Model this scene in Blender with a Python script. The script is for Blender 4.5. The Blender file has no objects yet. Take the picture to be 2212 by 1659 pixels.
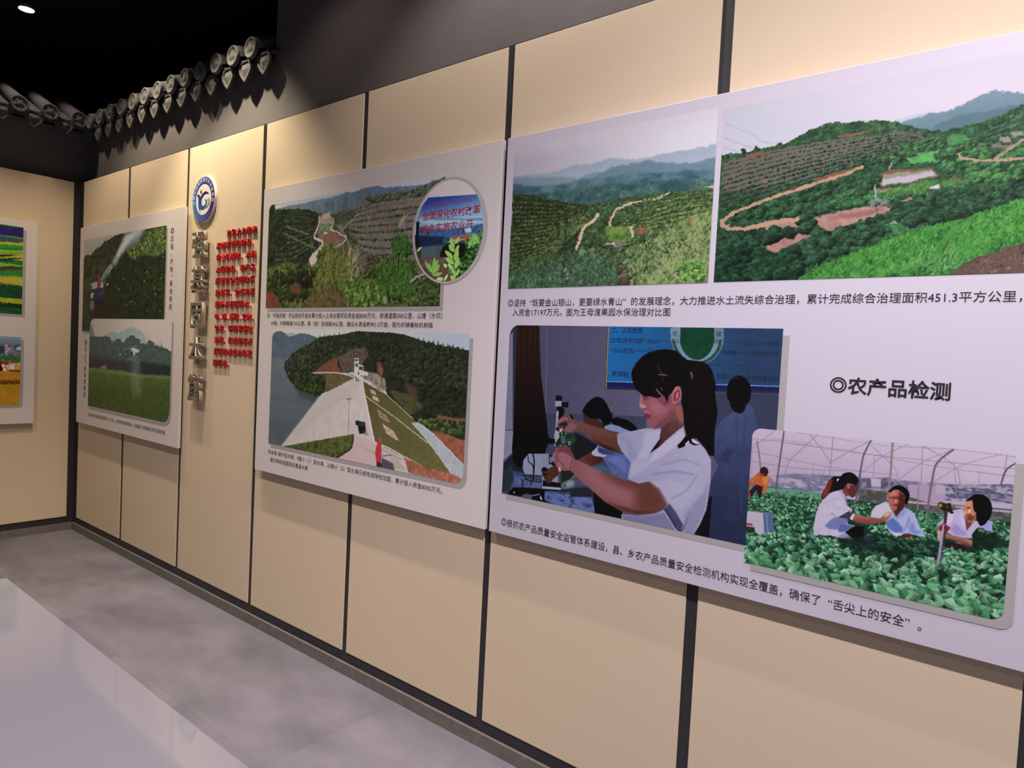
import bpy, bmesh, math, random
import numpy as np
from mathutils import Vector, Matrix

S = bpy.context.scene
COL = S.collection
R = math.radians

# ---------------------------------------------------------------- camera
def make_camera():
    yaw, pitch, roll = R(-38.833852), R(-2.307175), R(2.884169)
    f = Vector((math.cos(pitch)*math.sin(yaw), math.cos(pitch)*math.cos(yaw), math.sin(pitch)))
    r = Vector((math.cos(yaw), -math.sin(yaw), 0)); u = r.cross(f)
    r2 = math.cos(roll)*r + math.sin(roll)*u; u2 = -math.sin(roll)*r + math.cos(roll)*u
    m = Matrix((r2, u2, -f)).transposed().to_4x4()
    m.translation = (5.629932, -1.874110, 1.440501)
    cd = bpy.data.cameras.new('camera'); o = bpy.data.objects.new('camera', cd); COL.objects.link(o)
    cd.sensor_width = 36; cd.lens = 1467.1459/2212*36; cd.clip_start = 0.02
    o.matrix_world = m
    S.camera = o
make_camera()

# ---------------------------------------------------------------- light and exposure
S.view_settings.view_transform = 'Standard'; S.view_settings.look = 'None'
S.view_settings.gamma = 1; S.view_settings.use_curve_mapping = False
S.view_settings.exposure = 0.0
S.cycles.use_denoising = True
S.cycles.max_bounces = 6
w = bpy.data.worlds.new('world'); S.world = w; w.use_nodes = True
w.node_tree.nodes['Background'].inputs[0].default_value = (0.86, 0.84, 1.0, 1)
w.node_tree.nodes['Background'].inputs[1].default_value = 0.14
CEIL = 3.57
LAMPS = [  # x, y, watts, colour, beam angle, source radius
    (0.20, -0.405, 20, (1.0, 0.82, 0.60), 110, 0.025), (1.15, -0.405, 115, (1.0, 0.84, 0.60), 104, 0.025), (2.12, -0.405, 225, (1.0, 0.88, 0.64), 84, 0.025),
    (3.05, -0.405, 10, (1.0, 0.84, 0.68), 110, 0.025), (4.00, -0.405, 66, (1.0, 0.90, 0.84), 110, 0.025), (4.95, -0.405, 60, (1.0, 0.92, 0.92), 120, 0.025), (5.90, -0.405, 66, (1.0, 0.92, 0.92), 120, 0.025),
    (1.40, -1.60, 70, (1.0, 0.86, 0.74), 108, 0.04), (2.90, -1.60, 66, (1.0, 0.86, 0.78), 108, 0.04), (4.25, -1.60, 26, (1.0, 0.95, 0.97), 116, 0.04),
    (5.60, -1.60, 335, (1.0, 0.95, 0.98), 128, 0.04), (6.90, -1.60, 130, (1.0, 0.95, 0.98), 130, 0.04),
    (1.2, -3.4, 24, (1.0, 0.90, 0.90), 120, 0.1), (3.6, -3.4, 30, (1.0, 0.92, 1.0), 120, 0.1), (6.0, -3.4, 80, (0.98, 0.93, 1.0), 130, 0.1),  # unseen spots added deeper in the room as fill light
    (4.5, -5.0, 35, (0.98, 0.93, 1.0), 130, 0.1)]  # one more added fill spot, farthest from the display wall
for i, (x, y, watts, c, ang, rad) in enumerate(LAMPS):
    ld = bpy.data.lights.new('downlight_and_fill_beam', 'SPOT'); ld.energy = watts; ld.color = c
    ld.spot_size = R(ang); ld.spot_blend = 0.6; ld.shadow_soft_size = rad
    lo = bpy.data.objects.new('downlight_and_fill_beam', ld); COL.objects.link(lo); lo.location = (x, y, CEIL-0.035)

# ---------------------------------------------------------------- helpers
def lin(c):
    if isinstance(c, str):
        c = tuple(int(c[i:i+2], 16)/255 for i in (0, 2, 4))
    return tuple(v/12.92 if v <= 0.04045 else ((v+0.055)/1.055)**2.4 for v in c)

def mat(name, col, rough=0.6, metal=0.0, spec=0.5, noise=None, bump=None, emit=None, coat=0):
    """noise = (scale, amount, second colour), bump = (scale, strength)"""
    m = bpy.data.materials.new(name); m.use_nodes = True
    nt = m.node_tree; b = nt.nodes['Principled BSDF']
    col = tuple(col) if not isinstance(col, str) else lin(col)
    b.inputs['Base Color'].default_value = (*col, 1)
    b.inputs['Roughness'].default_value = rough; b.inputs['Metallic'].default_value = metal
    b.inputs['Specular IOR Level'].default_value = spec
    b.inputs['Coat Weight'].default_value = coat
    if emit:
        b.inputs['Emission Color'].default_value = (*emit[0], 1); b.inputs['Emission Strength'].default_value = emit[1]
    tc = nt.nodes.new('ShaderNodeTexCoord')
    if noise:
        sc, amt, c2 = noise
        n = nt.nodes.new('ShaderNodeTexNoise'); n.inputs['Scale'].default_value = sc; n.inputs['Detail'].default_value = 6
        n.inputs['Roughness'].default_value = 0.62
        nt.links.new(tc.outputs['Object'], n.inputs['Vector'])
        r = nt.nodes.new('ShaderNodeMapRange'); r.inputs[1].default_value = 0.3; r.inputs[2].default_value = 0.7
        r.inputs[4].default_value = amt
        nt.links.new(n.outputs['Fac'], r.inputs[0])
        mx = nt.nodes.new('ShaderNodeMix'); mx.data_type = 'RGBA'
        mx.inputs[6].default_value = (*col, 1); mx.inputs[7].default_value = (*(c2 if not isinstance(c2, str) else lin(c2)), 1)
        nt.links.new(r.outputs[0], mx.inputs[0]); nt.links.new(mx.outputs[2], b.inputs['Base Color'])
    if bump:
        n2 = nt.nodes.new('ShaderNodeTexNoise'); n2.inputs['Scale'].default_value = bump[0]; n2.inputs['Detail'].default_value = 4
        nt.links.new(tc.outputs['Object'], n2.inputs['Vector'])
        bp = nt.nodes.new('ShaderNodeBump'); bp.inputs['Strength'].default_value = bump[1]; bp.inputs['Distance'].default_value = 0.004
        nt.links.new(n2.outputs['Fac'], bp.inputs['Height']); nt.links.new(bp.outputs[0], b.inputs['Normal'])
    return m

def add_box(bm, x0, x1, y0, y1, z0, z1, bev=0):
    r = bmesh.ops.create_cube(bm, size=1)
    vs = r['verts']
    bmesh.ops.scale(bm, vec=(x1-x0, y1-y0, z1-z0), verts=vs)
    bmesh.ops.translate(bm, vec=((x0+x1)/2, (y0+y1)/2, (z0+z1)/2), verts=vs)
    if bev:
        es = list({e for v in vs for e in v.link_edges})
        bmesh.ops.bevel(bm, geom=es, offset=bev, segments=2, affect='EDGES', profile=0.5)

def obj(name, bm, m, parent=None, smooth=False, loc=None):
    me = bpy.data.meshes.new(name); bm.to_mesh(me); bm.free()
    if smooth:
        me.polygons.foreach_set('use_smooth', [True]*len(me.polygons))
    me.materials.append(m)
    o = bpy.data.objects.new(name, me); COL.objects.link(o)
    if parent: o.parent = parent
    if loc: o.location = loc
    return o

def tag(o, label=None, cat=None, group=None, kind=None):
    if label: o['label'] = label
    if cat: o['category'] = cat
    if group: o['group'] = group
    if kind: o['kind'] = kind
    return o

def thing(name, label, cat, loc=(0, 0, 0), group=None, rotz=0):
    o = bpy.data.objects.new(name, None); COL.objects.link(o); o.location = loc; o.rotation_euler = (0, 0, rotz)
    o.empty_display_size = 0.05
    return tag(o, label, cat, group)

def box_obj(name, b, m, parent=None, bev=0):
    bm = bmesh.new(); add_box(bm, *b, bev=bev); return obj(name, bm, m, parent)

def on_wall(plane, u, v, d):
    """a point d metres in front of the right wall (plane B) or of the left wall (plane A)"""
    return (u, -d, v) if plane == 'B' else (d, u, v)

# ---------------------------------------------------------------- materials
M_cream = mat('cream_panel', (0.66, 0.53, 0.385), 0.85, spec=0.25, noise=(2.2, 0.5, (0.64, 0.505, 0.36)), bump=(260, 0.12))
M_back = mat('dark_backing', (0.030, 0.026, 0.028), 0.5, noise=(9, 0.7, (0.020, 0.020, 0.026)))
M_plaster = mat('grey_plaster', (0.150, 0.134, 0.134), 0.9, spec=0.2, noise=(3.5, 0.7, (0.118, 0.105, 0.106)), bump=(60, 0.15))
M_skirt = mat('baseboard_stone', (0.17, 0.15, 0.135), 0.7, noise=(30, 0.8, (0.11, 0.095, 0.085)))
M_black = mat('black_ceiling', (0.008, 0.008, 0.008), 0.95, spec=0.1, noise=(2, 0.6, (0.012, 0.011, 0.010)))
M_white = mat('white_gloss', (0.20, 0.185, 0.208), 0.05, spec=0.5)
M_white2 = mat('white_carcass', (0.66, 0.63, 0.64), 0.45)
M_tile = mat('grey_roof_tile', (0.062, 0.062, 0.076), 0.85, spec=0.25, noise=(25, 0.8, (0.050, 0.050, 0.058)), bump=(90, 0.4))
M_tile2 = mat('pale_drip_tile', (0.110, 0.106, 0.106), 0.85, spec=0.25, noise=(40, 0.8, (0.068, 0.066, 0.068)), bump=(90, 0.4))
M_edge = mat('board_edge', (0.62, 0.62, 0.70), 0.6)
M_steel = mat('brushed_steel', (0.56, 0.52, 0.455), 0.42, metal=1.0, noise=(60, 0.5, (0.42, 0.39, 0.345)))
M_red = mat('red_acrylic', (0.50, 0.022, 0.024), 0.3, spec=0.5, noise=(90, 0.3, (0.42, 0.018, 0.02)))
M_ink = mat('black_ink', (0.018, 0.016, 0.022), 0.5, spec=0.3, noise=(300, 0.3, (0.03, 0.026, 0.034)))

def floor_material():
    m = bpy.data.materials.new('grey_floor_tiles'); m.use_nodes = True
    nt = m.node_tree; b = nt.nodes['Principled BSDF']; N = nt.nodes.new; L = nt.links.new
    tc = N('ShaderNodeTexCoord')
    br = N('ShaderNodeTexBrick'); br.offset = 0.0
    for k, v in (('Scale', 1.0), ('Mortar Size', 0.0018), ('Brick Width', 0.6), ('Row Height', 0.6), ('Bias', 0.0)): br.inputs[k].default_value = v
    br.inputs['Color1'].default_value = (0.142, 0.130, 0.160, 1); br.inputs['Color2'].default_value = (0.172, 0.159, 0.190, 1)
    br.inputs['Mortar'].default_value = (0.132, 0.121, 0.147, 1)
    L(tc.outputs['Object'], br.inputs['Vector'])
    n = N('ShaderNodeTexNoise'); n.inputs['Scale'].default_value = 1.7; n.inputs['Detail'].default_value = 7; n.inputs['Roughness'].default_value = 0.6
    mp = N('ShaderNodeMapping'); mp.inputs['Scale'].default_value = (1, 1.8, 1)
    L(tc.outputs['Object'], mp.inputs['Vector']); L(mp.outputs[0], n.inputs['Vector'])
    r = N('ShaderNodeMapRange'); r.inputs[1].default_value = 0.32; r.inputs[2].default_value = 0.68; r.inputs[3].default_value = 0.72; r.inputs[4].default_value = 1.25
    L(n.outputs['Fac'], r.inputs[0])
    mx = N('ShaderNodeMix'); mx.data_type = 'RGBA'; mx.blend_type = 'MULTIPLY'; mx.inputs[0].default_value = 1
    L(br.outputs['Color'], mx.inputs[6]); L(r.outputs[0], mx.inputs[7]); L(mx.outputs[2], b.inputs['Base Color'])
    b.inputs['Roughness'].default_value = 0.5; b.inputs['Specular IOR Level'].default_value = 0.35
    return m
M_floor = floor_material()

# ---------------------------------------------------------------- setting
def struct(name, boxes, m):
    bm = bmesh.new()
    for b in boxes: add_box(bm, *b)
    return tag(obj(name, bm, m), kind='structure')
struct('floor', [(-0.6, 9, -7, 0.6, -0.1, 0)], M_floor)
struct('ceiling', [(-0.9, 9, -7, 1.2, CEIL, CEIL+0.1)], M_black)
GW = 0.10            # how far the plaster above the panels lies behind the panel faces
XB = 2.36            # left end of the tall plaster
struct('wall_right', [(XB, 9, GW, 0.3, 2.55, CEIL), (-GW, XB, GW, 0.3, 2.55, 2.93)], M_plaster)
struct('wall_left', [(-0.3, -GW, -7, 0.3, 2.55, 2.93)], M_plaster)
struct('trim_1', [(-0.006, 9, 0.006, 0.3, 0, 2.546)], M_back)
struct('trim_2', [(-0.3, -0.006, -7, 0.3, 0, 2.546)], M_back)
struct('wall_back', [(-0.9, 9, 1.1, 1.2, 0, CEIL), (-0.9, -0.8, -7, 1.1, 0, CEIL)], M_black)
struct('baseboard_right', [(-0.006, 9, -0.006, 0.006, 0, 0.052)], M_skirt)
struct('baseboard_left', [(-0.006, 0.006, -7, 0.006, 0, 0.052)], M_skirt)

G = 0.03
ORD = 'first second third fourth fifth sixth seventh eighth ninth tenth eleventh twelfth thirteenth fourteenth'.split()
PAN = [(0.076, 0.831, 'narrow cream wall panel beside the dark room corner, behind the spraying photos'),
       (0.866, 1.635, 'cream wall panel second from the room corner, behind the right half of the spraying board'),
       (1.665, 2.439, 'uncovered cream wall panel carrying the round blue emblem and raised lettering'),
       (2.469, 3.226, 'cream wall panel behind the left half of the dam and orchard valley board'),
       (3.256, 4.028, 'cream wall panel behind the right half of the dam board with oval inset'),
       (4.058, 4.817, 'cream wall panel behind the left half of the largest board, under the lab photo'),
       (4.853, 5.610, 'cream wall panel behind the right half of the largest board, under the vegetable field photo'),
       (5.640, 6.400, 'cream wall panel at the right edge of the picture, mostly cut off')]
for x0, x1, lab in PAN:
    tag(box_obj('wall_panel', (x0, x1, 0.0, 0.006, 0.1, 2.54), M_cream, bev=0.002), lab, 'wall panel', 'cream panels along the display wall')
tag(box_obj('wall_panel', (-0.006, 0.0, -0.80, -0.038, 0.1, 2.54), M_cream, bev=0.002),
    'cream wall panel on the left wall behind the rapeseed field board', 'wall panel', 'cream panels along the display wall')
tag(box_obj('wall_panel', (-0.006, 0.0, -1.60, -0.83, 0.1, 2.54), M_cream, bev=0.002),
    'cream wall panel of the left wall, second from the room corner', 'wall panel', 'cream panels along the display wall')

# ---------------------------------------------------------------- ceiling downlights
M_ring = mat('lamp_ring', (0.06, 0.06, 0.06), 0.4, metal=0.5)
M_lens = mat('lamp_lens', (0.9, 0.9, 0.9), 0.4, emit=((1.0, 0.96, 0.9), 14))
def downlight(x, y, label):
    t = thing('ceiling_downlight', label, 'ceiling light', (x, y, CEIL), 'round ceiling downlights')
    bm = bmesh.new()
    n = 40
    prof = [(0.043, -0.014), (0.046, -0.016), (0.058, -0.004), (0.058, 0.0)]
    rings = [[bm.verts.new((r*math.cos(2*math.pi*k/n), r*math.sin(2*math.pi*k/n), z)) for k in range(n)] for r, z in prof]
    for a, b in zip(rings, rings[1:]):
        for k in range(n): bm.faces.new((a[k], a[(k+1) % n], b[(k+1) % n], b[k]))
    obj('trim_ring', bm, M_ring, t, True)
    bm = bmesh.new(); bmesh.ops.create_cone(bm, cap_ends=True, segments=n, radius1=0.043, radius2=0.043, depth=0.006)
    obj('lens', bm, M_lens, t, loc=(0, 0, -0.013))
downlight(LAMPS[0][0], LAMPS[0][1], 'lit round downlight in the black ceiling above the room corner')

# ---------------------------------------------------------------- tiled coping of the courtyard wall
SL = 0.46                        # slope of the coping
AX = math.atan(SL)
def end_cap_bm(r):
    bm = bmesh.new(); n = 36
    prof = [(0, 0.004), (r*0.28, 0.006), (r*0.36, 0.0), (r*0.74, 0.0), (r*0.8, 0.006), (r*0.94, 0.007), (r, 0.003), (r, -0.012)]
    rings = []
    for k, (rr, h) in enumerate(prof):
        if rr == 0: rings.append([bm.verts.new((0, -h, 0))]); continue
        ring = []
        for j in range(n):
            a = 2*math.pi*j/n
            hh = h + (0.0045*max(0, math.sin(5*a+k*1.4)) if 2 <= k <= 3 else 0)
            ring.append(bm.verts.new((rr*math.cos(a), -hh, rr*math.sin(a))))
        rings.append(ring)
    for a, b in zip(rings, rings[1:]):
        for j in range(n):
            if len(a) == 1: bm.faces.new((a[0], b[(j+1) % n], b[j]))
            else: bm.faces.new((a[j], a[(j+1) % n], b[(j+1) % n], b[j]))
    return bm
def barrel_bm(r, length):
    bm = bmesh.new(); n = 14
    rows = []
    for s in (0.0, length*0.5, length*0.5+0.004, length):
        rr = r if s < length*0.51 and s != length*0.5+0.004 else r*0.97
        for q in (rr, rr-0.012):
            rows.append([bm.verts.new((q*math.cos(math.pi*(-0.1+1.2*k/n)), s*math.cos(AX), q*math.sin(math.pi*(-0.1+1.2*k/n)) + s*math.sin(AX))) for k in range(n+1)])
    o, i = rows[0::2], rows[1::2]
    for a, b in zip(o, o[1:]):
        for k in range(n): bm.faces.new((a[k], a[k+1], b[k+1], b[k]))
    for a, b in zip(i, i[1:]):
        for k in range(n): bm.faces.new((b[k], b[k+1], a[k+1], a[k]))
    for a, b in ((o[0], i[0]), (i[-1], o[-1])):
        for k in range(n): bm.faces.new((b[k], b[k+1], a[k+1], a[k]))
    return bm
def pan_bm(width, length):
    bm = bmesh.new(); n = 10
    rows = []
    for s in (0.0, length*0.33, length*0.66, length):
        for dz in (0.0, -0.012):
            rows.append([bm.verts.new((width*(k/n-0.5), s*math.cos(AX), 0.014*(2*(k/n-0.5))**2 + dz + s*math.sin(AX))) for k in range(n+1)])
    o, i = rows[0::2], rows[1::2]
    for a, b in zip(o, o[1:]):
        for k in range(n): bm.faces.new((a[k], b[k], b[k+1], a[k+1]))
    for a, b in zip(i, i[1:]):
        for k in range(n): bm.faces.new((a[k], a[k+1], b[k+1], b[k]))
    for a, b in ((o[0], i[0]), (i[-1], o[-1])):
        for k in range(n): bm.faces.new((a[k], a[k+1], b[k+1], b[k]))
    return bm
def pendant_bm():
    half = [(0.0, 0.004), (0.030, 0.006), (0.052, -0.006), (0.061, -0.026), (0.054, -0.052), (0.036, -0.076), (0.017, -0.094), (0.0, -0.108)]
    out = half + [(-x, z) for x, z in reversed(half[1:-1])]
    inn = [(x*0.78, (z+0.045)*0.78-0.045) for x, z in out]
    bm = bmesh.new(); n = len(out)
    a = [bm.verts.new((x, 0.012, z)) for x, z in out]; b = [bm.verts.new((x, 0.0, z)) for x, z in out]
    c = [bm.verts.new((x, 0.0, z)) for x, z in inn]; d = [bm.verts.new((x*0.96, 0.006, (z+0.045)*0.96-0.045)) for x, z in inn]
    mid = bm.verts.new((0, -0.008, -0.046)); bk = bm.verts.new((0, 0.012, -0.04))
    for p, q in ((a, b), (b, c), (c, d)):
        for k in range(n): bm.faces.new((p[k], p[(k+1) % n], q[(k+1) % n], q[k]))
    for k in range(n):
        bm.faces.new((d[k], d[(k+1) % n], mid)); bm.faces.new((a[(k+1) % n], a[k], bk))
    bmesh.ops.recalc_face_normals(bm, faces=bm.faces)
    return bm
RB, BL = 0.052, 0.40
bar0 = thing('barrel_tile', 'x', 'roof tile', group='round-ended barrel tiles on the wall coping')
obj('barrel', barrel_bm(RB, BL), M_tile, bar0, True); obj('end_cap', end_cap_bm(RB+0.003), M_tile2, bar0, True)
drip0 = thing('drip_tile', 'x', 'roof tile', group='pointed drip tiles under the coping')
obj('pan', pan_bm(0.082, BL), M_tile, drip0, True); obj('pendant', pendant_bm(), M_tile2, drip0)
def put(proto, loc, rz, label, first=[]):
    if proto in first:
        r = proto.copy(); COL.objects.link(r)
        for ch in proto.children:
            c = ch.copy(); COL.objects.link(c); c.parent = r
    else:
        first.append(proto); r = proto
    r.location = loc; r.rotation_euler = (0, 0, rz); r['label'] = label
EY = 0.03                        # the eaves line lies this far behind the panel faces
for i in range(13):
    put(bar0, (0.125+0.1787*i, EY-0.02, 2.966), 0, '%s barrel tile from the room corner on the right wall coping' % ORD[i] if i < 12 else 'last barrel tile of the right coping, against the tall grey plaster')
for i in range(13):
    put(drip0, (0.214+0.1787*i, EY, 2.925), 0, '%s pointed drip tile from the room corner on the right wall coping' % ORD[i] if i < 12 else 'last drip tile of the right coping, in shade beside the tall grey plaster')
EX = 0.06                        # the left coping overhangs a little further
for i in range(3):
    put(bar0, (EX+0.02, -0.040-0.18*i, 2.972), math.pi/2, '%s barrel tile from the room corner on the left wall coping' % ORD[i])
for i in range(4):
    put(drip0, (EX, 0.050-0.18*i, 2.950), math.pi/2, '%s pointed drip tile from the room corner on the left wall coping' % ORD[i])
# bed of the tiles: a sloping slab under each roof slope
def coping(name, pts, m):
    bm = bmesh.new()
    vs = [bm.verts.new(p) for p in pts]
    for f in ((0, 1, 2, 3), (7, 6, 5, 4), (0, 4, 5, 1), (1, 5, 6, 2), (2, 6, 7, 3), (3, 7, 4, 0)): bm.faces.new([vs[k] for k in f])
    bmesh.ops.recalc_face_normals(bm, faces=bm.faces)
    return tag(obj(name, bm, m), kind='structure')
zr = SL*BL*math.cos(AX)
def slab(p0, p1, q0, q1, t=0.03):
    return [p0, p1, q1, q0] + [(p[0], p[1], p[2]-t) for p in (p0, p1, q1, q0)]
z0 = 2.905
coping('trim_3', slab((0.0, EY+0.02, z0+0.012), (2.33, EY+0.02, z0+0.012), (0.0, 0.42, z0+0.012+0.37*SL), (2.33, 0.42, z0+0.012+0.37*SL)), M_tile)
coping('trim_4', slab((EX-0.02, 0.10, z0+0.03), (EX-0.02, -1.6, z0+0.03), (-0.42, 0.10, z0+0.03+0.46*SL), (-0.42, -1.6, z0+0.03+0.46*SL)), M_tile)

# ---------------------------------------------------------------- white display table in the foreground
t = thing('display_table', 'glossy white display table top in the lower left foreground', 'table', (3.368, -1.28, 0))
box_obj('tabletop', (0, 1.75, -1.3, 0, 0.71, 0.75), M_white, t, bev=0.003)
box_obj('plinth', (0.05, 1.70, -1.25, -0.05, 0.0, 0.71), M_white2, t)

# ---------------------------------------------------------------- the printed photographs: drawn with numpy, kept as one colour per mesh point
def hx(c):
    return np.array([int(c[i:i+2], 16)/255 for i in (0, 2, 4)], dtype=np.float32)
def boxblur(m, rx, ry):
    for ax, r in ((1, rx), (0, ry)):
        r = int(round(r))
        if r < 1: continue
        for _ in range(2):
            p = np.pad(m, [(r+1, r) if a == ax else (0, 0) for a in (0, 1)], mode='edge')
            c = np.cumsum(p, axis=ax)
            m = (c[2*r+1:] - c[:-2*r-1])/(2*r+1) if ax == 0 else (c[:, 2*r+1:] - c[:, :-2*r-1])/(2*r+1)
    return m
def catmull(p, closed, k=5):
    n = len(p); out = []
    if n < 3: return p
    for i in range(n if closed else n-1):
        a, b, c, d = (p[(i-1) % n], p[i], p[(i+1) % n], p[(i+2) % n]) if closed else (p[max(i-1, 0)], p[i], p[i+1], p[min(i+2, n-1)])
        for j in range(k):
            t = j/k
            out.append(0.5*((2*b) + (c-a)*t + (2*a-5*b+4*c-d)*t*t + (3*b-a-3*c+d)*t**3))
    if not closed: out.append(p[-1])
    return np.array(out)
class Canvas:
    SS = 2
    def __init__(s, rect, cell, seed):
        s.u0, s.v0, s.u1, s.v1 = rect
        s.nx = max(2, int(round((s.u1-s.u0)/cell[0]))+1); s.ny = max(2, int(round((s.v1-s.v0)/cell[1]))+1)
        s.du = (s.u1-s.u0)/(s.nx-1)/s.SS; s.dv = (s.v1-s.v0)/(s.ny-1)/s.SS
        s.W, s.H = s.nx*s.SS, s.ny*s.SS
        s.img = np.zeros((s.H, s.W, 3), np.float32)+0.5
        s.rng = np.random.RandomState(seed); s.cache = {}
    def xy(s, pts):
        p = np.array(pts, dtype=np.float64).reshape(-1, 2)
        return np.stack([(p[:, 0]-s.u0)/s.du + 0.5, (s.v1-p[:, 1])/s.dv + 0.5], 1)
    def noise(s, scale, seed=0, ax=1.0, oct=4):
        key = (scale, seed, ax)
        if key not in s.cache:
            r = np.random.RandomState(seed+int(scale*13)); tot = np.zeros((s.H, s.W), np.float32); amp = 1; su = 0
            for o in range(oct):
                sc = scale/2**o
                if sc < 0.7*s.dv: break
                gx, gy = np.arange(s.W)*s.du/(sc*ax), np.arange(s.H)*s.dv/sc
                L = r.rand(int(gy[-1])+3, int(gx[-1])+3).astype(np.float32)
                ix, iy = gx.astype(int), gy.astype(int); fx, fy = gx-ix, gy-iy
                fx, fy = (fx*fx*(3-2*fx)).astype(np.float32), (fy*fy*(3-2*fy)).astype(np.float32)[:, None]
                a, b = L[iy], L[iy+1]
                tot += amp*((a[:, ix]*(1-fx)+a[:, ix+1]*fx)*(1-fy) + (b[:, ix]*(1-fx)+b[:, ix+1]*fx)*fy)
                su += amp; amp *= 0.6
            s.cache[key] = tot/su
        return s.cache[key]
    def pmask(s, q, f=0.0):
        fx, fy = f/s.du, f/s.dv
        px, py = int(2*fx)+2, int(2*fy)+2
        r0, r1 = max(0, int(q[:, 1].min())-py), min(s.H, int(q[:, 1].max())+py+2)
        c0, c1 = max(0, int(q[:, 0].min())-px), min(s.W, int(q[:, 0].max())+px+2)
        if r1 <= r0 or c1 <= c0: return None
        acc = np.zeros((r1-r0, c1-c0+1), np.int32)
        for (x0, y0), (x1, y1) in zip(q, np.roll(q, -1, axis=0)):
            if y0 == y1: continue
            if y0 > y1: x0, y0, x1, y1 = x1, y1, x0, y0
            a, b = max(r0, math.ceil(y0)), min(r1-1, math.ceil(y1)-1)
            if b < a: continue
            rr = np.arange(a, b+1)
            cc = np.clip(np.ceil(x0+(rr-y0)*(x1-x0)/(y1-y0)).astype(int)-c0, 0, c1-c0)
            np.add.at(acc, (rr-r0, cc), 1)
        m = (np.cumsum(acc, 1)[:, :-1] & 1).astype(np.float32)
        if f: m = boxblur(m, fx*0.6, fy*0.6)
        return r0, r1, c0, c1, m
    def blend(s, b, col):
        r0, r1, c0, c1, m = b
        t = s.img[r0:r1, c0:c1]
        t += (col-t)*m[..., None]
    def P(s, pts, col, f=0, sm=0, g=None, n=None, a=1):
        q = s.xy(pts)
        if sm: q = catmull(q, True)
        b = s.pmask(q, f)
        if b is None: return
        r0, r1, c0, c1, m = b
        c = hx(col)
        if g:
            e = s.xy(g[1:]); d = e[1]-e[0]
            X = np.arange(c0, c1)[None, :]-e[0][0]; Y = np.arange(r0, r1)[:, None]-e[0][1]
            t = np.clip((X*d[0]+Y*d[1])/(d@d), 0, 1).astype(np.float32)[..., None]
            c = c*(1-t)+hx(g[0])*t
        if n:
            c = c*(1+n[0]*2*(s.noise(n[1], 3, n[2] if len(n) > 2 else 1)[r0:r1, c0:c1, None]-0.5))
        s.blend((r0, r1, c0, c1, m*a), c)
    def T(s, pts, cols, sc, f=0, sm=0, ax=1, seed=1, k=2.2, a=1):
        q = s.xy(pts)
        if sm: q = catmull(q, True)
        b = s.pmask(q, f)
        if b is None: return
        r0, r1, c0, c1, m = b
        v = s.noise(sc, seed, ax)[r0:r1, c0:c1]
        t = np.clip((v-0.5)*k+0.5, 0, 0.9999)*(len(cols)-1)
        i = t.astype(int); fr = (t-i)[..., None]
        pal = np.array([hx(c) for c in cols])
        s.blend((r0, r1, c0, c1, m*a), pal[i]*(1-fr)+pal[i+1]*fr)
    def S(s, pts, w, col, w2=None, sm=0, f=0, a=1):
        q = s.xy(pts)
        if sm: q = catmull(q, False)
        n = len(q); w2 = w if w2 is None else w2
        A = s.dv/s.du
        c = hx(col)
        lo = q.min(0)-w*1.2/min(s.du, s.dv)-3; hi = q.max(0)+w*1.2/min(s.du, s.dv)+3
        r0, r1, c0, c1 = max(0, int(lo[1])), min(s.H, int(hi[1])), max(0, int(lo[0])), min(s.W, int(hi[0]))
        if r1 <= r0 or c1 <= c0: return
        M = np.zeros((r1-r0, c1-c0), np.float32)
        for i in range(n-1):
            wa = w+(w2-w)*i/(n-1); rad = max(wa/2, 0.35*s.dv)
            (x0, y0), (x1, y1) = q[i], q[i+1]
            pad = rad/min(s.du, s.dv)+2
            a0, a1 = max(r0, int(min(y0, y1)-pad)), min(r1, int(max(y0, y1)+pad)+1)
            b0, b1 = max(c0, int(min(x0, x1)-pad)), min(c1, int(max(x0, x1)+pad)+1)
            if a1 <= a0 or b1 <= b0: continue
            X = (np.arange(b0, b1)[None, :]-x0)*s.du; Y = (np.arange(a0, a1)[:, None]-y0)*s.dv
            dx, dy = (x1-x0)*s.du, (y1-y0)*s.dv
            t = np.clip((X*dx+Y*dy)/max(dx*dx+dy*dy, 1e-9), 0, 1)
            d = np.hypot(X-t*dx, Y-t*dy)
            mm = np.clip((rad-d)/s.dv+0.5, 0, 1)
            M[a0-r0:a1-r0, b0-c0:b1-c0] = np.maximum(M[a0-r0:a1-r0, b0-c0:b1-c0], mm)
        if f: M = boxblur(M, f/s.du*0.6, f/s.dv*0.6)
        s.blend((r0, r1, c0, c1, M*a), c)
    def ell(s, x, y, a, b, ang, col, hl=None, al=1.0, sh=None, wob=0):
        """one leaf or tree crown, centred on cell x, y; half axes in mm"""
        p = max(a, b)
        r0, r1 = max(0, int(y-p/s.dv)-1), min(s.H, int(y+p/s.dv)+2); c0, c1 = max(0, int(x-p/s.du)-1), min(s.W, int(x+p/s.du)+2)
        if r1 <= r0 or c1 <= c0: return
        X = (np.arange(c0, c1)[None, :]-x)*s.du; Y = (np.arange(r0, r1)[:, None]-y)*s.dv
        ca, sa = math.cos(ang), math.sin(ang)
        U = (X*ca+Y*sa)/a; V = (-X*sa+Y*ca)/b
        d = U*U+V*V
        if wob:
            th = np.arctan2(V, U); d = d*(1+0.28*np.sin(3*th+wob)+0.16*np.sin(5*th+2*wob))
        m = np.clip((1-d)*min(a, b)/s.dv*0.6+0.5, 0, 1).astype(np.float32)*(d < 1.6)
        c = np.broadcast_to(col, m.shape+(3,))
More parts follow.
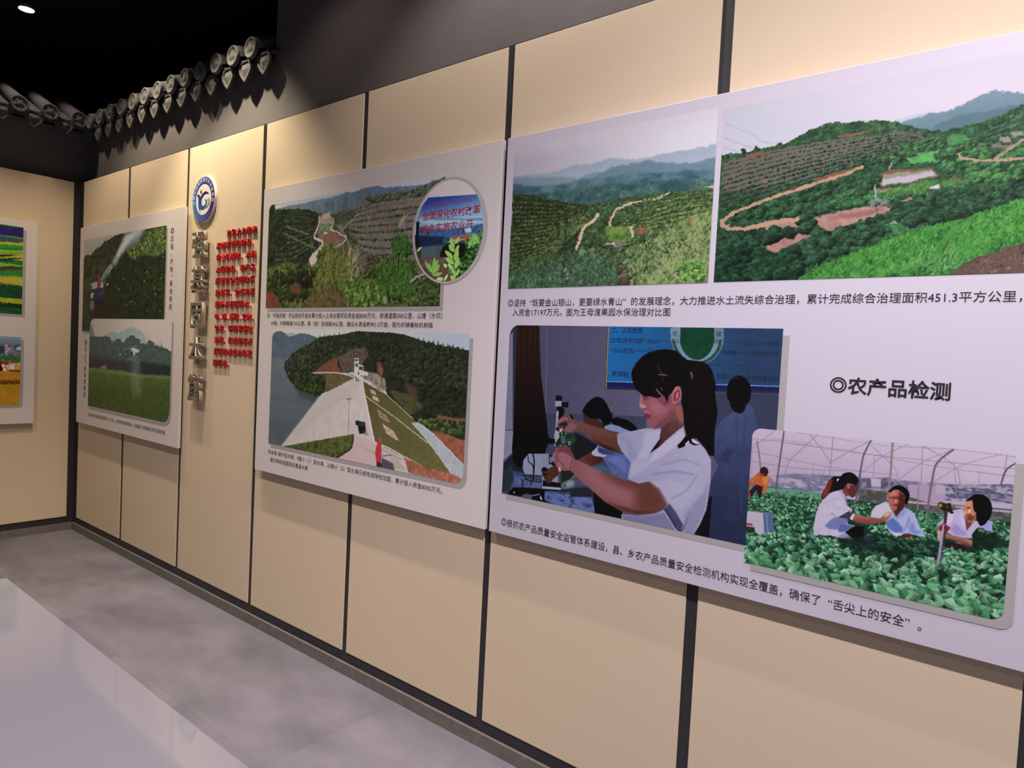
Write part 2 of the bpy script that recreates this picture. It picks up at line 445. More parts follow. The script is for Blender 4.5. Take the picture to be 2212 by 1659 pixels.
        if hl is not None:
            k = np.clip(0.5-0.9*V-0.2*U, 0, 1)[..., None] if sh is None else np.clip(0.45-0.75*Y/p-0.45*X/p, 0, 1)[..., None]
            c = col*(1-k)+hl*k
            if wob: c = c*(1+0.22*np.exp(-(V/0.13)**2)*(np.abs(U) < 0.8))[..., None]
        s.blend((r0, r1, c0, c1, m*al), c)
    def region(s, pts, n):
        q = s.xy(pts); b = s.pmask(q)
        if b is None: return []
        r0, r1, c0, c1, m = b
        ys, xs = np.nonzero(m > 0.5)
        if not len(ys): return []
        k = s.rng.randint(0, len(ys), n)
        o = np.argsort(ys[k]); y = ys[k][o]+r0; x = xs[k][o]+c0
        lo, hi = q[:, 1].min(), q[:, 1].max()
        return [(x[i], y[i], (y[i]-lo)/max(1, hi-lo)) for i in range(n)]
    def L(s, pts, n, s0, s1, cols, asp=0.62, al=1):
        pal = [hx(c) for c in cols]
        for x, y, t in s.region(pts, n):
            sz = (s0+(s1-s0)*t)*s.rng.uniform(0.6, 1.25)
            c = pal[s.rng.randint(len(pal))]; j = s.rng.uniform(0.85, 1.15)
            s.ell(x, y, sz, sz*asp*s.rng.uniform(0.7, 1.2), s.rng.uniform(-1.3, 1.3), c*j*0.72, np.minimum(c*j*1.12, 1), al, None, s.rng.uniform(0.1, 6.2))
    def B(s, pts, n, s0, s1, dark, light, sq=0.8, al=1):
        d, l = hx(dark), hx(light)
        for x, y, t in s.region(pts, n):
            sz = (s0+(s1-s0)*t)*s.rng.uniform(0.65, 1.25); j = s.rng.uniform(0.75, 1.2)
            s.ell(x, y, sz, sz*sq*s.rng.uniform(0.8, 1.1), s.rng.uniform(-0.3, 0.3), d*j, np.minimum(l*j, 1), al, 1)
    def O(s, top, bot, rows, k, s0, s1, dark, light, sq=0.75, e=1.0, jit=0.35):
        a, b = catmull(s.xy(top), False, 8), catmull(s.xy(bot), False, 8)
        def along(p, t):
            d = np.concatenate([[0], np.cumsum(np.hypot(*(np.diff(p, axis=0)).T))]); d /= d[-1]
            return np.array([np.interp(t, d, p[:, 0]), np.interp(t, d, p[:, 1])]).T
        d, l = hx(dark), hx(light)
        for i in range(rows):
            t = (i/max(1, rows-1))**e; sz = s0+(s1-s0)*t
            q = np.linspace(0, 1, k)+s.rng.uniform(-jit, jit, k)/k
            P_ = along(a, np.clip(q, 0, 1))*(1-t)+along(b, np.clip(q, 0, 1))*t
            for x, y in P_:
                z = sz*s.rng.uniform(0.7, 1.3); j = s.rng.uniform(0.75, 1.25)
                s.ell(x, y, z, z*sq, s.rng.uniform(-0.3, 0.3), d*j, np.minimum(l*j, 1), 1, 1)
    def G(s, pts, n, ln, w, cols, ang=90, spread=35, curve=0.3, al=1):
        for x, y, t in s.region(pts, n):
            A_ = R(ang+s.rng.uniform(-spread, spread)); l = ln*s.rng.uniform(0.5, 1.2); c = cols[s.rng.randint(len(cols))]
            u, v = s.u0+(x-0.5)*s.du, s.v1-(y-0.5)*s.dv; b = s.rng.uniform(-curve, curve)
            p = [u, v, u+l*0.5*math.cos(A_), v+l*0.5*math.sin(A_), u+l*math.cos(A_+b), v+l*math.sin(A_+b)]
            s.S(p, w, c, w*0.35, 0, 0, al)
    def run(s, ops):
        for op in ops:
            getattr(s, op[0])(*op[1:-1], **op[-1])
    def colours(s, warp, leafy, sat=1.0):
        """averages the fine cells; wobbles outlines a little, as leaves and cloth do, and adds the grain of the photograph"""
        im = s.img
        if warp:
            dx = (s.noise(warp*5, 31, 1.0, 3)-0.5)*3*warp+(s.noise(warp*1.6, 33, 1.0, 2)-0.5)*2*warp
            dy = (s.noise(warp*5, 32, 1.0, 3)-0.5)*3*warp+(s.noise(warp*1.6, 34, 1.0, 2)-0.5)*2*warp
            yy = np.clip((np.arange(s.H)[:, None]+dy/s.dv).astype(int), 0, s.H-1); xx = np.clip((np.arange(s.W)[None, :]+dx/s.du).astype(int), 0, s.W-1)
            im = im[yy, xx]
        if leafy:
            r, g, b_ = im[..., 0], im[..., 1], im[..., 2]
            k = np.clip((g-np.maximum(r*0.93, b_*0.98))*14+0.1, 0, 1)*np.clip((0.62-g)*5, 0, 1)
            n = (s.noise(7.0, 41, 1.3, 3)-0.5)*1.1+(s.noise(max(2.6, 2.2*s.dv), 42, 1.0, 1)-0.5)*0.7
            im = im*(1+leafy*k*n)[..., None]
        i = im.reshape(s.ny, s.SS, s.nx, s.SS, 3).mean((1, 3))
        lum = i.mean(2, keepdims=True)
        for k, a in ((3.0, 0.05), (12.0, 0.05), (50.0, 0.05)):
            n = s.noise(max(k, 2.2*s.dv), 77, 1.0, 2)[::s.SS, ::s.SS, None]
            i = i*(1+a*(n-0.5)*2*np.clip(1.15-1.3*lum, 0.12, 1))
        m = i@np.array([0.3, 0.59, 0.11])
        i = m[..., None]*(1-sat)+i*sat
        return np.clip(i, 0, 1)

ALB = {'C': (0.545, 0.497, 0.588), 'A': (0.665, 0.605, 0.60), 'B': (0.665, 0.605, 0.615), 'L': (0.665, 0.605, 0.60)}    # the whites of the boards
def print_material():
    m = bpy.data.materials.new('photo_print'); m.use_nodes = True
    nt = m.node_tree; b = nt.nodes['Principled BSDF']
    a = nt.nodes.new('ShaderNodeAttribute'); a.attribute_name = 'print'
    n = nt.nodes.new('ShaderNodeTexNoise'); n.inputs['Scale'].default_value = 900
    r = nt.nodes.new('ShaderNodeMapRange'); r.inputs[3].default_value = 0.96; r.inputs[4].default_value = 1.04
    tc = nt.nodes.new('ShaderNodeTexCoord'); nt.links.new(tc.outputs['Object'], n.inputs['Vector']); nt.links.new(n.outputs['Fac'], r.inputs[0])
    mx = nt.nodes.new('ShaderNodeMix'); mx.data_type = 'RGBA'; mx.blend_type = 'MULTIPLY'; mx.inputs[0].default_value = 1
    nt.links.new(a.outputs['Color'], mx.inputs[6]); nt.links.new(r.outputs[0], mx.inputs[7]); nt.links.new(mx.outputs[2], b.inputs['Base Color'])
    b.inputs['Roughness'].default_value = 0.5; b.inputs['Specular IOR Level'].default_value = 0.14
    return m
M_print = print_material()

FINISH = {'lab_photo': (0.35, 0.2), 'vegetable_field_photo': (0.4, 0.45, 0.95), 'orchard_hill_photo': (3.0, 0.75, 0.82), 'pond_hill_photo': (2.6, 0.75, 0.9), 'orchard_valley_photo': (3.2, 0.75, 0.85),
          'banner_inset_photo': (0.8, 0.4), 'dam_photo': (1.5, 0.7, 0.85), 'spray_truck_photo': (4.0, 0.8, 0.75), 'helicopter_photo': (4.0, 0.5, 0.9), 'rapeseed_field_photo': (4.0, 0.4), 'harvest_photo': (3.0, 0.4)}
def printed_photo(name, board, plane, rect, cell, white, seed, ops, depth, parent, corners=(0, 0, 0, 0), oval=False, label=None):
    """rect and cell in millimetres on the wall; corners = radii at top left, top right, bottom right, bottom left"""
    cv = Canvas(rect, cell, seed); cv.run(ops)
    c = cv.colours(*FINISH.get(name, (0, 0)))
    l = np.where(c <= 0.04045, c/12.92, ((c+0.055)/1.055)**2.4)
    l = l/np.array(lin(white))*np.array(ALB[board])
    nx, ny = cv.nx, cv.ny
    U = np.linspace(cv.u0, cv.u1, nx)[None, :].repeat(ny, 0); V = np.linspace(cv.v1, cv.v0, ny)[:, None].repeat(nx, 1)
    out = np.zeros((ny, nx), bool)
    if oval:
        cu, cvv, ru, rv = (cv.u0+cv.u1)/2, (cv.v0+cv.v1)/2, (cv.u1-cv.u0)/2, (cv.v1-cv.v0)/2
        d = np.hypot((U-cu)/ru, (V-cvv)/rv); out = d > 1; d = np.maximum(d, 1e-6)
        U = np.where(out, cu+(U-cu)/d, U); V = np.where(out, cvv+(V-cvv)/d, V)
    else:
        for r, cu, cvv, su, sv in ((corners[0], cv.u0, cv.v1, 1, -1), (corners[1], cv.u1, cv.v1, -1, -1), (corners[2], cv.u1, cv.v0, -1, 1), (corners[3], cv.u0, cv.v0, 1, 1)):
            if not r: continue
            a, b = cu+su*r, cvv+sv*r
            du, dv = U-a, V-b; d = np.hypot(du, dv)
            o = (du*su < 0) & (dv*sv < 0) & (d > r); d = np.maximum(d, 1e-6)
            U = np.where(o, a+du/d*r, U); V = np.where(o, b+dv/d*r, V); out |= o
    idx = np.arange(nx*ny).reshape(ny, nx)
    q = np.stack([idx[1:, :-1], idx[1:, 1:], idx[:-1, 1:], idx[:-1, :-1]], -1).reshape(-1, 4)
    oo = out.ravel()[q].all(1); q = q[~oo]
    me = bpy.data.meshes.new(name)
    co = np.empty((nx*ny, 3), np.float32)
    if plane == 'B': co[:, 0] = U.ravel()/1000; co[:, 1] = -depth; co[:, 2] = V.ravel()/1000
    else: co[:, 0] = depth; co[:, 1] = U.ravel()/1000; co[:, 2] = V.ravel()/1000
    used = np.zeros(nx*ny, bool); used[q.ravel()] = True
    remap = np.cumsum(used)-1; co = co[used]; q = remap[q]; colr = np.concatenate([l.reshape(-1, 3)[used], np.ones((used.sum(), 1))], 1).astype(np.float32)
    me.vertices.add(len(co)); me.vertices.foreach_set('co', co.ravel())
    me.loops.add(q.size); me.loops.foreach_set('vertex_index', q.ravel().astype(np.int32))
    me.polygons.add(len(q)); me.polygons.foreach_set('loop_start', np.arange(0, q.size, 4, dtype=np.int32))
    me.update(calc_edges=True)
    at = me.color_attributes.new('print', 'FLOAT_COLOR', 'POINT'); at.data.foreach_set('color', colr.ravel())
    me.materials.append(M_print)
    o = bpy.data.objects.new(name, me); COL.objects.link(o); o.parent = parent
    if label: o['label'] = label
    return o

def flat_poly(name, plane, pts, depth, m, parent, label=None):
    bm = bmesh.new()
    bm.faces.new([bm.verts.new(on_wall(plane, u/1000, v/1000, depth)) for u, v in pts])
    o = obj(name, bm, m, parent)
    if label: o['label'] = label
    return o
def round_rect(u0, v0, u1, v1, rad):
    """rad = radii at top left, top right, bottom right, bottom left; counter-clockwise seen from the room"""
    out = []
    for (cu, cv, su, sv, r, a0) in ((u0, v1, 1, -1, rad[0], 90), (u0, v0, 1, 1, rad[3], 180), (u1, v0, -1, 1, rad[2], 270), (u1, v1, -1, -1, rad[1], 0)):
        if not r: out.append((cu, cv)); continue
        for k in range(9):
            a = R(a0+90*k/8); out.append((cu+su*r+r*math.cos(a), cv+sv*r+r*math.sin(a)))
    return out

_dg = None
def text_mesh(s, bold=0.0, extrude=0.0, bevel=0.0, res=2):
    c = bpy.data.curves.new('lettering', 'FONT'); c.body = s; c.size = 1; c.resolution_u = res; c.offset = bold; c.extrude = extrude; c.bevel_depth = bevel
    o = bpy.data.objects.new('lettering', c); COL.objects.link(o)
    me = bpy.data.meshes.new_from_object(o.evaluated_get(bpy.context.evaluated_depsgraph_get()))
    bpy.data.objects.remove(o); bpy.data.curves.remove(c)
    n = len(me.vertices); v = np.empty(n*3, np.float32); me.vertices.foreach_get('co', v)
    return me, v.reshape(-1, 3)
def text_obj(name, s, plane, u0, u1, base, em, depth, m, parent=None, bold=0.0, extrude=0.0, bevel=0.0, label=None, fit=True, res=2):
    """lettering from u0 to u1 (metres) on baseline base, em metres high, its back face at depth"""
    rings = s.startswith('◎')
    s = s[1:] if rings else s
    s = s.replace('“', '  “').replace('”', '”  ')
    me, v = text_mesh(s, bold, extrude, bevel, res)
    if rings:                     # the double circle before a caption, one character wide
        v = v+np.array([1.0, 0, 0], np.float32); me.vertices.foreach_set('co', v.ravel())
        bm = bmesh.new(); bm.from_mesh(me)
        for r in (0.40, 0.25):
            t = 0.03+bold*0.6; n = 40
            a, b = ([bm.verts.new((0.5+q*math.cos(2*math.pi*k/n), 0.38+q*math.sin(2*math.pi*k/n), 0)) for k in range(n)] for q in (r-t, r+t))
            for k in range(n): bm.faces.new((a[k], b[k], b[(k+1) % n], a[(k+1) % n]))
        bm.to_mesh(me); bm.free()
        v = np.empty(len(me.vertices)*3, np.float32); me.vertices.foreach_get('co', v); v = v.reshape(-1, 3)
    if fit:
        k = (u1-u0)/max(1e-6, v[:, 0].max()-v[:, 0].min()); x = u0+(v[:, 0]-v[:, 0].min())*k
    else:
        x = u0+v[:, 0]*(u1-u0)
    z = base+v[:, 1]*em; d = depth+(v[:, 2]+extrude)
    co = np.stack([x, -d, z], 1) if plane == 'B' else np.stack([d, x, z], 1)
    me.vertices.foreach_set('co', co.astype(np.float32).ravel()); me.update()
    me.materials.clear(); me.materials.append(m); me.name = name
    o = bpy.data.objects.new(name, me); COL.objects.link(o)
    if parent: o.parent = parent
    if label: o['label'] = label
    return o

# traced outlines in wall millimetres: shape, outline, colour, options
PICS = []
PICS.append(('lab_photo', 'C', 'B', 0.0308, (4125, 958, 5054, 1550), (1.5, 1.5), 'c8bacd', 3, [
  ('P',[4069,1559,5071,1567,5112,936,4124,706],'4a4763',{'g':('58536f',4292,1385,4630,1404)}),
  ('P',[4297,1257,4669,1282,4678,1129,4309,1077],'3c3e58',{}),
  ('S',[4283,1546,4298,1263],4.0,'5d5a76',{}),
  ('P',[4083,1554,4161,1555,4165,1188,4128,1078,4100,1074],'2a2f40',{}),
  ('P',[4127,1518,4138,1528,4159,1188,4125,1181,4121,1311],'76748c',{}),
  ('P',[4120,1179,4161,1185,4165,1109,4125,1075],'8782a0',{}),
  ('P',[4109,1048,4168,1107,4248,1073,4255,971,4116,947],'1d212c',{}),
  ('P',[4155,1550,4251,1550,4269,1383,4296,1263,4312,1184,4283,1129,4209,1078,4166,1072,4160,1325],'2e1a14',{'g':('0b080a',4207,1509,4228,1185)}),
  ('S',[4175,1547,4182,1378,4203,1192],4.7,'180d0c',{'sm':1,'f':2.1,'a':0.7}),
  ('S',[4201,1547,4208,1380,4229,1195],4.6,'180d0c',{'sm':1,'f':2.1,'a':0.7}),
  ('S',[4227,1548,4234,1381,4255,1198],4.6,'180d0c',{'sm':1,'f':2.0,'a':0.7}),
  ('S',[4243,1548,4250,1382,4271,1200],4.6,'180d0c',{'sm':1,'f':2.0,'a':0.7}),
  ('P',[4162,1188,4311,1189,4318,1169,4287,1074,4183,1059,4160,1114],'0a090c',{}),
  ('P',[4519,1550,5059,1552,5056,1379,4521,1353],'2c2630',{}),
  ('P',[4525,1550,5059,1552,5058,1398,4528,1378],'1c62a4',{'g':('26395c',4546,1493,4970,1480)}),
  ('P',[4528,1377,5056,1397,5055,1385,4525,1361],'121b56',{}),
  ('S',[4528,1378,5057,1398],2.2,'7ba2c8',{}),
  ('S',[4522,1550,4525,1357],3.3,'a88c6c',{}),
  ('P',[4896,1525,4895,1507,4890,1489,4882,1474,4870,1460,4856,1450,4839,1443,4821,1440,4803,1441,4785,1447,4768,1456,4754,1469,4743,1485,4735,1502,4732,1521,4733,1540,4738,1558,4747,1574,4760,1588,4775,1598,4792,1604,4811,1606,4829,1604,4846,1597,4862,1588,4876,1575,4886,1560,4893,1543],'20406a',{}),
  ('P',[4893,1525,4893,1507,4888,1491,4880,1476,4869,1463,4855,1453,4838,1446,4821,1443,4803,1444,4786,1450,4770,1459,4756,1471,4745,1486,4738,1503,4734,1521,4735,1540,4740,1557,4749,1572,4761,1585,4776,1595,4793,1601,4811,1603,4829,1601,4845,1595,4861,1585,4874,1573,4884,1558,4890,1542],'70839c',{}),
  ('P',[4890,1520,4889,1504,4885,1489,4877,1475,4866,1463,4853,1454,4838,1448,4821,1445,4804,1446,4787,1451,4772,1459,4759,1470,4749,1484,4742,1500,4739,1516,4740,1533,4745,1549,4753,1563,4765,1575,4779,1583,4795,1589,4812,1591,4828,1589,4844,1584,4859,1575,4871,1564,4881,1550,4887,1535],'1c4a3c',{}),
  ('P',[4881,1525,4881,1510,4877,1495,4870,1481,4860,1470,4848,1461,4835,1455,4820,1453,4805,1454,4790,1458,4776,1466,4765,1478,4755,1491,4749,1506,4746,1523,4747,1539,4751,1554,4759,1568,4769,1580,4782,1588,4796,1594,4811,1595,4826,1594,4840,1588,4853,1580,4864,1569,4873,1556,4879,1541],'71849c',{}),
  ('P',[4867,1525,4867,1511,4864,1497,4858,1484,4851,1474,4842,1466,4831,1460,4820,1458,4808,1459,4796,1464,4786,1471,4776,1482,4769,1494,4764,1508,4762,1523,4762,1538,4765,1552,4771,1565,4779,1575,4789,1583,4799,1588,4811,1590,4823,1588,4834,1583,4844,1576,4853,1565,4860,1553,4865,1539],'0f3a28',{'n':(0.2,15.0)}),
  ('P',[4763,1549,4865,1550,4866,1522,4765,1519],'0f3a28',{}),
  ('P',[4730,1548,4763,1549,4764,1514,4735,1511],'6d8299',{}),
  ('P',[4864,1550,4892,1550,4894,1517,4867,1520],'64768c',{}),
  ('S',[4694,1509,4732,1510],1.3,'14233c',{'sm':1}),
  ('S',[4620,1477,4656,1479],1.6,'101c34',{'sm':1}),
  ('S',[4897,1510,4947,1511],1.2,'17233c',{'sm':1}),
  ('S',[4936,1483,4966,1484],1.2,'17233c',{'sm':1}),
  ('S',[4884,1475,4885,1447,4860,1446,4952,1448,4952,1430],1.5,'1a2c4c',{}),
  ('P',[4871,1368,5057,1378,5058,1227,4881,1205],'363a54',{}),
  ('P',[4934,1321,4960,1343,4985,1341,4998,1306,5004,1274,4993,1252,4990,1136,4994,913,4873,920,4866,1031,4882,1120,4901,1165,4886,1186,4885,1248,4900,1290],'404770',{'g':('262b4a',4940,1296,4946,1003),'n':(0.12,37.4)}),
  ('S',[4944,1305,4948,1213,4930,1127],4.2,'333a62',{'sm':1,'f':3.3}),
  ('S',[4969,1299,4969,1175,4973,1050],6.6,'363d66',{'sm':1,'f':4.1}),
  ('P',[4924,1219,4941,1213,4926,1177,4900,1182],'2c3258',{'f':4.2}),
  ('P',[4980,1378,4980,1368,4978,1359,4975,1350,4970,1343,4964,1337,4957,1333,4949,1331,4941,1332,4934,1334,4927,1339,4921,1346,4916,1354,4913,1363,4912,1373,4912,1383,4914,1393,4917,1402,4922,1409,4929,1415,4936,1419,4943,1420,4951,1420,4958,1417,4965,1412,4971,1405,4976,1397,4979,1388],'08070a',{}),
  ('P',[4924,1345,4966,1348,4960,1319,4936,1321],'0b090c',{'sm':1}),
  ('P',[4820,961,4868,1061,4889,1078,4886,923,4821,943],'0b0b14',{}),
  ('P',[4416,1207,4504,1178,4497,1147,4443,1119,4412,1114,4402,1144,4418,1174],'17181b',{'f':3.0}),
  ('P',[4448,1275,4500,1254,4528,1236,4516,1222,4466,1228,4450,1247],'3d221f',{'sm':1}),
  ('P',[4442,1274,4447,1290,4466,1312,4487,1326,4510,1325,4530,1309,4544,1286,4554,1268,4547,1251,4528,1230,4514,1256,4492,1257,4464,1260,4449,1271],'08070a',{'sm':1}),
  ('P',[4545,1282,4571,1270,4607,1264,4631,1252,4643,1240,4641,1233,4611,1231,4585,1241,4554,1248],'09080b',{'sm':1}),
  ('P',[4528,1237,4549,1245,4573,1243,4604,1235,4618,1230,4575,1220,4531,1229],'7e86b6',{'sm':1}),
  ('P',[4552,1280,4561,1283,4567,1269,4555,1264],'4a4a5c',{'f':2.1}),
  ('P',[4432,1116,4481,1149,4534,1144,4528,1127,4484,1103,4453,1111],'5f302b',{'g':('3a1c16',4457,1131,4522,1129)}),
  ('P',[4485,1148,4496,1161,4512,1174,4554,1161,4609,1156,4633,1140,4619,1076,4595,1081,4561,1091,4532,1133,4517,1140,4495,1140],'545f9c',{'n':(0.2,25.1)}),
  ('P',[4485,1148,4498,1163,4510,1173,4506,1157,4521,1148,4541,1147,4531,1141,4495,1140],'a9a6c4',{'sm':1}),
  ('P',[4537,1136,4574,1151,4611,1135,4615,1101,4581,1117],'6a76b2',{'f':4.1,'a':0.7}),
  ('P',[4505,1168,4532,1164,4579,1154,4543,1152,4513,1154],'2e3668',{'f':2.1}),
  ('P',[4490,1101,4523,1115,4548,1106,4561,1093,4535,1089],'3c5a72',{'f':2.9}),
  ('P',[4124,961,4161,1045,4216,1043,4297,1025,4431,1034,4496,1041,4510,957,4417,943,4297,949,4125,948],'3a4268',{'n':(0.35,23.5)}),
  ('T',[4176,1027,4292,1034,4299,1003,4176,988],['2c3358','5f6a9c','4a5282'],18.0,{'ax':1,'seed':1,'k':2.2,'f':3.0}),
  ('T',[4309,993,4436,1004,4494,1007,4510,957,4370,948,4311,972],['3a4678','6a78b0','4f5c94'],22.9,{'ax':1,'seed':1,'k':2.2,'f':1.9}),
  ('P',[4396,1017,4496,1041,4496,1007,4413,995,4412,1012],'20242f',{'f':2.3}),
  ('P',[4122,1035,4163,1066,4176,1018,4158,974,4127,963],'22303c',{'f':2.9}),
  ('P',[4210,1083,4232,1112,4291,1120,4296,1047,4267,1044,4221,1040,4213,1055],'8b8dac',{}),
  ('P',[4290,1119,4318,1123,4321,1094,4340,1085,4357,1079,4365,1020,4375,1010,4298,1003],'8588a8',{}),
  ('P',[4318,1119,4349,1125,4351,1088,4337,1084,4332,1089,4321,1088],'11132a',{}),
  ('P',[4322,1113,4335,1115,4337,1096,4323,1094],'6a6e90',{}),
  ('P',[4300,1031,4373,1033,4374,1018,4300,1011],'0d0b10',{}),
  ('S',[4231,1108,4236,1086,4255,1073,4261,1027],4.0,'0c0d1c',{'sm':1}),
  ('S',[4252,1114,4259,1091,4260,1031],6.0,'0b0c18',{'sm':1}),
  ('S',[4211,1085,4211,1056,4224,1034,4233,1021,4293,1024],3.6,'0d0f20',{'sm':1}),
  ('S',[4222,1038,4257,1041,4296,1045],2.8,'10122a',{'sm':1}),
  ('S',[4233,1023,4247,1035,4277,1030,4297,1031],2.8,'12142c',{'sm':1}),
  ('P',[4319,1069,4318,1067,4317,1065,4316,1063,4314,1061,4311,1059,4308,1058,4305,1057,4302,1057,4299,1057,4296,1058,4294,1059,4292,1061,4291,1063,4291,1065,4291,1067,4292,1069,4293,1071,4295,1073,4298,1074,4301,1076,4304,1076,4307,1076,4310,1076,4313,1075,4315,1074,4317,1073,4318,1071],'100b0e',{}),
  ('P',[4294,1060,4310,1063,4326,1077,4351,1086,4362,1074,4360,1058,4340,1040,4331,1026,4317,1026,4299,1045],'4a2c24',{'sm':1}),
  ('P',[4296,1055,4315,1055,4313,1049,4298,1049],'180c0c',{'f':1.0}),
  ('P',[4155,968,4177,988,4240,996,4294,1002,4310,998,4310,964,4345,959,4257,959,4254,974,4231,972,4211,961,4155,959],'08080d',{}),
  ('P',[4211,963,4233,975,4256,974,4257,958],'4c557e',{'f':1.2}),
  ('S',[4256,971,4290,982],2.4,'9a98b4',{}),
  ('P',[4291,979,4301,968,4299,964,4294,965],'d8d4e4',{}),
  ('P',[4182,970,4182,969,4181,969,4181,968,4181,968,4181,967,4180,967,4180,967,4179,967,4179,967,4178,967,4178,968,4178,968,4177,969,4177,969,4177,970,4178,971,4178,971,4178,972,4178,972,4179,972,4179,973,4180,973,4180,972,4181,972,4181,972,4181,971,4181,971],'d0cce0',{}),
  ('P',[4292,1000,4408,1015,4405,1011,4304,997],'0a0a10',{}),
  ('P',[4297,1009,4375,1017,4375,1011,4298,1003],'a5a4c0',{}),
  ('P',[4389,977,4389,977,4388,976,4387,975,4386,975,4385,974,4384,974,4382,973,4381,973,4380,973,4378,973,4377,973,4376,974,4376,974,4376,975,4376,976,4376,976,4377,977,4378,977,4379,978,4381,978,4382,979,4383,979,4385,979,4386,979,4387,979,4388,978,4388,978],'20264a',{}),
  ('P',[4494,1041,4523,1023,4568,993,4608,986,4608,955,4510,955],'08070a',{}),
  ('P',[4334,1319,4359,1321,4360,1304,4335,1302],'0a0a12',{}),
  ('P',[4333,1301,4357,1303,4359,1286,4335,1283],'9594ac',{}),
  ('P',[4359,1299,4386,1302,4386,1283,4362,1283],'0d0d16',{}),
  ('P',[4340,1283,4360,1286,4372,1276,4372,1264,4357,1241,4346,1230,4340,1261],'0a0a13',{}),
  ('P',[4341,1265,4349,1266,4349,1231,4359,1205,4357,1174,4340,1150,4337,1181,4340,1217],'9c9cb2',{'sm':1}),
  ('P',[4347,1204,4339,1207,4354,1229,4358,1201],'1a1a28',{}),
  ('P',[4316,1176,4341,1175,4341,1159,4301,1154,4295,1167],'0a0a0e',{}),
  ('P',[4402,1259,4424,1245,4450,1241,4481,1233,4528,1228,4578,1223,4575,1199,4592,1163,4554,1166,4520,1174,4492,1184,4452,1207,4426,1211,4411,1208,4396,1202,4369,1206,4354,1209,4345,1228,4353,1242,4371,1260,4389,1264],'6a4546',{'g':('5a342c',4415,1224,4553,1188)}),
  ('P',[4430,1239,4481,1231,4529,1223,4570,1213,4571,1203,4527,1209,4477,1220,4436,1226],'75493f',{'f':12.7,'a':0.7}),
  ('P',[4478,1199,4519,1182,4554,1174,4588,1165,4554,1163,4520,1172],'38190f',{'f':3.4}),
  ('P',[4353,1227,4380,1237,4388,1224,4374,1214,4360,1219],'341a24',{'f':0.9,'sm':1}),
  ('P',[4346,1230,4353,1241,4377,1251,4390,1244,4372,1242,4354,1229],'936064',{'f':1.3,'sm':1}),
  ('P',[4381,1221,4404,1236,4423,1225,4406,1208,4382,1203],'84555a',{'f':2.6,'sm':1}),
  ('P',[4356,1209,4366,1212,4365,1203,4359,1201],'d4aebd',{}),
  ('S',[4366,1221,4368,1215,4364,1201],1.8,'a0a0b4',{'sm':1}),
  ('P',[4392,1264,4405,1258,4410,1246,4398,1253],'12090c',{'sm':1}),
  ('P',[4356,1198,4382,1201,4417,1198,4426,1184,4415,1167,4399,1155,4356,1152,4342,1159,4357,1183],'1b2d29',{'sm':1,'n':(0.5,13.1)}),
  ('P',[4362,1192,4380,1190,4385,1166,4366,1162],'5f7a84',{'f':3.1,'a':0.6}),
  ('P',[4384,1177,4412,1189,4421,1179,4403,1162],'2c4a30',{'f':2.6,'a':0.8}),
  ('P',[4385,1198,4385,1198,4385,1197,4385,1197,4384,1197,4384,1196,4383,1196,4383,1196,4382,1196,4382,1196,4381,1196,4381,1197,4381,1197,4380,1197,4380,1198,4380,1198,4380,1198,4381,1199,4381,1199,4381,1199,4382,1199,4383,1200,4383,1200,4384,1200,4384,1199,4384,1199,4385,1199,4385,1198],'c9d8c0',{}),
  ('P',[4400,1164,4400,1163,4400,1163,4400,1162,4400,1162,4399,1162,4399,1162,4398,1162,4398,1161,4397,1162,4397,1162,4396,1162,4396,1162,4396,1163,4396,1163,4396,1163,4396,1164,4396,1164,4397,1164,4397,1165,4397,1165,4398,1165,4398,1165,4399,1165,4399,1165,4400,1165,4400,1164,4400,1164],'c9d8c0',{}),
  ('P',[4397,1171,4397,1170,4397,1170,4397,1170,4397,1169,4396,1169,4396,1169,4395,1169,4395,1169,4394,1169,4394,1169,4393,1169,4393,1170,4393,1170,4393,1170,4393,1171,4393,1171,4393,1171,4393,1172,4394,1172,4394,1172,4395,1172,4395,1172,4396,1172,4396,1172,4397,1172,4397,1172,4397,1171],'c9d8c0',{}),
  ('P',[4365,1156,4365,1156,4365,1155,4365,1155,4364,1154,4364,1154,4363,1154,4363,1154,4362,1154,4362,1154,4361,1154,4361,1154,4361,1155,4360,1155,4360,1155,4360,1156,4360,1156,4361,1157,4361,1157,4361,1157,4362,1157,4363,1157,4363,1157,4364,1157,4364,1157,4364,1157,4365,1157,4365,1156],'c9d8c0',{}),
  ('P',[4403,1170,4403,1170,4402,1170,4402,1169,4402,1169,4401,1169,4401,1168,4400,1168,4400,1168,4399,1168,4399,1169,4399,1169,4398,1169,4398,1169,4398,1170,4398,1170,4398,1171,4398,1171,4399,1171,4399,1172,4400,1172,4400,1172,4401,1172,4401,1172,4402,1172,4402,1171,4402,1171,4403,1171],'c9d8c0',{}),
  ('P',[4368,1197,4368,1197,4368,1196,4367,1196,4367,1196,4366,1196,4366,1195,4365,1195,4365,1195,4364,1195,4364,1195,4364,1196,4363,1196,4363,1196,4363,1197,4363,1197,4363,1198,4363,1198,4364,1198,4364,1198,4365,1199,4365,1199,4366,1199,4366,1199,4367,1199,4367,1198,4367,1198,4368,1198],'c9d8c0',{}),
  ('P',[4369,1075,4393,1083,4406,1081,4425,1075,4410,1053,4398,1046,4375,1030],'1a2420',{'sm':1}),
  ('P',[4375,1030,4393,1043,4416,1051,4428,1042,4423,1028,4397,1018,4381,1017],'66727c',{'sm':1,'n':(0.5,8.7)}),
  ('P',[4393,1037,4411,1048,4427,1044,4417,1030,4399,1025],'9ba3ae',{'f':2.2,'a':0.7}),
  ('S',[4371,1073,4375,1032],1.3,'5a6e70',{'sm':1}),
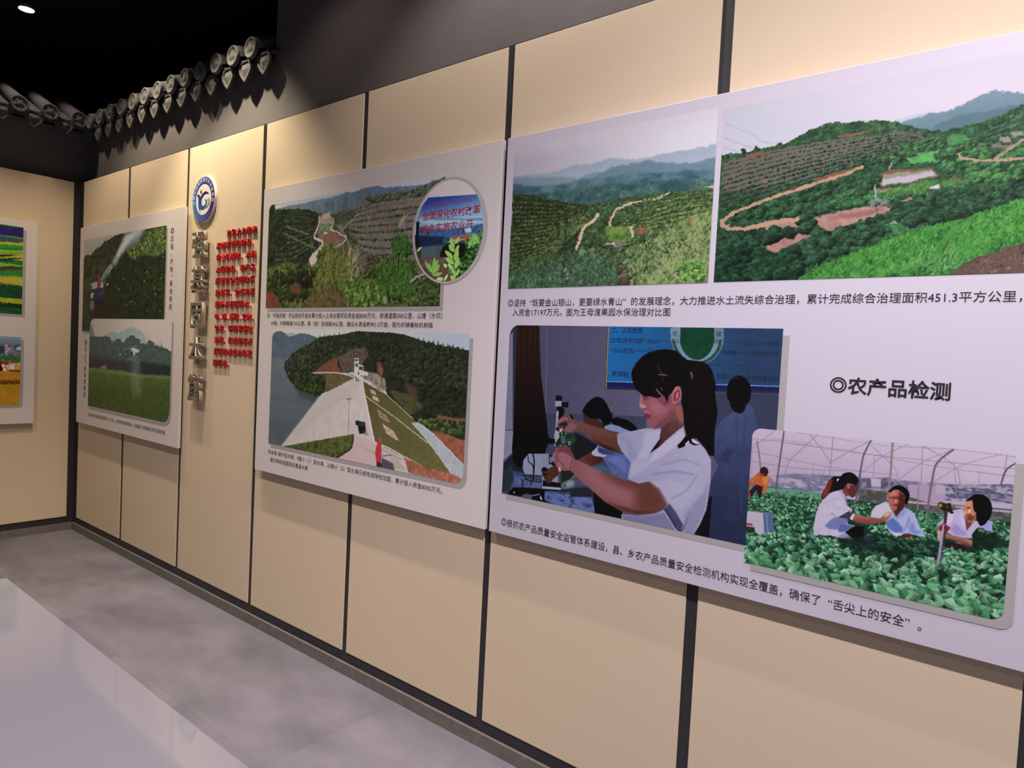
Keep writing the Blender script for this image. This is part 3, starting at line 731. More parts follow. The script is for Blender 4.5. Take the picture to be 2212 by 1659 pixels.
  ('P',[4386,1078,4386,1077,4386,1077,4386,1076,4386,1076,4385,1075,4385,1075,4384,1075,4383,1075,4383,1075,4382,1075,4382,1076,4381,1076,4381,1077,4381,1077,4381,1078,4381,1078,4382,1079,4382,1079,4382,1080,4383,1080,4384,1080,4384,1080,4385,1080,4385,1080,4386,1079,4386,1079,4386,1078],'b8d0c8',{}),
  ('S',[4410,1053,4432,1070],2.0,'8a8a78',{'sm':1}),
  ('P',[4334,1118,4347,1145,4374,1157,4401,1149,4421,1120,4450,1113,4522,1094,4599,1081,4656,1076,4696,1090,4727,1074,4756,1033,4741,1011,4702,991,4658,980,4605,982,4545,1000,4493,1029,4445,1056,4409,1080,4385,1075,4373,1076,4351,1085],'8a545e',{'g':('683d38',4513,1063,4714,1048)}),
  ('P',[4454,1102,4529,1077,4600,1060,4663,1049,4656,1002,4604,997,4538,1019,4462,1064],'9c646e',{'f':23.4,'a':0.8}),
  ('P',[4522,1095,4599,1082,4656,1076,4696,1090,4702,1078,4652,1061,4589,1065,4523,1083],'4f2a20',{'f':18.4,'a':0.7}),
  ('P',[4642,1064,4702,1080,4746,1038,4702,1001,4657,988],'5e342e',{'f':27.1,'a':0.7}),
  ('P',[4550,1002,4605,985,4658,981,4740,1012,4702,1001,4657,993,4604,997],'4d2620',{'f':3.7,'a':0.7}),
  ('P',[4352,1138,4372,1159,4388,1160,4410,1141,4422,1120,4400,1126,4379,1130],'6d3b45',{'f':1.8,'sm':1}),
  ('P',[4353,1124,4373,1136,4406,1125,4412,1108,4403,1085,4376,1099,4359,1112],'96606c',{'f':2.6,'sm':1}),
  ('S',[4343,1121,4351,1100,4366,1082],1.5,'55303c',{'sm':1}),
  ('S',[4352,1131,4359,1107,4382,1090],1.5,'4a2834',{'sm':1}),
  ('P',[4334,1120,4342,1130,4340,1111,4349,1093,4337,1104],'a87884',{'sm':1}),
  ('P',[4352,1093,4362,1101,4378,1088,4371,1082],'9a6470',{'sm':1}),
  ('P',[4359,1083,4367,1084,4371,1073,4364,1070],'d0a0ac',{'sm':1}),
  ('S',[4414,1114,4409,1103,4406,1085],2.0,'7a1f24',{'sm':1}),
  ('P',[4573,1217,4600,1225,4666,1245,4724,1252,4726,1225,4790,1266,4798,1238,4835,1226,4860,1207,4879,1178,4882,1120,4875,1037,4859,991,4835,946,4605,945,4605,973,4658,978,4717,995,4746,1013,4759,1034,4727,1073,4692,1088,4656,1076,4619,1084,4628,1137,4593,1166,4577,1190],'9892b6',{'g':('aaa2c2',4619,1172,4838,1178)}),
  ('P',[4627,1136,4672,1156,4688,1135,4650,1102,4622,1089],'b0a9c8',{'f':9.1,'a':0.7}),
  ('P',[4574,1213,4602,1193,4629,1136,4646,1161,4622,1205,4590,1222],'8b86ae',{'f':6.5,'a':0.7}),
  ('P',[4667,1233,4723,1246,4725,1217,4682,1159,4647,1148,4664,1196],'b4acca',{'f':5.4,'a':0.8}),
  ('P',[4787,1255,4798,1225,4735,1173,4678,1134,4714,1193],'bdb4cf',{'f':4.4,'a':0.8}),
  ('P',[4696,1086,4749,1104,4820,1097,4835,1078,4802,1019,4754,1028,4727,1069],'b2aac8',{'f':7.0,'a':0.7}),
  ('P',[4745,1013,4761,1034,4784,1011,4810,976,4801,961,4782,967],'484468',{'f':2.6}),
  ('S',[4748,1014,4776,983,4788,965,4806,963,4822,1005],3.5,'1d1a34',{'sm':1}),
  ('P',[4606,969,4698,986,4746,1004,4782,962,4779,939,4608,941],'7a769c',{'f':5.4}),
  ('P',[4812,1012,4862,1082,4878,1119,4870,1032,4839,952,4806,958],'8a84aa',{'f':6.0,'a':0.8}),
  ('S',[4700,1110,4771,1129,4832,1129],4.4,'8480a8',{'sm':1,'f':3.5}),
  ('S',[4727,1141,4793,1167,4848,1158],3.5,'8a86ac',{'sm':1,'f':3.5}),
  ('S',[4767,1048,4812,1082,4841,1131],4.4,'8f89b0',{'sm':1,'f':3.5}),
  ('P',[4721,1259,4739,1274,4753,1317,4767,1334,4791,1317,4793,1266,4772,1249,4742,1221,4717,1194,4718,1227],'78464c',{'g':('4a2a30',4750,1309,4730,1212)}),
  ('P',[4757,1318,4778,1327,4792,1274,4777,1276,4765,1299],'8c5a50',{'f':3.9,'a':0.8}),
  ('P',[4723,1259,4743,1273,4749,1258,4731,1232],'54303c',{'f':3.2,'a':0.8}),
  ('P',[4723,1227,4716,1194,4687,1171,4695,1184],'17101b',{}),
  ('P',[4646,1351,4656,1345,4680,1345,4704,1344,4722,1334,4739,1348,4755,1357,4771,1342,4757,1323,4755,1310,4748,1285,4736,1267,4720,1254,4697,1247,4682,1252,4674,1265,4678,1272,4666,1280,4666,1289,4658,1295,4661,1301,4649,1306,4642,1314,4645,1330],'8c505e',{'sm':1}),
  ('P',[4676,1333,4718,1330,4737,1312,4721,1291,4694,1292,4680,1311],'9e6070',{'f':9.9,'a':0.9}),
  ('P',[4709,1266,4738,1288,4753,1317,4752,1298,4737,1266,4719,1253,4693,1246],'683a48',{'f':4.7,'a':0.8}),
  ('P',[4645,1319,4655,1318,4667,1313,4665,1306,4649,1306],'b7808a',{'f':1.2,'sm':1}),
  ('P',[4646,1349,4655,1343,4655,1321,4646,1316],'a2646e',{'f':2.0}),
  ('P',[4661,1301,4676,1301,4679,1291,4666,1290],'9c6068',{'f':1.6}),
  ('P',[4664,1290,4679,1288,4686,1284,4677,1276,4667,1279],'6c2b38',{'f':0.8,'sm':1}),
  ('S',[4678,1272,4695,1276],1.0,'6a3440',{'sm':1,'f':1.2}),
  ('P',[4659,1307,4668,1305,4663,1302],'54283a',{'f':0.8}),
  ('P',[4653,1341,4673,1343,4676,1335,4659,1329],'6a3848',{'f':1.6}),
  ('P',[4752,1368,4761,1379,4773,1377,4779,1362,4775,1340,4761,1327,4752,1329,4747,1344,4748,1356],'a45e6c',{'sm':1}),
  ('P',[4759,1363,4769,1369,4774,1354,4767,1338,4756,1337,4755,1351],'6c303c',{'f':1.6,'sm':1}),
  ('P',[4763,1357,4768,1362,4768,1350,4762,1340],'c08088',{'f':0.8,'sm':1}),
  ('P',[4757,1371,4764,1375,4763,1365,4758,1365],'c07c88',{'f':0.8}),
  ('P',[4695,1346,4725,1358,4746,1356,4748,1333,4732,1315,4712,1326],'7d4450',{'f':1.2}),
  ('P',[4610,1404,4614,1420,4626,1441,4643,1460,4667,1475,4695,1483,4725,1486,4753,1482,4774,1467,4792,1456,4811,1456,4835,1454,4854,1446,4867,1429,4874,1407,4880,1388,4879,1366,4887,1325,4890,1306,4884,1264,4888,1191,4874,1189,4852,1217,4833,1234,4822,1233,4844,1217,4826,1213,4810,1219,4794,1204,4780,1198,4774,1206,4785,1218,4797,1235,4801,1240,4793,1266,4786,1312,4779,1330,4779,1360,4773,1380,4759,1378,4747,1358,4739,1350,4735,1327,4726,1345,4721,1348,4704,1339,4678,1343,4657,1341,4642,1352,4627,1362,4617,1383],'0c090b',{}),
  ('P',[4787,1448,4841,1451,4871,1395,4882,1283,4866,1224,4813,1257,4793,1352],'120b0e',{'f':7.6,'a':0.7}),
  ('S',[4698,1440,4704,1421,4717,1415],1.4,'5a504c',{'sm':1,'f':0.8}),
  ('S',[4703,1409,4717,1410,4730,1408],2.4,'8c7d76',{'sm':1,'f':0.8}),
  ('S',[4697,1366,4706,1357,4718,1348],2.8,'9c8c84',{'sm':1,'f':0.8}),
  ('S',[4711,1371,4717,1364],2.0,'84766e',{'sm':1,'f':0.8}),
  ('S',[4714,1393,4718,1402],2.0,'4a423e',{'sm':1,'f':1.2}),
  ('S',[4732,1387,4736,1379],2.8,'2a2220',{'sm':1,'f':1.2}),
  ('P',[4801,1420,4806,1423,4811,1411,4810,1402,4805,1407],'4a4763',{'sm':1}),
  ('S',[4728,1335,4725,1321],0.8,'1c0f12',{'sm':1}),
  ('S',[4769,1281,4768,1266,4772,1252],1.0,'1a1014',{'sm':1}),
  ('P',[4819,1232,4836,1224,4842,1218,4822,1221],'c4bccf',{'sm':1}),
  ('P',[4808,1224,4798,1212,4806,1213,4812,1220],'b8b0c6',{'sm':1}),
], (38, 0, 0, 0), False, 'printed photo of a person in a white coat swirling a flask in a laboratory'))
PICS.append(('vegetable_field_photo', 'C', 'B', 0.0316, (4991, 912, 5566, 1281), (1.15, 1.2), 'cabfce', 5, [
  ('P',[4956,1289,5578,1352,5607,908,4992,727],'c8b6ca',{'g':('b5a3bc',5267,1289,5259,1164)}),
  ('T',[4987,1143,5114,1175,5257,1186,5350,1193,5457,1200,5575,1215,5577,1184,5353,1153,5177,1137,4989,1114],['b3a4bb','857b98','6a6484','a99bb2'],14.7,{'ax':2.2,'seed':4,'k':2.2,'f':1.7}),
  ('T',[5257,1182,5323,1196,5373,1187,5374,1174,5259,1160],['45435e','8f88a2'],11.2,{'ax':1,'seed':1,'k':2.2,'f':1.7}),
  ('P',[5285,1188,5308,1190,5308,1170,5288,1169],'b4aec2',{}),
  ('T',[5437,1197,5574,1219,5577,1176,5439,1160],['8c84a0','4a4866','b5a8bc','6a6784'],12.0,{'ax':2.5,'seed':9,'k':2.2,'f':0.8}),
  ('P',[5365,1186,5440,1193,5443,1156,5368,1148],'a794ae',{'f':1.7}),
  ('P',[5421,1194,5440,1193,5442,1175,5422,1174],'b8a2b4',{}),
  ('T',[5259,1158,5329,1163,5408,1150,5572,1163,5573,1134,5402,1126,5297,1129,5261,1129],['5a5460','44483c','7a7080'],10.9,{'ax':2,'seed':1,'k':2.2}),
  ('P',[5353,1146,5572,1159,5572,1155,5353,1141],'b5a8bc',{'f':1.2}),
  ('P',[4986,1121,5062,1130,5116,1134,5178,1132,5237,1129,5297,1129,5354,1130,5402,1127,5462,1131,5580,1135,5595,904,4992,727,4969,1088],'1c3c2c',{'g':('163024',5195,1131,5249,938)}),
  ('P',[4986,1121,5116,1134,5178,1132,5179,1115,5063,1114,4987,1101],'5f9480',{'f':1.9}),
  ('S',[4990,1252,5229,1249,5420,1236,5573,1235],1.7,'8f8398',{'sm':1,'a':0.85}),
  ('S',[4992,1218,5190,1202,5344,1204],1.8,'8f8398',{'sm':1,'a':0.85}),
  ('S',[5075,1251,5281,1246,5572,1252],1.7,'8f8398',{'sm':1,'a':0.85}),
  ('S',[4991,1190,5113,1188,5232,1198],1.9,'8f8398',{'sm':1,'a':0.85}),
  ('S',[5107,1281,5307,1272,5452,1280,5571,1277],1.3,'8f8398',{'sm':1,'a':0.85}),
  ('S',[4984,1233,5054,1256,5170,1255],1.4,'8f8398',{'sm':1,'a':0.85}),
  ('S',[4992,1224,5048,1279],1.9,'8f8398',{'sm':1,'a':0.85}),
  ('S',[5089,1202,5157,1282],2.3,'8f8398',{'sm':1,'a':0.85}),
  ('S',[5138,1279,5171,1242,5192,1212],2.3,'8f8398',{'sm':1,'a':0.85}),
  ('S',[5190,1212,5237,1250,5279,1279],2.2,'8f8398',{'sm':1,'a':0.85}),
  ('S',[5090,1201,5083,1165,5079,1093],2.3,'8f8398',{'sm':1,'a':0.85}),
  ('S',[5266,1200,5309,1246,5360,1281],1.7,'8f8398',{'sm':1,'a':0.85}),
  ('S',[5280,1269,5333,1223,5344,1194],1.7,'8f8398',{'sm':1,'a':0.85}),
  ('S',[5344,1193,5395,1245,5449,1279],1.7,'8f8398',{'sm':1,'a':0.85}),
  ('S',[5392,1280,5455,1242,5468,1201],2.0,'8f8398',{'sm':1,'a':0.85}),
  ('S',[5409,1192,5471,1247,5539,1280],1.6,'8f8398',{'sm':1,'a':0.85}),
  ('S',[5549,1279,5548,1234],2.0,'8f8398',{'sm':1,'a':0.85}),
  ('S',[5389,1280,5392,1190],2.1,'8f8398',{'sm':1,'a':0.85}),
  ('S',[5194,1279,5192,1181],2.7,'8f8398',{'sm':1,'a':0.85}),
  ('S',[5178,1197,5178,1133],1.8,'8f8398',{'sm':1,'a':0.85}),
  ('S',[5152,1189,5155,1120],1.8,'8f8398',{'sm':1,'a':0.85}),
  ('S',[5290,1239,5291,1191],1.7,'8f8398',{'sm':1,'a':0.85}),
  ('S',[5455,1241,5463,1172],1.6,'8f8398',{'sm':1,'a':0.85}),
  ('S',[5502,1239,5504,1204],1.2,'8f8398',{'sm':1,'a':0.85}),
  ('S',[4990,1253,4996,1152],1.9,'8f8398',{'sm':1,'a':0.85}),
  ('S',[5073,1280,5066,1181,5060,1087],4.2,'62586c',{'sm':1}),
  ('S',[5004,1246,5016,1193,5025,1095],3.4,'7a6a76',{'sm':1}),
  ('S',[5280,1280,5266,1241,5261,1191,5255,1108],3.9,'5d5468',{'sm':1}),
  ('S',[5327,1280,5327,1201,5325,1142],4.7,'8a7a78',{'sm':1}),
  ('S',[5450,1279,5422,1247,5414,1210,5407,1107],4.5,'7c5a6a',{'sm':1}),
  ('S',[5567,1265,5550,1246,5543,1214],3.5,'5a5266',{'sm':1}),
  ('S',[5387,1189,5389,1130],2.9,'8a7c90',{'sm':1}),
  ('L',[4987,1115,5178,1129,5293,1126,5302,1114,5155,1083,4989,1077],650,2.3,3.7,['4c8a62','356e4e','639c76','24553c','7fb08c','2c6046'],{'asp':0.62,'al':1}),
  ('L',[5365,1128,5462,1130,5573,1134,5571,1096,5447,1087,5367,1096],420,2.8,4.5,['4c8a62','356e4e','639c76','24553c','7fb08c','2c6046'],{'asp':0.62,'al':1}),
  ('L',[4988,1087,5162,1103,5168,1020,5070,1000,4994,994],420,3.8,7.1,['4c8a62','356e4e','639c76','24553c','7fb08c','2c6046'],{'asp':0.62,'al':1}),
  ('L',[5253,1119,5316,1125,5428,1120,5431,1067,5322,1044,5256,1083],330,3.4,6.0,['4c8a62','356e4e','639c76','24553c','7fb08c','2c6046'],{'asp':0.62,'al':1}),
  ('P',[4994,1139,5008,1156,5020,1165,5043,1154,5041,1129,5031,1108,5022,1126,4999,1127,4992,1111,4989,1129],'b65c30',{'sm':1,'n':(0.25,9.6)}),
  ('P',[5023,1156,5043,1151,5034,1128],'d08038',{'f':2.4}),
  ('P',[4992,1110,5010,1129,5028,1126,5025,1096,5019,1095,5011,1114,5003,1098,4993,1091],'2c1822',{}),
  ('P',[5040,1169,5040,1166,5039,1163,5038,1160,5036,1158,5034,1156,5032,1155,5029,1154,5027,1154,5024,1155,5022,1156,5020,1158,5019,1160,5018,1163,5017,1165,5017,1168,5018,1171,5019,1174,5021,1176,5023,1178,5025,1179,5028,1180,5030,1180,5033,1179,5035,1178,5037,1176,5038,1174,5039,1171],'33181a',{}),
  ('P',[5018,1162,5030,1162,5028,1154,5021,1155],'7a3e30',{'f':1.0}),
  ('P',[4990,1102,4996,1104,4998,1091,4990,1091],'9a3030',{}),
  ('P',[4989,1053,5027,1057,5057,1060,5065,1008,5020,991,5011,1012,4990,1010],'b9b1c4',{}),
  ('P',[5033,1056,5058,1060,5066,1007,5040,998],'55658e',{}),
  ('S',[5042,1056,5050,1002],2.4,'8494b8',{}),
  ('S',[5008,1057,5034,1057],3.8,'6c6478',{}),
  ('P',[4990,1021,5007,1022,5007,1016,4991,1014],'a04050',{}),
  ('P',[4989,1011,5013,1013,5014,984,4991,979],'173424',{'f':1.5}),
  ('P',[5235,1047,5260,1065,5278,1069,5280,1043,5271,1029,5257,1032],'0d0a0f',{}),
  ('P',[5219,1150,5228,1137,5238,1113,5250,1103,5235,1093,5218,1079,5239,1078,5242,1066,5258,1066,5236,1045,5258,1029,5219,1029,5202,1030,5164,1021,5162,1040,5165,1074,5171,1099,5179,1116,5195,1135],'c3b7d0',{'n':(0.05,15.1)}),
  ('P',[5189,1052,5198,1065,5208,1076,5218,1080,5241,1079,5240,1065,5227,1048,5215,1047,5197,1046],'737aac',{'f':1.8}),
  ('P',[5219,1029,5237,1044,5258,1029,5239,1030],'9090c2',{'f':0.8}),
  ('P',[5226,1063,5258,1065,5236,1046,5222,1042,5221,1051],'5a64a8',{'f':1.3}),
  ('P',[5213,1144,5219,1150,5228,1137,5238,1113,5234,1115,5223,1136],'aaa2cc',{'f':1.0}),
  ('S',[5203,1088,5213,1079,5218,1079],2.0,'8b87b0',{'sm':1,'f':1.3}),
  ('S',[5192,1077,5203,1084],1.8,'9a94bc',{'sm':1,'f':1.0}),
  ('S',[5204,1125,5219,1125],1.8,'aaa2c4',{'sm':1,'f':1.0}),
  ('S',[5204,1105,5225,1103],1.5,'aea5c6',{'sm':1,'f':1.0}),
  ('S',[5233,1135,5237,1114],1.8,'5c5c8c',{'sm':1,'f':0.5}),
  ('P',[5178,1116,5177,1131,5185,1151,5192,1168,5202,1180,5217,1183,5224,1191,5236,1196,5247,1194,5257,1185,5259,1173,5252,1165,5242,1168,5233,1164,5226,1152,5213,1146,5204,1142,5195,1136,5188,1128],'140d11',{'sm':1}),
  ('P',[5178,1116,5177,1130,5185,1151,5192,1166,5200,1174,5198,1157,5194,1139,5187,1127],'72291b',{'f':2.0}),
  ('P',[5180,1122,5182,1139,5188,1152,5188,1135],'94361e',{'f':1.5,'a':0.8}),
  ('P',[5240,1166,5252,1165,5259,1173,5261,1162,5259,1157,5257,1150,5255,1141,5248,1134,5238,1138,5233,1135,5227,1143,5225,1151,5233,1165],'5c2c2e',{'sm':1}),
  ('P',[5225,1151,5231,1155,5239,1139,5233,1135],'70403e',{'f':1.3}),
  ('P',[5233,1165,5238,1168,5241,1161,5237,1154,5234,1158],'a65e5c',{'sm':1}),
  ('P',[5209,1173,5211,1176,5215,1175,5211,1168],'d8ccd0',{'f':0.4}),
  ('P',[5253,1095,5275,1093,5314,1094,5325,1103,5330,1109,5331,1099,5321,1088,5288,1075,5265,1073,5252,1078],'a65f5c',{'g':('7a3c38',5281,1091,5282,1075)}),
  ('P',[5225,1081,5233,1092,5246,1102,5254,1098,5247,1085,5235,1081],'3c3648',{'n':(0.6,3.7)}),
  ('P',[5245,1081,5252,1096,5256,1094,5251,1077],'d2cacf',{}),
  ('P',[5242,1102,5250,1103,5247,1095],'a8a0bc',{'f':0.6}),
  ('P',[5278,1040,5289,1052,5303,1051,5304,1043,5294,1030,5283,1031],'948cb8',{}),
  ('P',[5301,1045,5301,1045,5301,1045,5300,1044,5300,1044,5299,1043,5299,1043,5298,1043,5297,1043,5297,1043,5296,1043,5296,1043,5295,1043,5295,1044,5295,1044,5295,1045,5295,1045,5295,1046,5296,1046,5296,1046,5297,1047,5298,1047,5298,1047,5299,1047,5300,1047,5300,1047,5301,1046,5301,1046],'1a1a24',{}),
  ('P',[5291,1093,5292,1108,5302,1124,5322,1137,5328,1135,5335,1119,5345,1103,5348,1103,5358,1121,5361,1130,5370,1127,5383,1119,5389,1105,5398,1086,5409,1069,5399,1068,5384,1069,5364,1067,5360,1052,5343,1060,5328,1073,5328,1090,5316,1086,5292,1082],'a6aed6',{}),
  ('P',[5292,1094,5294,1109,5302,1123,5322,1136,5327,1134,5334,1120,5336,1113,5320,1099],'c5becb',{'f':1.7}),
  ('P',[5327,1091,5339,1102,5349,1093,5361,1081,5362,1069,5343,1066,5329,1075],'5d6db2',{'f':2.6}),
  ('P',[5373,1087,5382,1100,5387,1082,5401,1079,5387,1070,5376,1074],'7f8cc8',{'f':2.1}),
  ('P',[5329,1072,5343,1066,5362,1067,5360,1052,5343,1059],'c6cce0',{'f':0.9}),
  ('P',[5373,1115,5376,1099,5371,1084,5363,1071],'7380c0',{'f':1.7,'a':0.7}),
  ('P',[5360,1128,5370,1123,5361,1109,5348,1098,5344,1102],'8d9ad0',{'f':1.1}),
  ('P',[5325,1152,5330,1163,5340,1170,5350,1168,5360,1158,5364,1143,5360,1129,5352,1117,5347,1104,5338,1116,5332,1124,5329,1133,5326,1139],'a85c54',{'sm':1}),
  ('P',[5348,1167,5360,1158,5364,1143,5360,1128,5351,1115,5347,1105,5340,1115,5347,1125,5345,1134,5350,1141,5346,1150,5349,1158],'4d1e1a',{'f':1.7}),
  ('P',[5325,1160,5331,1171,5342,1180,5353,1180,5364,1174,5370,1164,5369,1146,5365,1137,5361,1143,5361,1157,5349,1168,5338,1169,5331,1162],'0b0709',{'sm':1}),
  ('P',[5336,1149,5345,1152,5346,1149,5338,1146],'341414',{'f':0.6}),
  ('P',[5328,1159,5340,1167,5343,1157,5331,1151],'c08070',{'f':2.1,'a':0.8}),
  ('P',[5340,1144,5344,1145,5345,1139,5341,1137],'d08070',{'f':0.6}),
  ('P',[5336,1131,5345,1134,5344,1130,5337,1130],'5a1a1c',{'f':0.4}),
  ('P',[5335,1129,5343,1130,5341,1125,5336,1125],'c06058',{'f':0.6}),
  ('S',[5329,1147,5336,1150,5345,1150],1.5,'4a2420',{'sm':1,'f':0.4}),
  ('S',[5341,1148,5343,1140],1.9,'cc8070',{'sm':1,'f':0.6}),
  ('P',[5328,1144,5334,1143,5334,1134,5330,1135],'bb7062',{'f':1.1,'a':0.8}),
  ('P',[5324,1153,5326,1154,5327,1147,5325,1147],'c06868',{'f':0.3}),
  ('P',[5360,1064,5375,1070,5385,1065,5385,1056,5376,1052,5368,1052,5360,1054],'56282a',{'sm':1}),
  ('S',[5379,1064,5384,1056],2.3,'b08078',{'sm':1,'f':0.5}),
  ('P',[5316,1100,5328,1115,5336,1112,5337,1107,5328,1093,5323,1088,5292,1076,5291,1093,5313,1094],'b88678',{'g':('8a4a44',5324,1108,5323,1088)}),
  ('P',[5320,1102,5328,1114,5332,1110,5324,1099],'d0aa90',{'f':1.1}),
  ('P',[5430,1082,5436,1110,5447,1131,5460,1141,5476,1148,5480,1134,5487,1099,5501,1125,5508,1124,5513,1116,5521,1128,5526,1132,5533,1126,5534,1107,5518,1107,5504,1099,5499,1084,5487,1083,5466,1082,5451,1087],'bbaad3',{}),
  ('P',[5464,1113,5472,1105,5486,1096,5488,1087,5465,1085,5457,1095],'9f90c6',{'f':2.7}),
  ('P',[5475,1145,5483,1121,5486,1101,5475,1115,5472,1133],'c9b8d8',{'f':1.1}),
  ('P',[5513,1116,5526,1131,5532,1125,5533,1108,5519,1109],'9a9ad0',{'f':1.6}),
  ('P',[5449,1135,5461,1141,5458,1114,5449,1105],'d0c0dc',{'f':1.6}),
  ('P',[5483,1122,5497,1123,5487,1099],'783a30',{}),
  ('P',[5477,1145,5481,1160,5485,1167,5494,1171,5498,1149,5502,1141,5501,1129,5495,1121,5488,1120,5483,1128,5479,1136],'c07c5e',{'sm':1}),
  ('P',[5489,1137,5501,1141,5500,1129,5494,1122,5488,1122,5484,1126],'7c3a22',{'f':1.6}),
  ('P',[5481,1162,5491,1166,5494,1153,5484,1151],'cc8c70',{'f':1.6}),
  ('P',[5486,1146,5492,1150,5492,1144,5487,1138],'e8bc90',{'f':0.9}),
  ('P',[5494,1144,5501,1144,5499,1136,5495,1134],'c88868',{'f':0.9}),
  ('P',[5482,1135,5490,1139,5490,1135,5483,1132],'a03a38',{'f':0.6}),
  ('P',[5484,1153,5491,1154,5490,1151,5485,1150],'4a2018',{'f':0.5}),
  ('P',[5478,1141,5482,1146,5483,1130],'e0b898',{'f':1.1}),
  ('P',[5481,1166,5487,1174,5496,1183,5508,1186,5520,1182,5528,1170,5531,1155,5528,1137,5520,1121,5513,1115,5508,1120,5503,1132,5502,1141,5497,1149,5494,1166,5493,1170,5486,1167],'0b0809',{'sm':1}),
  ('P',[5448,1085,5465,1083,5487,1083,5501,1079,5506,1073,5503,1067,5496,1064,5488,1065,5474,1072,5448,1074],'a86c62',{'g':('703a36',5473,1083,5474,1066)}),
  ('P',[5481,1078,5496,1080,5504,1074,5497,1069],'a4706a',{'f':0.9}),
  ('P',[5466,1070,5478,1069,5482,1061,5475,1062],'c0a0a8',{'f':0.7}),
  ('P',[5432,1086,5434,1091,5443,1090,5447,1082,5445,1067,5437,1063,5432,1071],'c89a80',{'f':0.6}),
  ('P',[5434,1099,5442,1108,5457,1100,5448,1085,5434,1090],'8c1e26',{'f':0.3}),
  ('P',[5446,1067,5474,1068,5488,1062,5494,1053,5474,1048,5450,1049],'2c161c',{'f':1.4}),
  ('P',[5498,1093,5507,1110,5519,1110,5524,1100,5541,1105,5545,1086,5526,1059,5502,1063,5499,1082],'12261a',{'sm':1,'n':(0.5,6.7)}),
  ('P',[5507,1108,5513,1111,5521,1106,5519,1101,5510,1102],'4c7050',{'f':0.7}),
  ('P',[5441,1135,5448,1135,5448,1108,5441,1106],'3c2838',{}),
  ('S',[5441,1130,5442,1109],1.4,'9a7a72',{'sm':1,'f':0.3}),
  ('P',[5441,1105,5448,1105,5442,1005,5435,1004],'3a3046',{}),
  ('P',[5441,1105,5444,1105,5440,1005,5435,1004],'aaa2bc',{}),
  ('P',[5428,1149,5433,1156,5443,1154,5453,1156,5456,1142,5460,1135,5456,1132,5448,1136,5440,1136,5429,1143],'2b1b12',{'sm':1}),
  ('P',[5429,1150,5434,1153,5438,1148,5434,1142,5430,1143],'a47a30',{'f':0.7}),
  ('P',[5444,1150,5449,1151,5449,1143,5445,1142],'4a3420',{'f':0.7}),
  ('P',[5456,1150,5463,1153,5463,1149,5457,1146],'6a5a20',{'f':0.6}),
  ('L',[4987,993,5159,1021,5243,1027,5322,1031,5316,1016,4990,944],260,5.5,9.1,['4c8a62','356e4e','639c76','24553c','7fb08c','2c6046','8fb89a'],{'asp':0.62,'al':1}),
  ('P',[5219,1022,5313,1059,5381,1052,5447,1045,5502,1041,5469,1013,5245,992],'10231a',{'f':5.9,'a':0.85}),
  ('L',[5305,1058,5381,1056,5446,1049,5444,1032,5315,1025],120,4.2,6.7,['1d3c2a','2c5840','14281d','3a6a4c'],{'asp':0.62,'al':1}),
  ('L',[5446,1053,5501,1049,5577,1085,5573,1045,5448,1020],130,4.8,7.2,['4c8a62','356e4e','639c76','24553c','7fb08c','2c6046'],{'asp':0.62,'al':1}),
  ('L',[4986,963,5203,996,5361,1017,5578,1058,5575,966,5509,932,5250,920,4990,910],420,6.9,13.8,['4c8a62','356e4e','639c76','24553c','7fb08c','2c6046','193a2a','14301f','1d4030'],{'asp':0.7,'al':1}),
  ('L',[4987,953,5204,991,5362,1013,5579,1054,5575,962,5509,928,5250,916,4990,905],210,6.5,12.9,['5a9068','6fa27c','3c7852','84b090'],{'asp':0.62,'al':1}),
  ('L',[4979,927,5164,936,5366,941,5584,973,5582,909,5477,899,5251,898,4982,883],130,11.3,19.1,['4c8a62','356e4e','639c76','24553c','7fb08c','2c6046','193a2a','17382a'],{'asp':0.75,'al':1}),
  ('L',[4979,927,5164,936,5366,941,5584,973,5582,909,5477,899,5251,898,4982,883],80,10.4,17.3,['5c966a','78aa82','3f7d55'],{'asp':0.66,'al':1}),
  ('P',[5440,1095,5447,1097,5443,1010,5434,1008],'3a3046',{}),
  ('P',[5440,1095,5444,1096,5441,1010,5434,1008],'a59cb8',{'g':('8a84a4',5438,1087,5437,1016)}),
], (25, 0, 25, 0), False, 'printed photo of three persons crouching among green leaf vegetables under a bare greenhouse frame'))
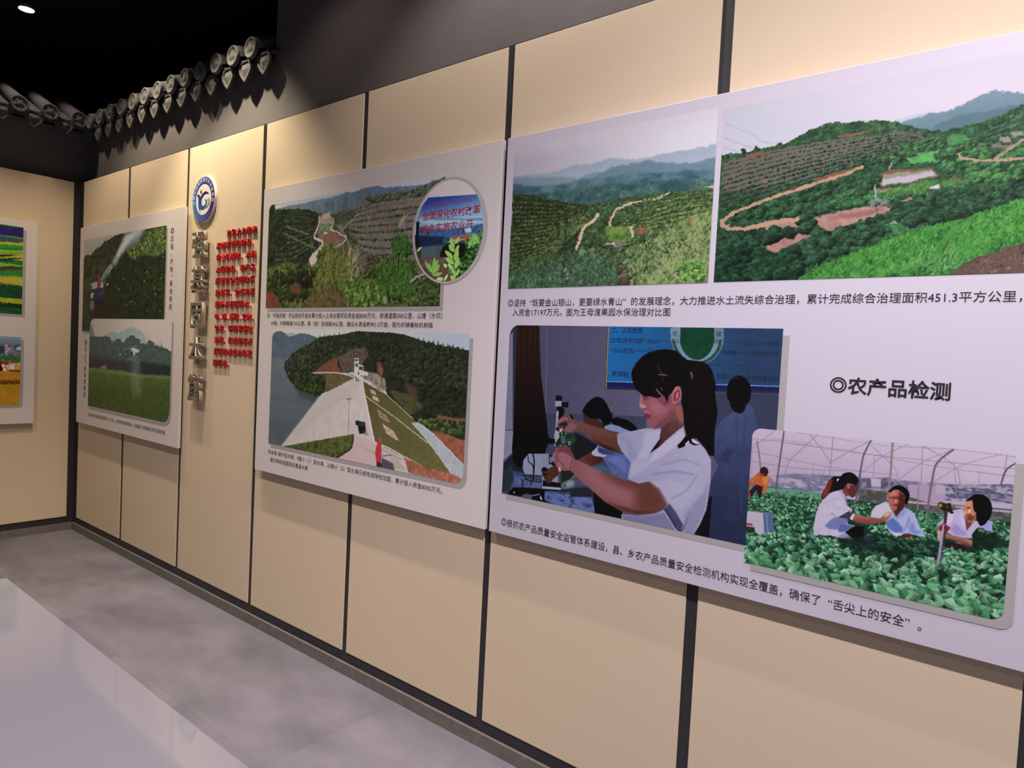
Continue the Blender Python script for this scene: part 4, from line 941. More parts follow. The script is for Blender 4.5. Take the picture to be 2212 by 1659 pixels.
PICS.append(('orchard_hill_photo', 'C', 'B', 0.0308, (4106, 1677, 4838, 2166), (1.7, 1.5), 'c4b6ca', 7, [
  ('P',[4027,2377,4876,2205,4913,1625,4075,1635],'b3a6c0',{'g':('cdc3d4',4204,2123,4707,2134)}),
  ('P',[4026,2403,4874,2225,4879,2145,4796,2136,4514,2123,4043,2136],'c8bbcd',{'f':26.5,'a':0.7}),
  ('P',[4107,2067,4239,2060,4298,2061,4332,2067,4369,2073,4411,2066,4443,2068,4501,2074,4538,2066,4579,2058,4642,2060,4689,2063,4757,2060,4792,2063,4843,2066,4851,1941,4103,2028],'8f9cb6',{'f':2.2,'g':('a4aac0',4567,2080,4573,1982)}),
  ('P',[4456,2032,4498,2047,4549,2047,4618,2050,4657,2041,4691,2034,4728,2029,4768,2021,4812,2027,4845,2031,4853,1909,4362,1961],'667f96',{'f':2.2}),
  ('P',[4100,2063,4288,2042,4380,2028,4424,2037,4467,2036,4519,2038,4570,2040,4619,2046,4667,2037,4728,2023,4769,2013,4846,2023,4854,1901,4106,1977],'5f7a90',{'f':4.5,'a':0.6}),
  ('T',[4102,2043,4211,2018,4271,2018,4336,2015,4386,2025,4447,2018,4521,2015,4596,2023,4669,2005,4738,2005,4848,1990,4853,1909,4578,1912,4420,1932,4105,1998],['33536a','46697a','5a7a84'],31.7,{'ax':1.6,'seed':1,'k':2.2,'f':3.6}),
  ('T',[4103,2018,4243,1995,4360,1994,4470,1995,4573,1987,4694,1985,4841,1967,4844,1914,4696,1942,4578,1916,4452,1928,4304,1962,4105,1998],['2a4852','3d6062','50725f'],22.6,{'ax':1.5,'seed':3,'k':2.2,'f':3.6}),
  ('P',[4104,2008,4108,2042,4205,2016,4207,1982],'3c5878',{'f':14.9,'a':0.5}),
  ('P',[4392,1939,4696,1951,4852,1933,4870,1645,4074,1660,4099,1888],'3c5434',{'n':(0.35,27.0)}),
  ('P',[4806,1949,4838,1951,4838,1939],'b8a090',{'f':1.2}),
  ('P',[4108,2004,4181,1997,4256,1977,4340,1954,4414,1940,4456,1910,4442,1884,4397,1860,4387,1800,4352,1759,4308,1718,4106,1670],'2b3620',{'n':(0.4,23.9)}),
  ('O',[4108,1998,4256,1972,4414,1934,4454,1908],[4113,1720,4198,1737,4281,1777,4391,1860],19,44,3.8,7.3,'1e2c14','5f6e3c',{'sq':0.75,'e':0.9,'jit':0.35}),
  ('T',[4105,1786,4268,1787,4373,1796,4353,1750,4308,1718,4106,1675],['1c2a16','3a5028','4c6434'],19.5,{'ax':1,'seed':1,'k':2.2,'f':9.7,'a':0.7}),
  ('S',[4226,1878,4204,1840,4181,1812],7.9,'5c3a28',{'sm':1,'f':4.9,'a':0.7}),
  ('S',[4290,1920,4273,1893],7.7,'5c3a28',{'sm':1,'f':4.8,'a':0.7}),
  ('P',[4414,1932,4528,1908,4519,1872,4494,1857,4492,1816,4428,1806,4395,1804,4444,1888],'39502e',{'n':(0.4,18.3)}),
  ('O',[4420,1927,4474,1923,4527,1916],[4432,1907,4475,1905,4517,1904],4,18,2.3,3.2,'27402a','55784c',{'sq':0.75,'e':1.0,'jit':0.35}),
  ('S',[4458,1903,4438,1883,4406,1863,4396,1827,4385,1802],10.2,'c6ab9a',{'w2':12.1,'sm':1}),
  ('S',[4391,1860,4389,1823],4.7,'6a3c2c',{'sm':1,'f':1.9}),
  ('S',[4702,1947,4664,1934,4607,1928,4552,1922,4522,1906,4508,1882,4505,1866],4.9,'c6a894',{'w2':9.7,'sm':1}),
  ('P',[4499,1888,4513,1900,4504,1874],'7a3a2a',{'f':1.8}),
  ('P',[4489,1862,4577,1857,4584,1813,4565,1807,4505,1815],'66843a',{'n':(0.25,17.9)}),
  ('P',[4501,1838,4578,1837,4584,1814,4513,1815],'4c7028',{'f':3.6}),
  ('S',[4602,1865,4578,1854,4587,1836,4593,1817],8.8,'c2a692',{'sm':1}),
  ('P',[4599,1871,4617,1878,4641,1864,4638,1842,4611,1829],'94563e',{'sm':1,'n':(0.3,8.7)}),
  ('P',[4530,1872,4558,1909,4627,1920,4720,1933,4843,1934,4840,1850,4727,1830,4646,1845,4581,1867],'3a5230',{'n':(0.35,21.5)}),
  ('O',[4548,1914,4697,1940,4839,1937],[4530,1872,4679,1848,4830,1879],9,46,3.0,5.1,'223418','647c48',{'sq':0.75,'e':1.1,'jit':0.35}),
  ('O',[4624,1890,4721,1923,4835,1927],[4642,1836,4727,1834,4832,1846],7,30,4.2,6.8,'2c4020','76884e',{'sq':0.75,'e':1.0,'jit':0.35}),
  ('T',[4584,1814,4671,1825,4770,1864,4846,1894,4852,1666,4543,1674],['4f6436','6f8446','8a9a5c','3c5030'],25.5,{'ax':1,'seed':5,'k':2.2,'f':12.7}),
  ('S',[4779,1863,4771,1839,4742,1808,4726,1775],8.4,'a8735a',{'w2':12.6,'sm':1,'f':4.2,'a':0.8}),
  ('P',[4763,1867,4778,1867,4776,1841,4762,1840],'a8644a',{'f':3.3}),
  ('B',[4393,1827,4503,1802,4584,1814,4739,1854,4764,1810,4641,1702,4434,1709],170,9.7,15.9,'22361c','5c7448',{'sq':0.8,'al':1}),
  ('T',[4103,1721,4318,1751,4430,1779,4538,1741,4593,1673,4107,1665],['2a4030','46684a','3a5a40'],18.9,{'ax':1,'seed':8,'k':2.2,'f':14.2}),
  ('P',[4490,1806,4518,1814,4560,1807,4558,1793,4498,1795],'4c4440',{}),
  ('P',[4521,1816,4541,1817,4563,1799,4530,1795],'7a6a66',{}),
  ('S',[4491,1807,4524,1810,4527,1796],3.2,'c4bab8',{}),
  ('S',[4560,1803,4587,1806],2.2,'8a8078',{}),
  ('S',[4318,1749,4346,1731,4356,1707],14.3,'a4927e',{'sm':1,'f':4.8,'a':0.8}),
  ('G',[4109,1736,4351,1773,4539,1737,4543,1670,4113,1675],420,33.3,2.4,['46664a','304c34','5c7c5c','243e28'],{'ang':90,'spread':60,'curve':0.3,'al':1}),
  ('G',[4586,1783,4770,1851,4838,1878,4843,1675,4568,1673],650,29.7,2.1,['7c8e56','5c7240','929c68','465a30'],{'ang':95,'spread':50,'curve':0.3,'al':1}),
  ('G',[4685,1756,4837,1769,4838,1679,4642,1685],34,50.5,1.7,['a4a47c','949470'],{'ang':120,'spread':60,'curve':0.9,'al':1}),
  ('S',[4342,1939,4340,1821,4338,1665],3.3,'15201a',{'sm':1}),
  ('S',[4340,1878,4325,1890],2.4,'2c4a38',{'w2':1.0,'sm':1}),
  ('S',[4340,1878,4353,1890],2.4,'2f5040',{'w2':0.9,'sm':1}),
  ('S',[4340,1861,4321,1873],2.4,'2c4a38',{'w2':1.0,'sm':1}),
  ('S',[4340,1861,4358,1873],2.4,'2f5040',{'w2':0.9,'sm':1}),
  ('S',[4340,1844,4316,1857],2.4,'2c4a38',{'w2':1.0,'sm':1}),
  ('S',[4340,1844,4362,1856],2.4,'2f5040',{'w2':0.9,'sm':1}),
  ('S',[4340,1827,4311,1840],2.4,'2c4a38',{'w2':1.0,'sm':1}),
  ('S',[4340,1827,4367,1838],2.4,'2f5040',{'w2':0.9,'sm':1}),
  ('S',[4340,1810,4306,1823],2.4,'2c4a38',{'w2':1.0,'sm':1}),
  ('S',[4340,1810,4371,1821],2.4,'2f5040',{'w2':0.9,'sm':1}),
  ('S',[4340,1793,4302,1806],2.4,'2c4a38',{'w2':1.0,'sm':1}),
  ('S',[4340,1793,4376,1804],2.4,'2f5040',{'w2':0.9,'sm':1}),
  ('S',[4340,1776,4297,1789],2.4,'2c4a38',{'w2':1.0,'sm':1}),
  ('S',[4340,1776,4380,1787],2.4,'2f5040',{'w2':0.9,'sm':1}),
  ('S',[4340,1759,4292,1772],2.4,'2c4a38',{'w2':1.0,'sm':1}),
  ('S',[4340,1759,4385,1770],2.4,'2f5040',{'w2':0.9,'sm':1}),
  ('S',[4340,1742,4287,1755],2.4,'2c4a38',{'w2':1.0,'sm':1}),
  ('S',[4340,1742,4389,1753],2.4,'2f5040',{'w2':0.9,'sm':1}),
  ('S',[4340,1725,4282,1738],2.4,'2c4a38',{'w2':1.0,'sm':1}),
  ('S',[4340,1725,4394,1736],2.4,'2f5040',{'w2':0.9,'sm':1}),
  ('S',[4340,1708,4277,1721],2.4,'2c4a38',{'w2':1.0,'sm':1}),
  ('S',[4340,1708,4398,1719],2.4,'2f5040',{'w2':0.9,'sm':1}),
  ('B',[4544,1732,4579,1735,4588,1682,4542,1683],14,10.7,15.2,'3a3024','6a5c44',{'sq':0.8,'al':1}),
  ('L',[4737,1741,4822,1737,4825,1683,4754,1685],70,7.5,10.8,['5f8c3a','7fa84e','4a7030'],{'asp':0.62,'al':1}),
], (0, 0, 0, 0), False, 'printed photo of green orchard hills with winding pale roads'))
PICS.append(('pond_hill_photo', 'C', 'B', 0.0308, (4855, 1678, 5592, 2158), (1.4, 1.4), 'dccfde', 9, [
  ('P',[4752,2378,5615,2162,5650,1623,4800,1636],'dccddd',{'g':('cfccd9',5163,2194,5092,2052)}),
  ('P',[5283,2053,5328,2060,5378,2054,5387,2019,5291,2035],'bcc4d2',{'f':1.6}),
  ('P',[5297,2045,5352,2055,5385,2055,5417,2062,5444,2076,5475,2084,5502,2075,5535,2063,5621,2075,5629,1950,5320,2015],'7c90a6',{'f':1.5,'g':('5f7f86',5447,2083,5452,2008)}),
  ('P',[5364,2023,5405,2038,5443,2041,5536,2045,5622,2058,5629,1950,5365,2000],'577680',{'f':2.2}),
  ('P',[4854,2026,4920,2031,4992,2034,5029,2035,5051,2045,5088,2062,5131,2072,5171,2068,5209,2061,5257,2057,5294,2045,5330,2024,5381,2010,5420,2013,5466,2020,5536,2043,5621,2075,5650,1623,4830,1636],'2f5638',{'n':(0.3,24.4)}),
  ('T',[5029,2033,5051,2045,5088,2062,5131,2072,5257,2057,5301,2041,5284,2033,5211,2037,5094,2031],['22402e','35583a','43683f'],16.7,{'ax':1,'seed':1,'k':2.2,'f':1.3}),
  ('P',[5149,2037,5226,2038,5222,2033,5158,2030],'8a5c4a',{'f':1.7}),
  ('P',[4858,2013,5010,2026,5173,2027,5330,2021,5356,1993,5288,1969,5216,1950,5101,1923,4864,1873],'6e655c',{'f':2.5}),
  ('O',[4860,2012,5010,2028,5154,2029,5298,2029,5361,2012],[4864,1875,4983,1902,5108,1931,5216,1951,5309,1969],11,80,2.5,6.4,'14271b','3c6440',{'sq':0.6,'e':1.05,'jit':0.7}),
  ('O',[5248,2035,5302,2029,5375,2006],[5280,1990,5322,1983,5356,1990],7,30,2.0,3.2,'24382c','5a6c58',{'sq':0.6,'e':1.0,'jit':0.35}),
  ('P',[4920,2026,4966,2025,4976,2012,4926,2014],'8a5a48',{'f':2.3}),
  ('P',[4962,1949,4989,1948,4985,1939],'9a6a58',{'f':2.2}),
  ('B',[5259,1977,5356,1993,5408,2000,5422,1983,5375,1960,5272,1943],90,6.3,8.6,'1a3324','4c7648',{'sq':0.8,'al':1}),
  ('P',[5312,1956,5344,1964,5374,1967,5381,1944,5328,1942],'54a552',{'f':1.6,'n':(0.15,7.8)}),
  ('P',[5389,1996,5421,2002,5435,1981,5397,1972],'4a8a50',{'f':3.8}),
  ('B',[5371,1960,5454,1978,5542,1964,5548,1870,5441,1890,5387,1920],130,6.7,11.2,'1b3a22','4f8648',{'sq':0.8,'al':1}),
  ('O',[5470,2012,5536,2047],[5455,1955,5542,1964],7,26,2.9,4.8,'1f3426','4a6a4c',{'sq':0.6,'e':1.0,'jit':0.35}),
  ('P',[5490,1978,5508,1978,5515,1965,5494,1968],'9a8a80',{'f':1.5}),
  ('P',[5511,1987,5529,1986,5532,1976,5514,1977],'9a8a80',{'f':1.5}),
  ('P',[5473,1969,5510,1958,5533,1965,5516,1950,5480,1959],'7a7068',{'f':1.8}),
  ('S',[5415,1952,5425,1942,5450,1934,5481,1929,5547,1926],5.2,'b3937c',{'sm':1}),
  ('S',[5482,1929,5502,1945,5541,1969],5.9,'a58c78',{'sm':1}),
  ('P',[5499,1938,5542,1953,5544,1930],'3f7d3c',{'f':1.5}),
  ('S',[5218,1952,5172,1936,5109,1922,5018,1903,4948,1883,4896,1865,4868,1847],7.0,'bf9478',{'w2':9.7,'sm':1}),
  ('P',[5108,1935,5178,1949,5216,1952,5172,1932,5113,1918],'9a5c48',{'f':2.5,'a':0.8}),
  ('P',[4861,1929,4972,1925,5100,1936,5068,1923,4952,1892,4864,1875],'22402a',{'f':3.6,'a':0.6}),
  ('S',[4865,1847,4874,1834,4905,1826,4947,1824,5001,1831,5073,1836],10.9,'c2967c',{'sm':1}),
  ('P',[5043,1917,5059,1919,5056,1909],'8a4a3a',{'f':1.7}),
  ('P',[5255,1928,5283,1933,5367,1927,5383,1909,5331,1899,5260,1897],'7c5c48',{'f':1.6}),
  ('P',[5260,1923,5291,1925,5365,1923,5378,1910,5327,1903,5262,1900],'b8b0b8',{'f':0.8}),
  ('P',[5260,1923,5291,1925,5365,1923,5361,1919,5292,1916,5261,1912],'8d8468',{'f':1.6,'a':0.8}),
  ('P',[5212,1898,5286,1891,5362,1900,5444,1894,5441,1883,5363,1880,5294,1872,5213,1885],'4c7c3c',{'f':3.2}),
  ('P',[5250,1889,5301,1888,5258,1882],'a88070',{'f':1.2}),
  ('P',[5395,1900,5427,1899,5421,1893],'8a5c48',{'f':1.5}),
  ('B',[4892,1889,5060,1910,5172,1927,5255,1925,5260,1900,5191,1880,5192,1855,5106,1846,4977,1849,4894,1847],230,8.6,12.0,'142a1c','38643e',{'sq':0.8,'al':1}),
  ('B',[5163,1883,5221,1885,5258,1880,5274,1855,5185,1855],60,9.9,12.4,'15301d','3c7040',{'sq':0.8,'al':1}),
  ('B',[5273,1871,5329,1873,5363,1880,5371,1868,5312,1867,5277,1858],40,5.5,7.1,'1c3a22','4a7a44',{'sq':0.8,'al':1}),
  ('S',[5109,1920,5060,1911,5018,1902,4983,1892,4948,1882,4916,1873,4891,1862,4868,1847],6.7,'c2987c',{'w2':8.1,'sm':1}),
  ('S',[4866,1847,4872,1836,4893,1826,4920,1823,4947,1824],10.2,'c2967c',{'w2':9.2,'sm':1}),
  ('S',[5218,1952,5194,1944,5172,1936,5141,1929,5117,1924],5.0,'bf9478',{'w2':6.3,'sm':1}),
  ('P',[4938,1828,4987,1829,5073,1836,5083,1816,5024,1810,4952,1813],'b08478',{'f':2.2}),
  ('P',[5106,1835,5154,1842,5215,1850,5260,1852,5282,1846,5327,1864,5332,1861,5305,1846,5268,1831,5210,1812,5149,1798,5116,1820],'b5837a',{'f':1.2,'n':(0.15,12.3)}),
  ('P',[5139,1835,5208,1841,5275,1847,5247,1829,5186,1826],'8a5850',{'f':5.0,'a':0.6}),
  ('P',[5187,1818,5239,1830,5275,1836,5225,1815],'c89a90',{'f':4.1,'a':0.8}),
  ('P',[4991,1767,5017,1779,5084,1801,5109,1790,5052,1768,5023,1751],'b4807a',{'f':1.3,'n':(0.2,13.2)}),
  ('P',[4867,1756,4947,1761,4948,1747,4868,1742],'8a7068',{'f':2.8}),
  ('B',[5074,1827,5106,1842,5120,1811,5084,1801],26,9.5,11.2,'122619','2f5a38',{'sq':0.8,'al':1}),
  ('B',[4848,1830,4952,1824,5014,1819,5083,1809,5076,1793,5016,1792,5008,1780,4852,1762],120,11.7,17.1,'0f2018','2c5036',{'sq':0.8,'al':1}),
  ('S',[4868,1846,4875,1834,4896,1825,4924,1821,4952,1823,5001,1829,5073,1835],8.2,'c2967c',{'w2':10.9,'sm':1}),
  ('B',[5296,1844,5330,1865,5461,1862,5547,1884,5550,1841,5464,1813,5351,1800,5280,1814],200,9.9,16.1,'11241a','2f5638',{'sq':0.8,'al':1}),
  ('B',[5069,1771,5149,1796,5261,1828,5317,1803,5229,1757,5114,1721,5072,1719],150,10.1,14.3,'10231a','325a3a',{'sq':0.8,'al':1}),
  ('B',[4842,1763,4973,1769,5020,1739,5070,1750,5090,1705,5059,1667,4843,1668],150,13.5,18.9,'0c1c16','264a30',{'sq':0.8,'al':1}),
  ('S',[5250,1903,5252,1860],3.7,'aaa6b0',{}),
  ('S',[5278,1953,5279,1934],2.4,'b0aab4',{}),
  ('P',[5366,1885,5383,1887,5383,1878,5368,1879],'cfc8d0',{'f':1.2}),
  ('B',[5240,1866,5277,1866,5282,1850,5245,1854],20,5.7,6.5,'4a5a58','7a8a80',{'sq':0.8,'al':1}),
  ('P',[5075,1675,5131,1709,5229,1748,5335,1786,5433,1806,5494,1824,5552,1843,5634,1867,5643,1727,5471,1716,5404,1665],'418a34',{'f':1.1,'n':(0.25,15.3)}),
  ('T',[5075,1675,5195,1697,5373,1729,5556,1783,5639,1797,5643,1727,5471,1716,5404,1665],['235c2a','3c8236','57a344'],19.0,{'ax':1.6,'seed':1,'k':2.2,'f':11.4}),
  ('G',[5083,1680,5131,1704,5230,1741,5336,1778,5434,1799,5553,1834,5558,1747,5471,1716,5410,1669],1300,18.0,1.6,['50a03c','367c30','6ab04c','245e28','428c36'],{'ang':80,'spread':55,'curve':0.3,'al':1}),
  ('P',[5277,1806,5298,1812,5328,1790,5300,1780],'3f7a48',{'f':3.2}),
  ('P',[5281,1808,5298,1812,5302,1804],'a8a0a0',{'f':1.2}),
  ('P',[5404,1665,5440,1702,5486,1722,5556,1747,5640,1769,5650,1623,5405,1646],'5f463e',{'n':(0.4,9.6)}),
  ('T',[5428,1684,5486,1719,5559,1743,5563,1675],['4a342e','7a6056','5f463e','94786c'],8.1,{'ax':1,'seed':6,'k':2.2,'f':3.7}),
  ('G',[5323,1708,5406,1734,5440,1706,5403,1673],130,27.1,1.5,['4f9a48','7ab060','2f6a38'],{'ang':60,'spread':60,'curve':0.3,'al':1}),
  ('S',[5372,1694,5411,1757,5440,1804,5459,1855,5508,1893],2.3,'5c4a3e',{'w2':1.5,'sm':1,'f':1.1,'a':0.8}),
  ('S',[5256,1852,5260,1787],2.0,'3a3c34',{'sm':1,'a':0.7}),
  ('S',[4861,2118,4931,2078,4992,2039],1.1,'a09cae',{'sm':1}),
  ('S',[4860,2079,4904,2056,4943,2036],1.1,'a09cae',{'sm':1}),
  ('S',[4860,2053,4906,2031],1.2,'a09cae',{'sm':1}),
  ('B',[4854,2032,4883,2032,4893,2020,4859,2021],12,3.7,4.2,'1d3322','365a3a',{'sq':0.8,'al':1}),
  ('B',[4910,2041,4919,2042,4925,2030,4913,2030],5,4.1,4.1,'1d3322','365a3a',{'sq':0.8,'al':1}),
  ('B',[4942,2041,4956,2041,4959,2032,4945,2033],6,3.6,4.1,'1d3322','365a3a',{'sq':0.8,'al':1}),
  ('B',[5007,2038,5018,2038,5020,2031,5009,2032],5,3.5,3.5,'1d3322','365a3a',{'sq':0.8,'al':1}),
], (0, 0, 0, 0), False, 'printed photo of a terraced green hill with a pond, red earth and bright grass'))
PICS.append(('orchard_valley_photo', 'B', 'B', 0.0308, (2565, 1619, 3772, 2120), (2.3, 1.7), 'cbbcb6', 11, [
  ('P',[2428,2374,3856,2169,3895,1563,2482,1554],'cfc2be',{'g':('c4bfc2',3254,2179,3260,2086)}),
  ('P',[2565,2137,2669,2149,2811,2139,2926,2128,3036,2120,3141,2119,3144,2077,2566,2113],'a9aeb8',{'f':4.5}),
  ('P',[2610,2094,2744,2104,2852,2102,2965,2106,3037,2105,3108,2107,3167,2118,3226,2110,3282,2120,3341,2130,3400,2113,3431,2106,3491,2102,3563,2098,3654,2091,3714,2102,3670,2061,3420,2049,3263,2044,3096,2018,2969,2046,2765,2076],'64768a',{'f':2.1,'n':(0.15,31.1)}),
  ('T',[2873,2072,3091,2093,3260,2096,3417,2089,3493,2066,3263,2044,3096,2018,2950,2048],['4a5c64','5f7274','6e8084'],31.5,{'ax':1,'seed':1,'k':2.2,'f':5.2,'a':0.7}),
  ('P',[2445,2125,2610,2094,2765,2085,2968,2049,3095,2029,3262,2055,3341,2075,3529,2081,3634,2083,3701,2096,3778,2110,3890,2120,3924,1586,2480,1585],'4a4e38',{'n':(0.3,25.6)}),
  ('P',[3089,1992,3113,2022,3222,2048,3301,2071,3529,2079,3634,2083,3778,2108,3796,1837,3639,1799,3358,1808,3191,1874,3188,1921,3135,1957],'7c7064',{'n':(0.25,20.1)}),
  ('B',[3277,2074,3340,2082,3529,2079,3634,2083,3766,2105,3769,2059,3566,2053,3342,2057],200,5.8,9.7,'333c2a','626c4c',{'sq':0.8,'al':1}),
  ('O',[3131,2015,3263,2039,3419,2054,3636,2050,3770,2045],[3188,1927,3275,1859,3434,1829,3650,1832,3783,1838],9,52,5.4,12.3,'2b341f','5c6640',{'sq':0.62,'e':1.2,'jit':0.6}),
  ('P',[3078,2020,3231,2037,3233,2006,3150,1982,3099,1975],'3d4a36',{'f':7.4,'a':0.8}),
  ('S',[3390,2032,3531,2037,3651,2035],6.3,'8a7a6e',{'sm':1,'f':3.9,'a':0.7}),
  ('S',[3332,1967,3500,1958,3636,1946],6.4,'8a7a6e',{'sm':1,'f':3.9,'a':0.7}),
  ('S',[3351,1925,3503,1914,3631,1914],6.4,'8a7a6e',{'sm':1,'f':3.9,'a':0.7}),
  ('S',[3273,1890,3393,1867,3506,1865],6.5,'8a7a6e',{'sm':1,'f':4.0,'a':0.7}),
  ('S',[3560,2034,3651,2027],6.2,'8a7a6e',{'sm':1,'f':3.8,'a':0.7}),
  ('S',[3182,2011,3345,2006],2.6,'74706a',{'sm':1,'f':1.5,'a':0.8}),
  ('S',[3167,1986,3347,1976],2.6,'74706a',{'sm':1,'f':1.6,'a':0.8}),
  ('S',[3176,1969,3333,1957],2.6,'74706a',{'sm':1,'f':1.6,'a':0.8}),
  ('P',[3567,2036,3651,2032,3652,2016,3568,2024],'94705c',{'f':3.8,'a':0.8}),
  ('P',[2554,2138,2592,2134,2621,2093,2765,2085,2892,2070,2969,2041,2967,1997,2951,1954,2986,1925,2980,1876,2926,1840,2853,1793,2560,1704],'28321f',{'n':(0.35,28.3)}),
  ('O',[2611,2085,2765,2076,2951,2031],[2615,1850,2780,1848,2941,1900],10,34,5.1,10.8,'1a2314','48553a',{'sq':0.75,'e':1.0,'jit':0.6}),
  ('S',[2659,1982,2753,1958,2824,1930,2893,1909,2961,1885],5.1,'8c8274',{'sm':1,'f':1.7,'a':0.8}),
  ('S',[2720,2006,2900,1953],5.1,'8c8274',{'sm':1,'f':1.7,'a':0.8}),
  ('B',[2559,2137,2608,2126,2612,2073,2563,2078],20,8.3,10.6,'171f14','2c3824',{'sq':0.8,'al':1}),
  ('B',[2569,2065,2674,2079,2726,1902,2583,1852],60,15.2,21.1,'1a2316','2f3b24',{'sq':0.8,'al':1}),
  ('P',[2970,2030,3078,2020,3091,1955,3188,1921,3156,1887,3097,1869,3015,1896,2975,1942],'6e6a50',{'n':(0.2,16.1)}),
  ('P',[3006,2037,3059,2040,3066,2010,2984,2013],'b09c94',{'n':(0.35,5.4)}),
  ('P',[2980,2012,3079,2006,3080,1988,2981,1996],'9c8c80',{'f':2.7}),
  ('P',[2986,1994,3067,1991,3075,1962,2992,1964],'6f8050',{'n':(0.2,10.9)}),
  ('P',[2979,1950,3091,1952,3167,1917,3104,1890,3023,1911],'8a5e48',{'f':2.2,'n':(0.25,13.5)}),
  ('P',[3020,1957,3047,1955,3043,1945,3016,1947],'d0c4bc',{'f':1.6}),
  ('S',[2981,2029,2979,1996,2966,1973,2947,1946,2962,1932,3012,1912,3002,1885,2962,1863,2926,1840,2942,1809],6.0,'cdb8aa',{'w2':17.6,'sm':1}),
  ('S',[3081,2012,3089,1998,3071,1964,3120,1950,3140,1935,3181,1924,3164,1902,3113,1884,3097,1864],5.3,'ccb9ac',{'w2':7.5,'sm':1}),
  ('S',[3249,2009,3209,1987,3172,1970,3153,1940],3.7,'bca99c',{'sm':1}),
  ('P',[2930,1857,2979,1887,3014,1906,3008,1869,2956,1811,2918,1813],'cdb8aa',{'f':4.4}),
  ('T',[2543,1806,2731,1839,2928,1807,3037,1840,3157,1876,3277,1828,3436,1805,3653,1799,3789,1746,3799,1599,2556,1603],['23290f','3c4818','55602a','6a7030','2c3414'],31.4,{'ax':1,'seed':12,'k':2.8,'f':10.5}),
  ('B',[2576,1793,2833,1794,2950,1767,2918,1668,2586,1650],80,14.9,25.2,'191e0f','38421c',{'sq':0.8,'al':1}),
  ('B',[2815,1772,2901,1791,2933,1735,2838,1721],18,15.7,20.2,'14150f','2c2a1c',{'sq':0.8,'al':1}),
  ('P',[2473,1682,2604,1703,2664,1673,2695,1602,2478,1603],'7a3c2a',{'f':4.8,'n':(0.3,17.8)}),
  ('P',[2768,1728,2858,1715,2840,1681,2770,1694],'6c4030',{'f':11.4}),
  ('B',[3242,1855,3396,1832,3604,1801,3608,1739,3281,1766],110,12.0,18.0,'3c3626','6e6450',{'sq':0.8,'al':1}),
  ('B',[2980,1870,3067,1919,3105,1879,3243,1840,3217,1726,2989,1733],120,13.9,21.4,'2e3810','667024',{'sq':0.8,'al':1}),
  ('G',[2989,1733,3052,1882,3243,1840,3253,1689,2991,1695],260,58.9,2.7,['636a2c','7c7840','485420','8c8450'],{'ang':88,'spread':22,'curve':0.3,'al':1}),
  ('B',[3483,1886,3540,1901,3599,1873,3581,1822,3501,1826],60,12.6,16.5,'233e14','4a7424',{'sq':0.8,'al':1}),
  ('G',[3486,1832,3595,1826,3577,1884,3497,1890],120,38.9,2.4,['345a1e','48722a','264416'],{'ang':90,'spread':40,'curve':0.3,'al':1}),
  ('B',[3368,1772,3472,1818,3582,1802,3629,1729,3606,1657,3407,1661],120,16.7,24.5,'223a12','4a7222',{'sq':0.8,'al':1}),
  ('G',[3368,1661,3437,1785,3598,1778,3621,1643],360,58.9,2.9,['345a1e','487026','233f14','5a7c34'],{'ang':90,'spread':40,'curve':0.3,'al':1}),
  ('S',[3527,1824,3528,1756],4.4,'2a2012',{'sm':1}),
  ('S',[3466,1684,3484,1645,3493,1615],4.9,'1d180e',{'sm':1}),
  ('P',[3250,1823,3249,1818,3247,1814,3244,1811,3242,1808,3239,1806,3237,1804,3235,1804,3233,1805,3231,1807,3230,1810,3229,1813,3229,1817,3229,1822,3230,1826,3232,1831,3234,1835,3236,1838,3238,1841,3241,1843,3243,1844,3246,1844,3248,1843,3249,1842,3251,1839,3251,1835,3251,1831,3251,1827],'b4a274',{'f':2.6,'a':0.8}),
  ('P',[3219,1855,3217,1851,3215,1847,3213,1843,3211,1840,3208,1838,3206,1837,3203,1837,3201,1838,3200,1840,3198,1843,3198,1846,3198,1850,3198,1855,3199,1859,3201,1864,3202,1868,3205,1871,3207,1874,3210,1876,3212,1877,3215,1877,3217,1876,3218,1875,3220,1872,3220,1868,3220,1864,3220,1860],'b4a274',{'f':2.6,'a':0.8}),
  ('P',[3538,1953,3537,1949,3535,1946,3533,1942,3531,1940,3529,1938,3527,1937,3525,1937,3523,1938,3521,1939,3520,1942,3520,1945,3520,1949,3520,1953,3521,1957,3522,1961,3524,1965,3526,1968,3528,1971,3530,1973,3532,1974,3534,1974,3536,1973,3538,1971,3539,1969,3539,1965,3539,1962,3539,1958],'b4a274',{'f':2.4,'a':0.8}),
  ('P',[3555,1966,3554,1962,3552,1959,3550,1955,3548,1953,3546,1951,3544,1950,3542,1950,3540,1951,3539,1953,3538,1955,3537,1958,3537,1962,3537,1966,3538,1970,3539,1974,3541,1978,3543,1981,3545,1984,3547,1986,3549,1987,3551,1987,3553,1986,3555,1984,3556,1982,3556,1978,3556,1975,3556,1971],'b4a274',{'f':2.4,'a':0.8}),
  ('G',[3179,1796,3276,1838,3283,1740,3186,1691],30,83.5,2.1,['a8a078','b8ac88'],{'ang':70,'spread':20,'curve':0.5,'al':1}),
  ('T',[2918,1680,3116,1703,3247,1663,3233,1611,2893,1613],['5c4a2a','7a5c3a','43371c'],21.5,{'ax':1,'seed':15,'k':2.2,'f':10.8,'a':0.8}),
  ('L',[3184,1727,3363,1732,3428,1685,3409,1620,3207,1622],160,9.2,13.3,['48701c','5c8428','34521a','6c9038'],{'asp':0.62,'al':1}),
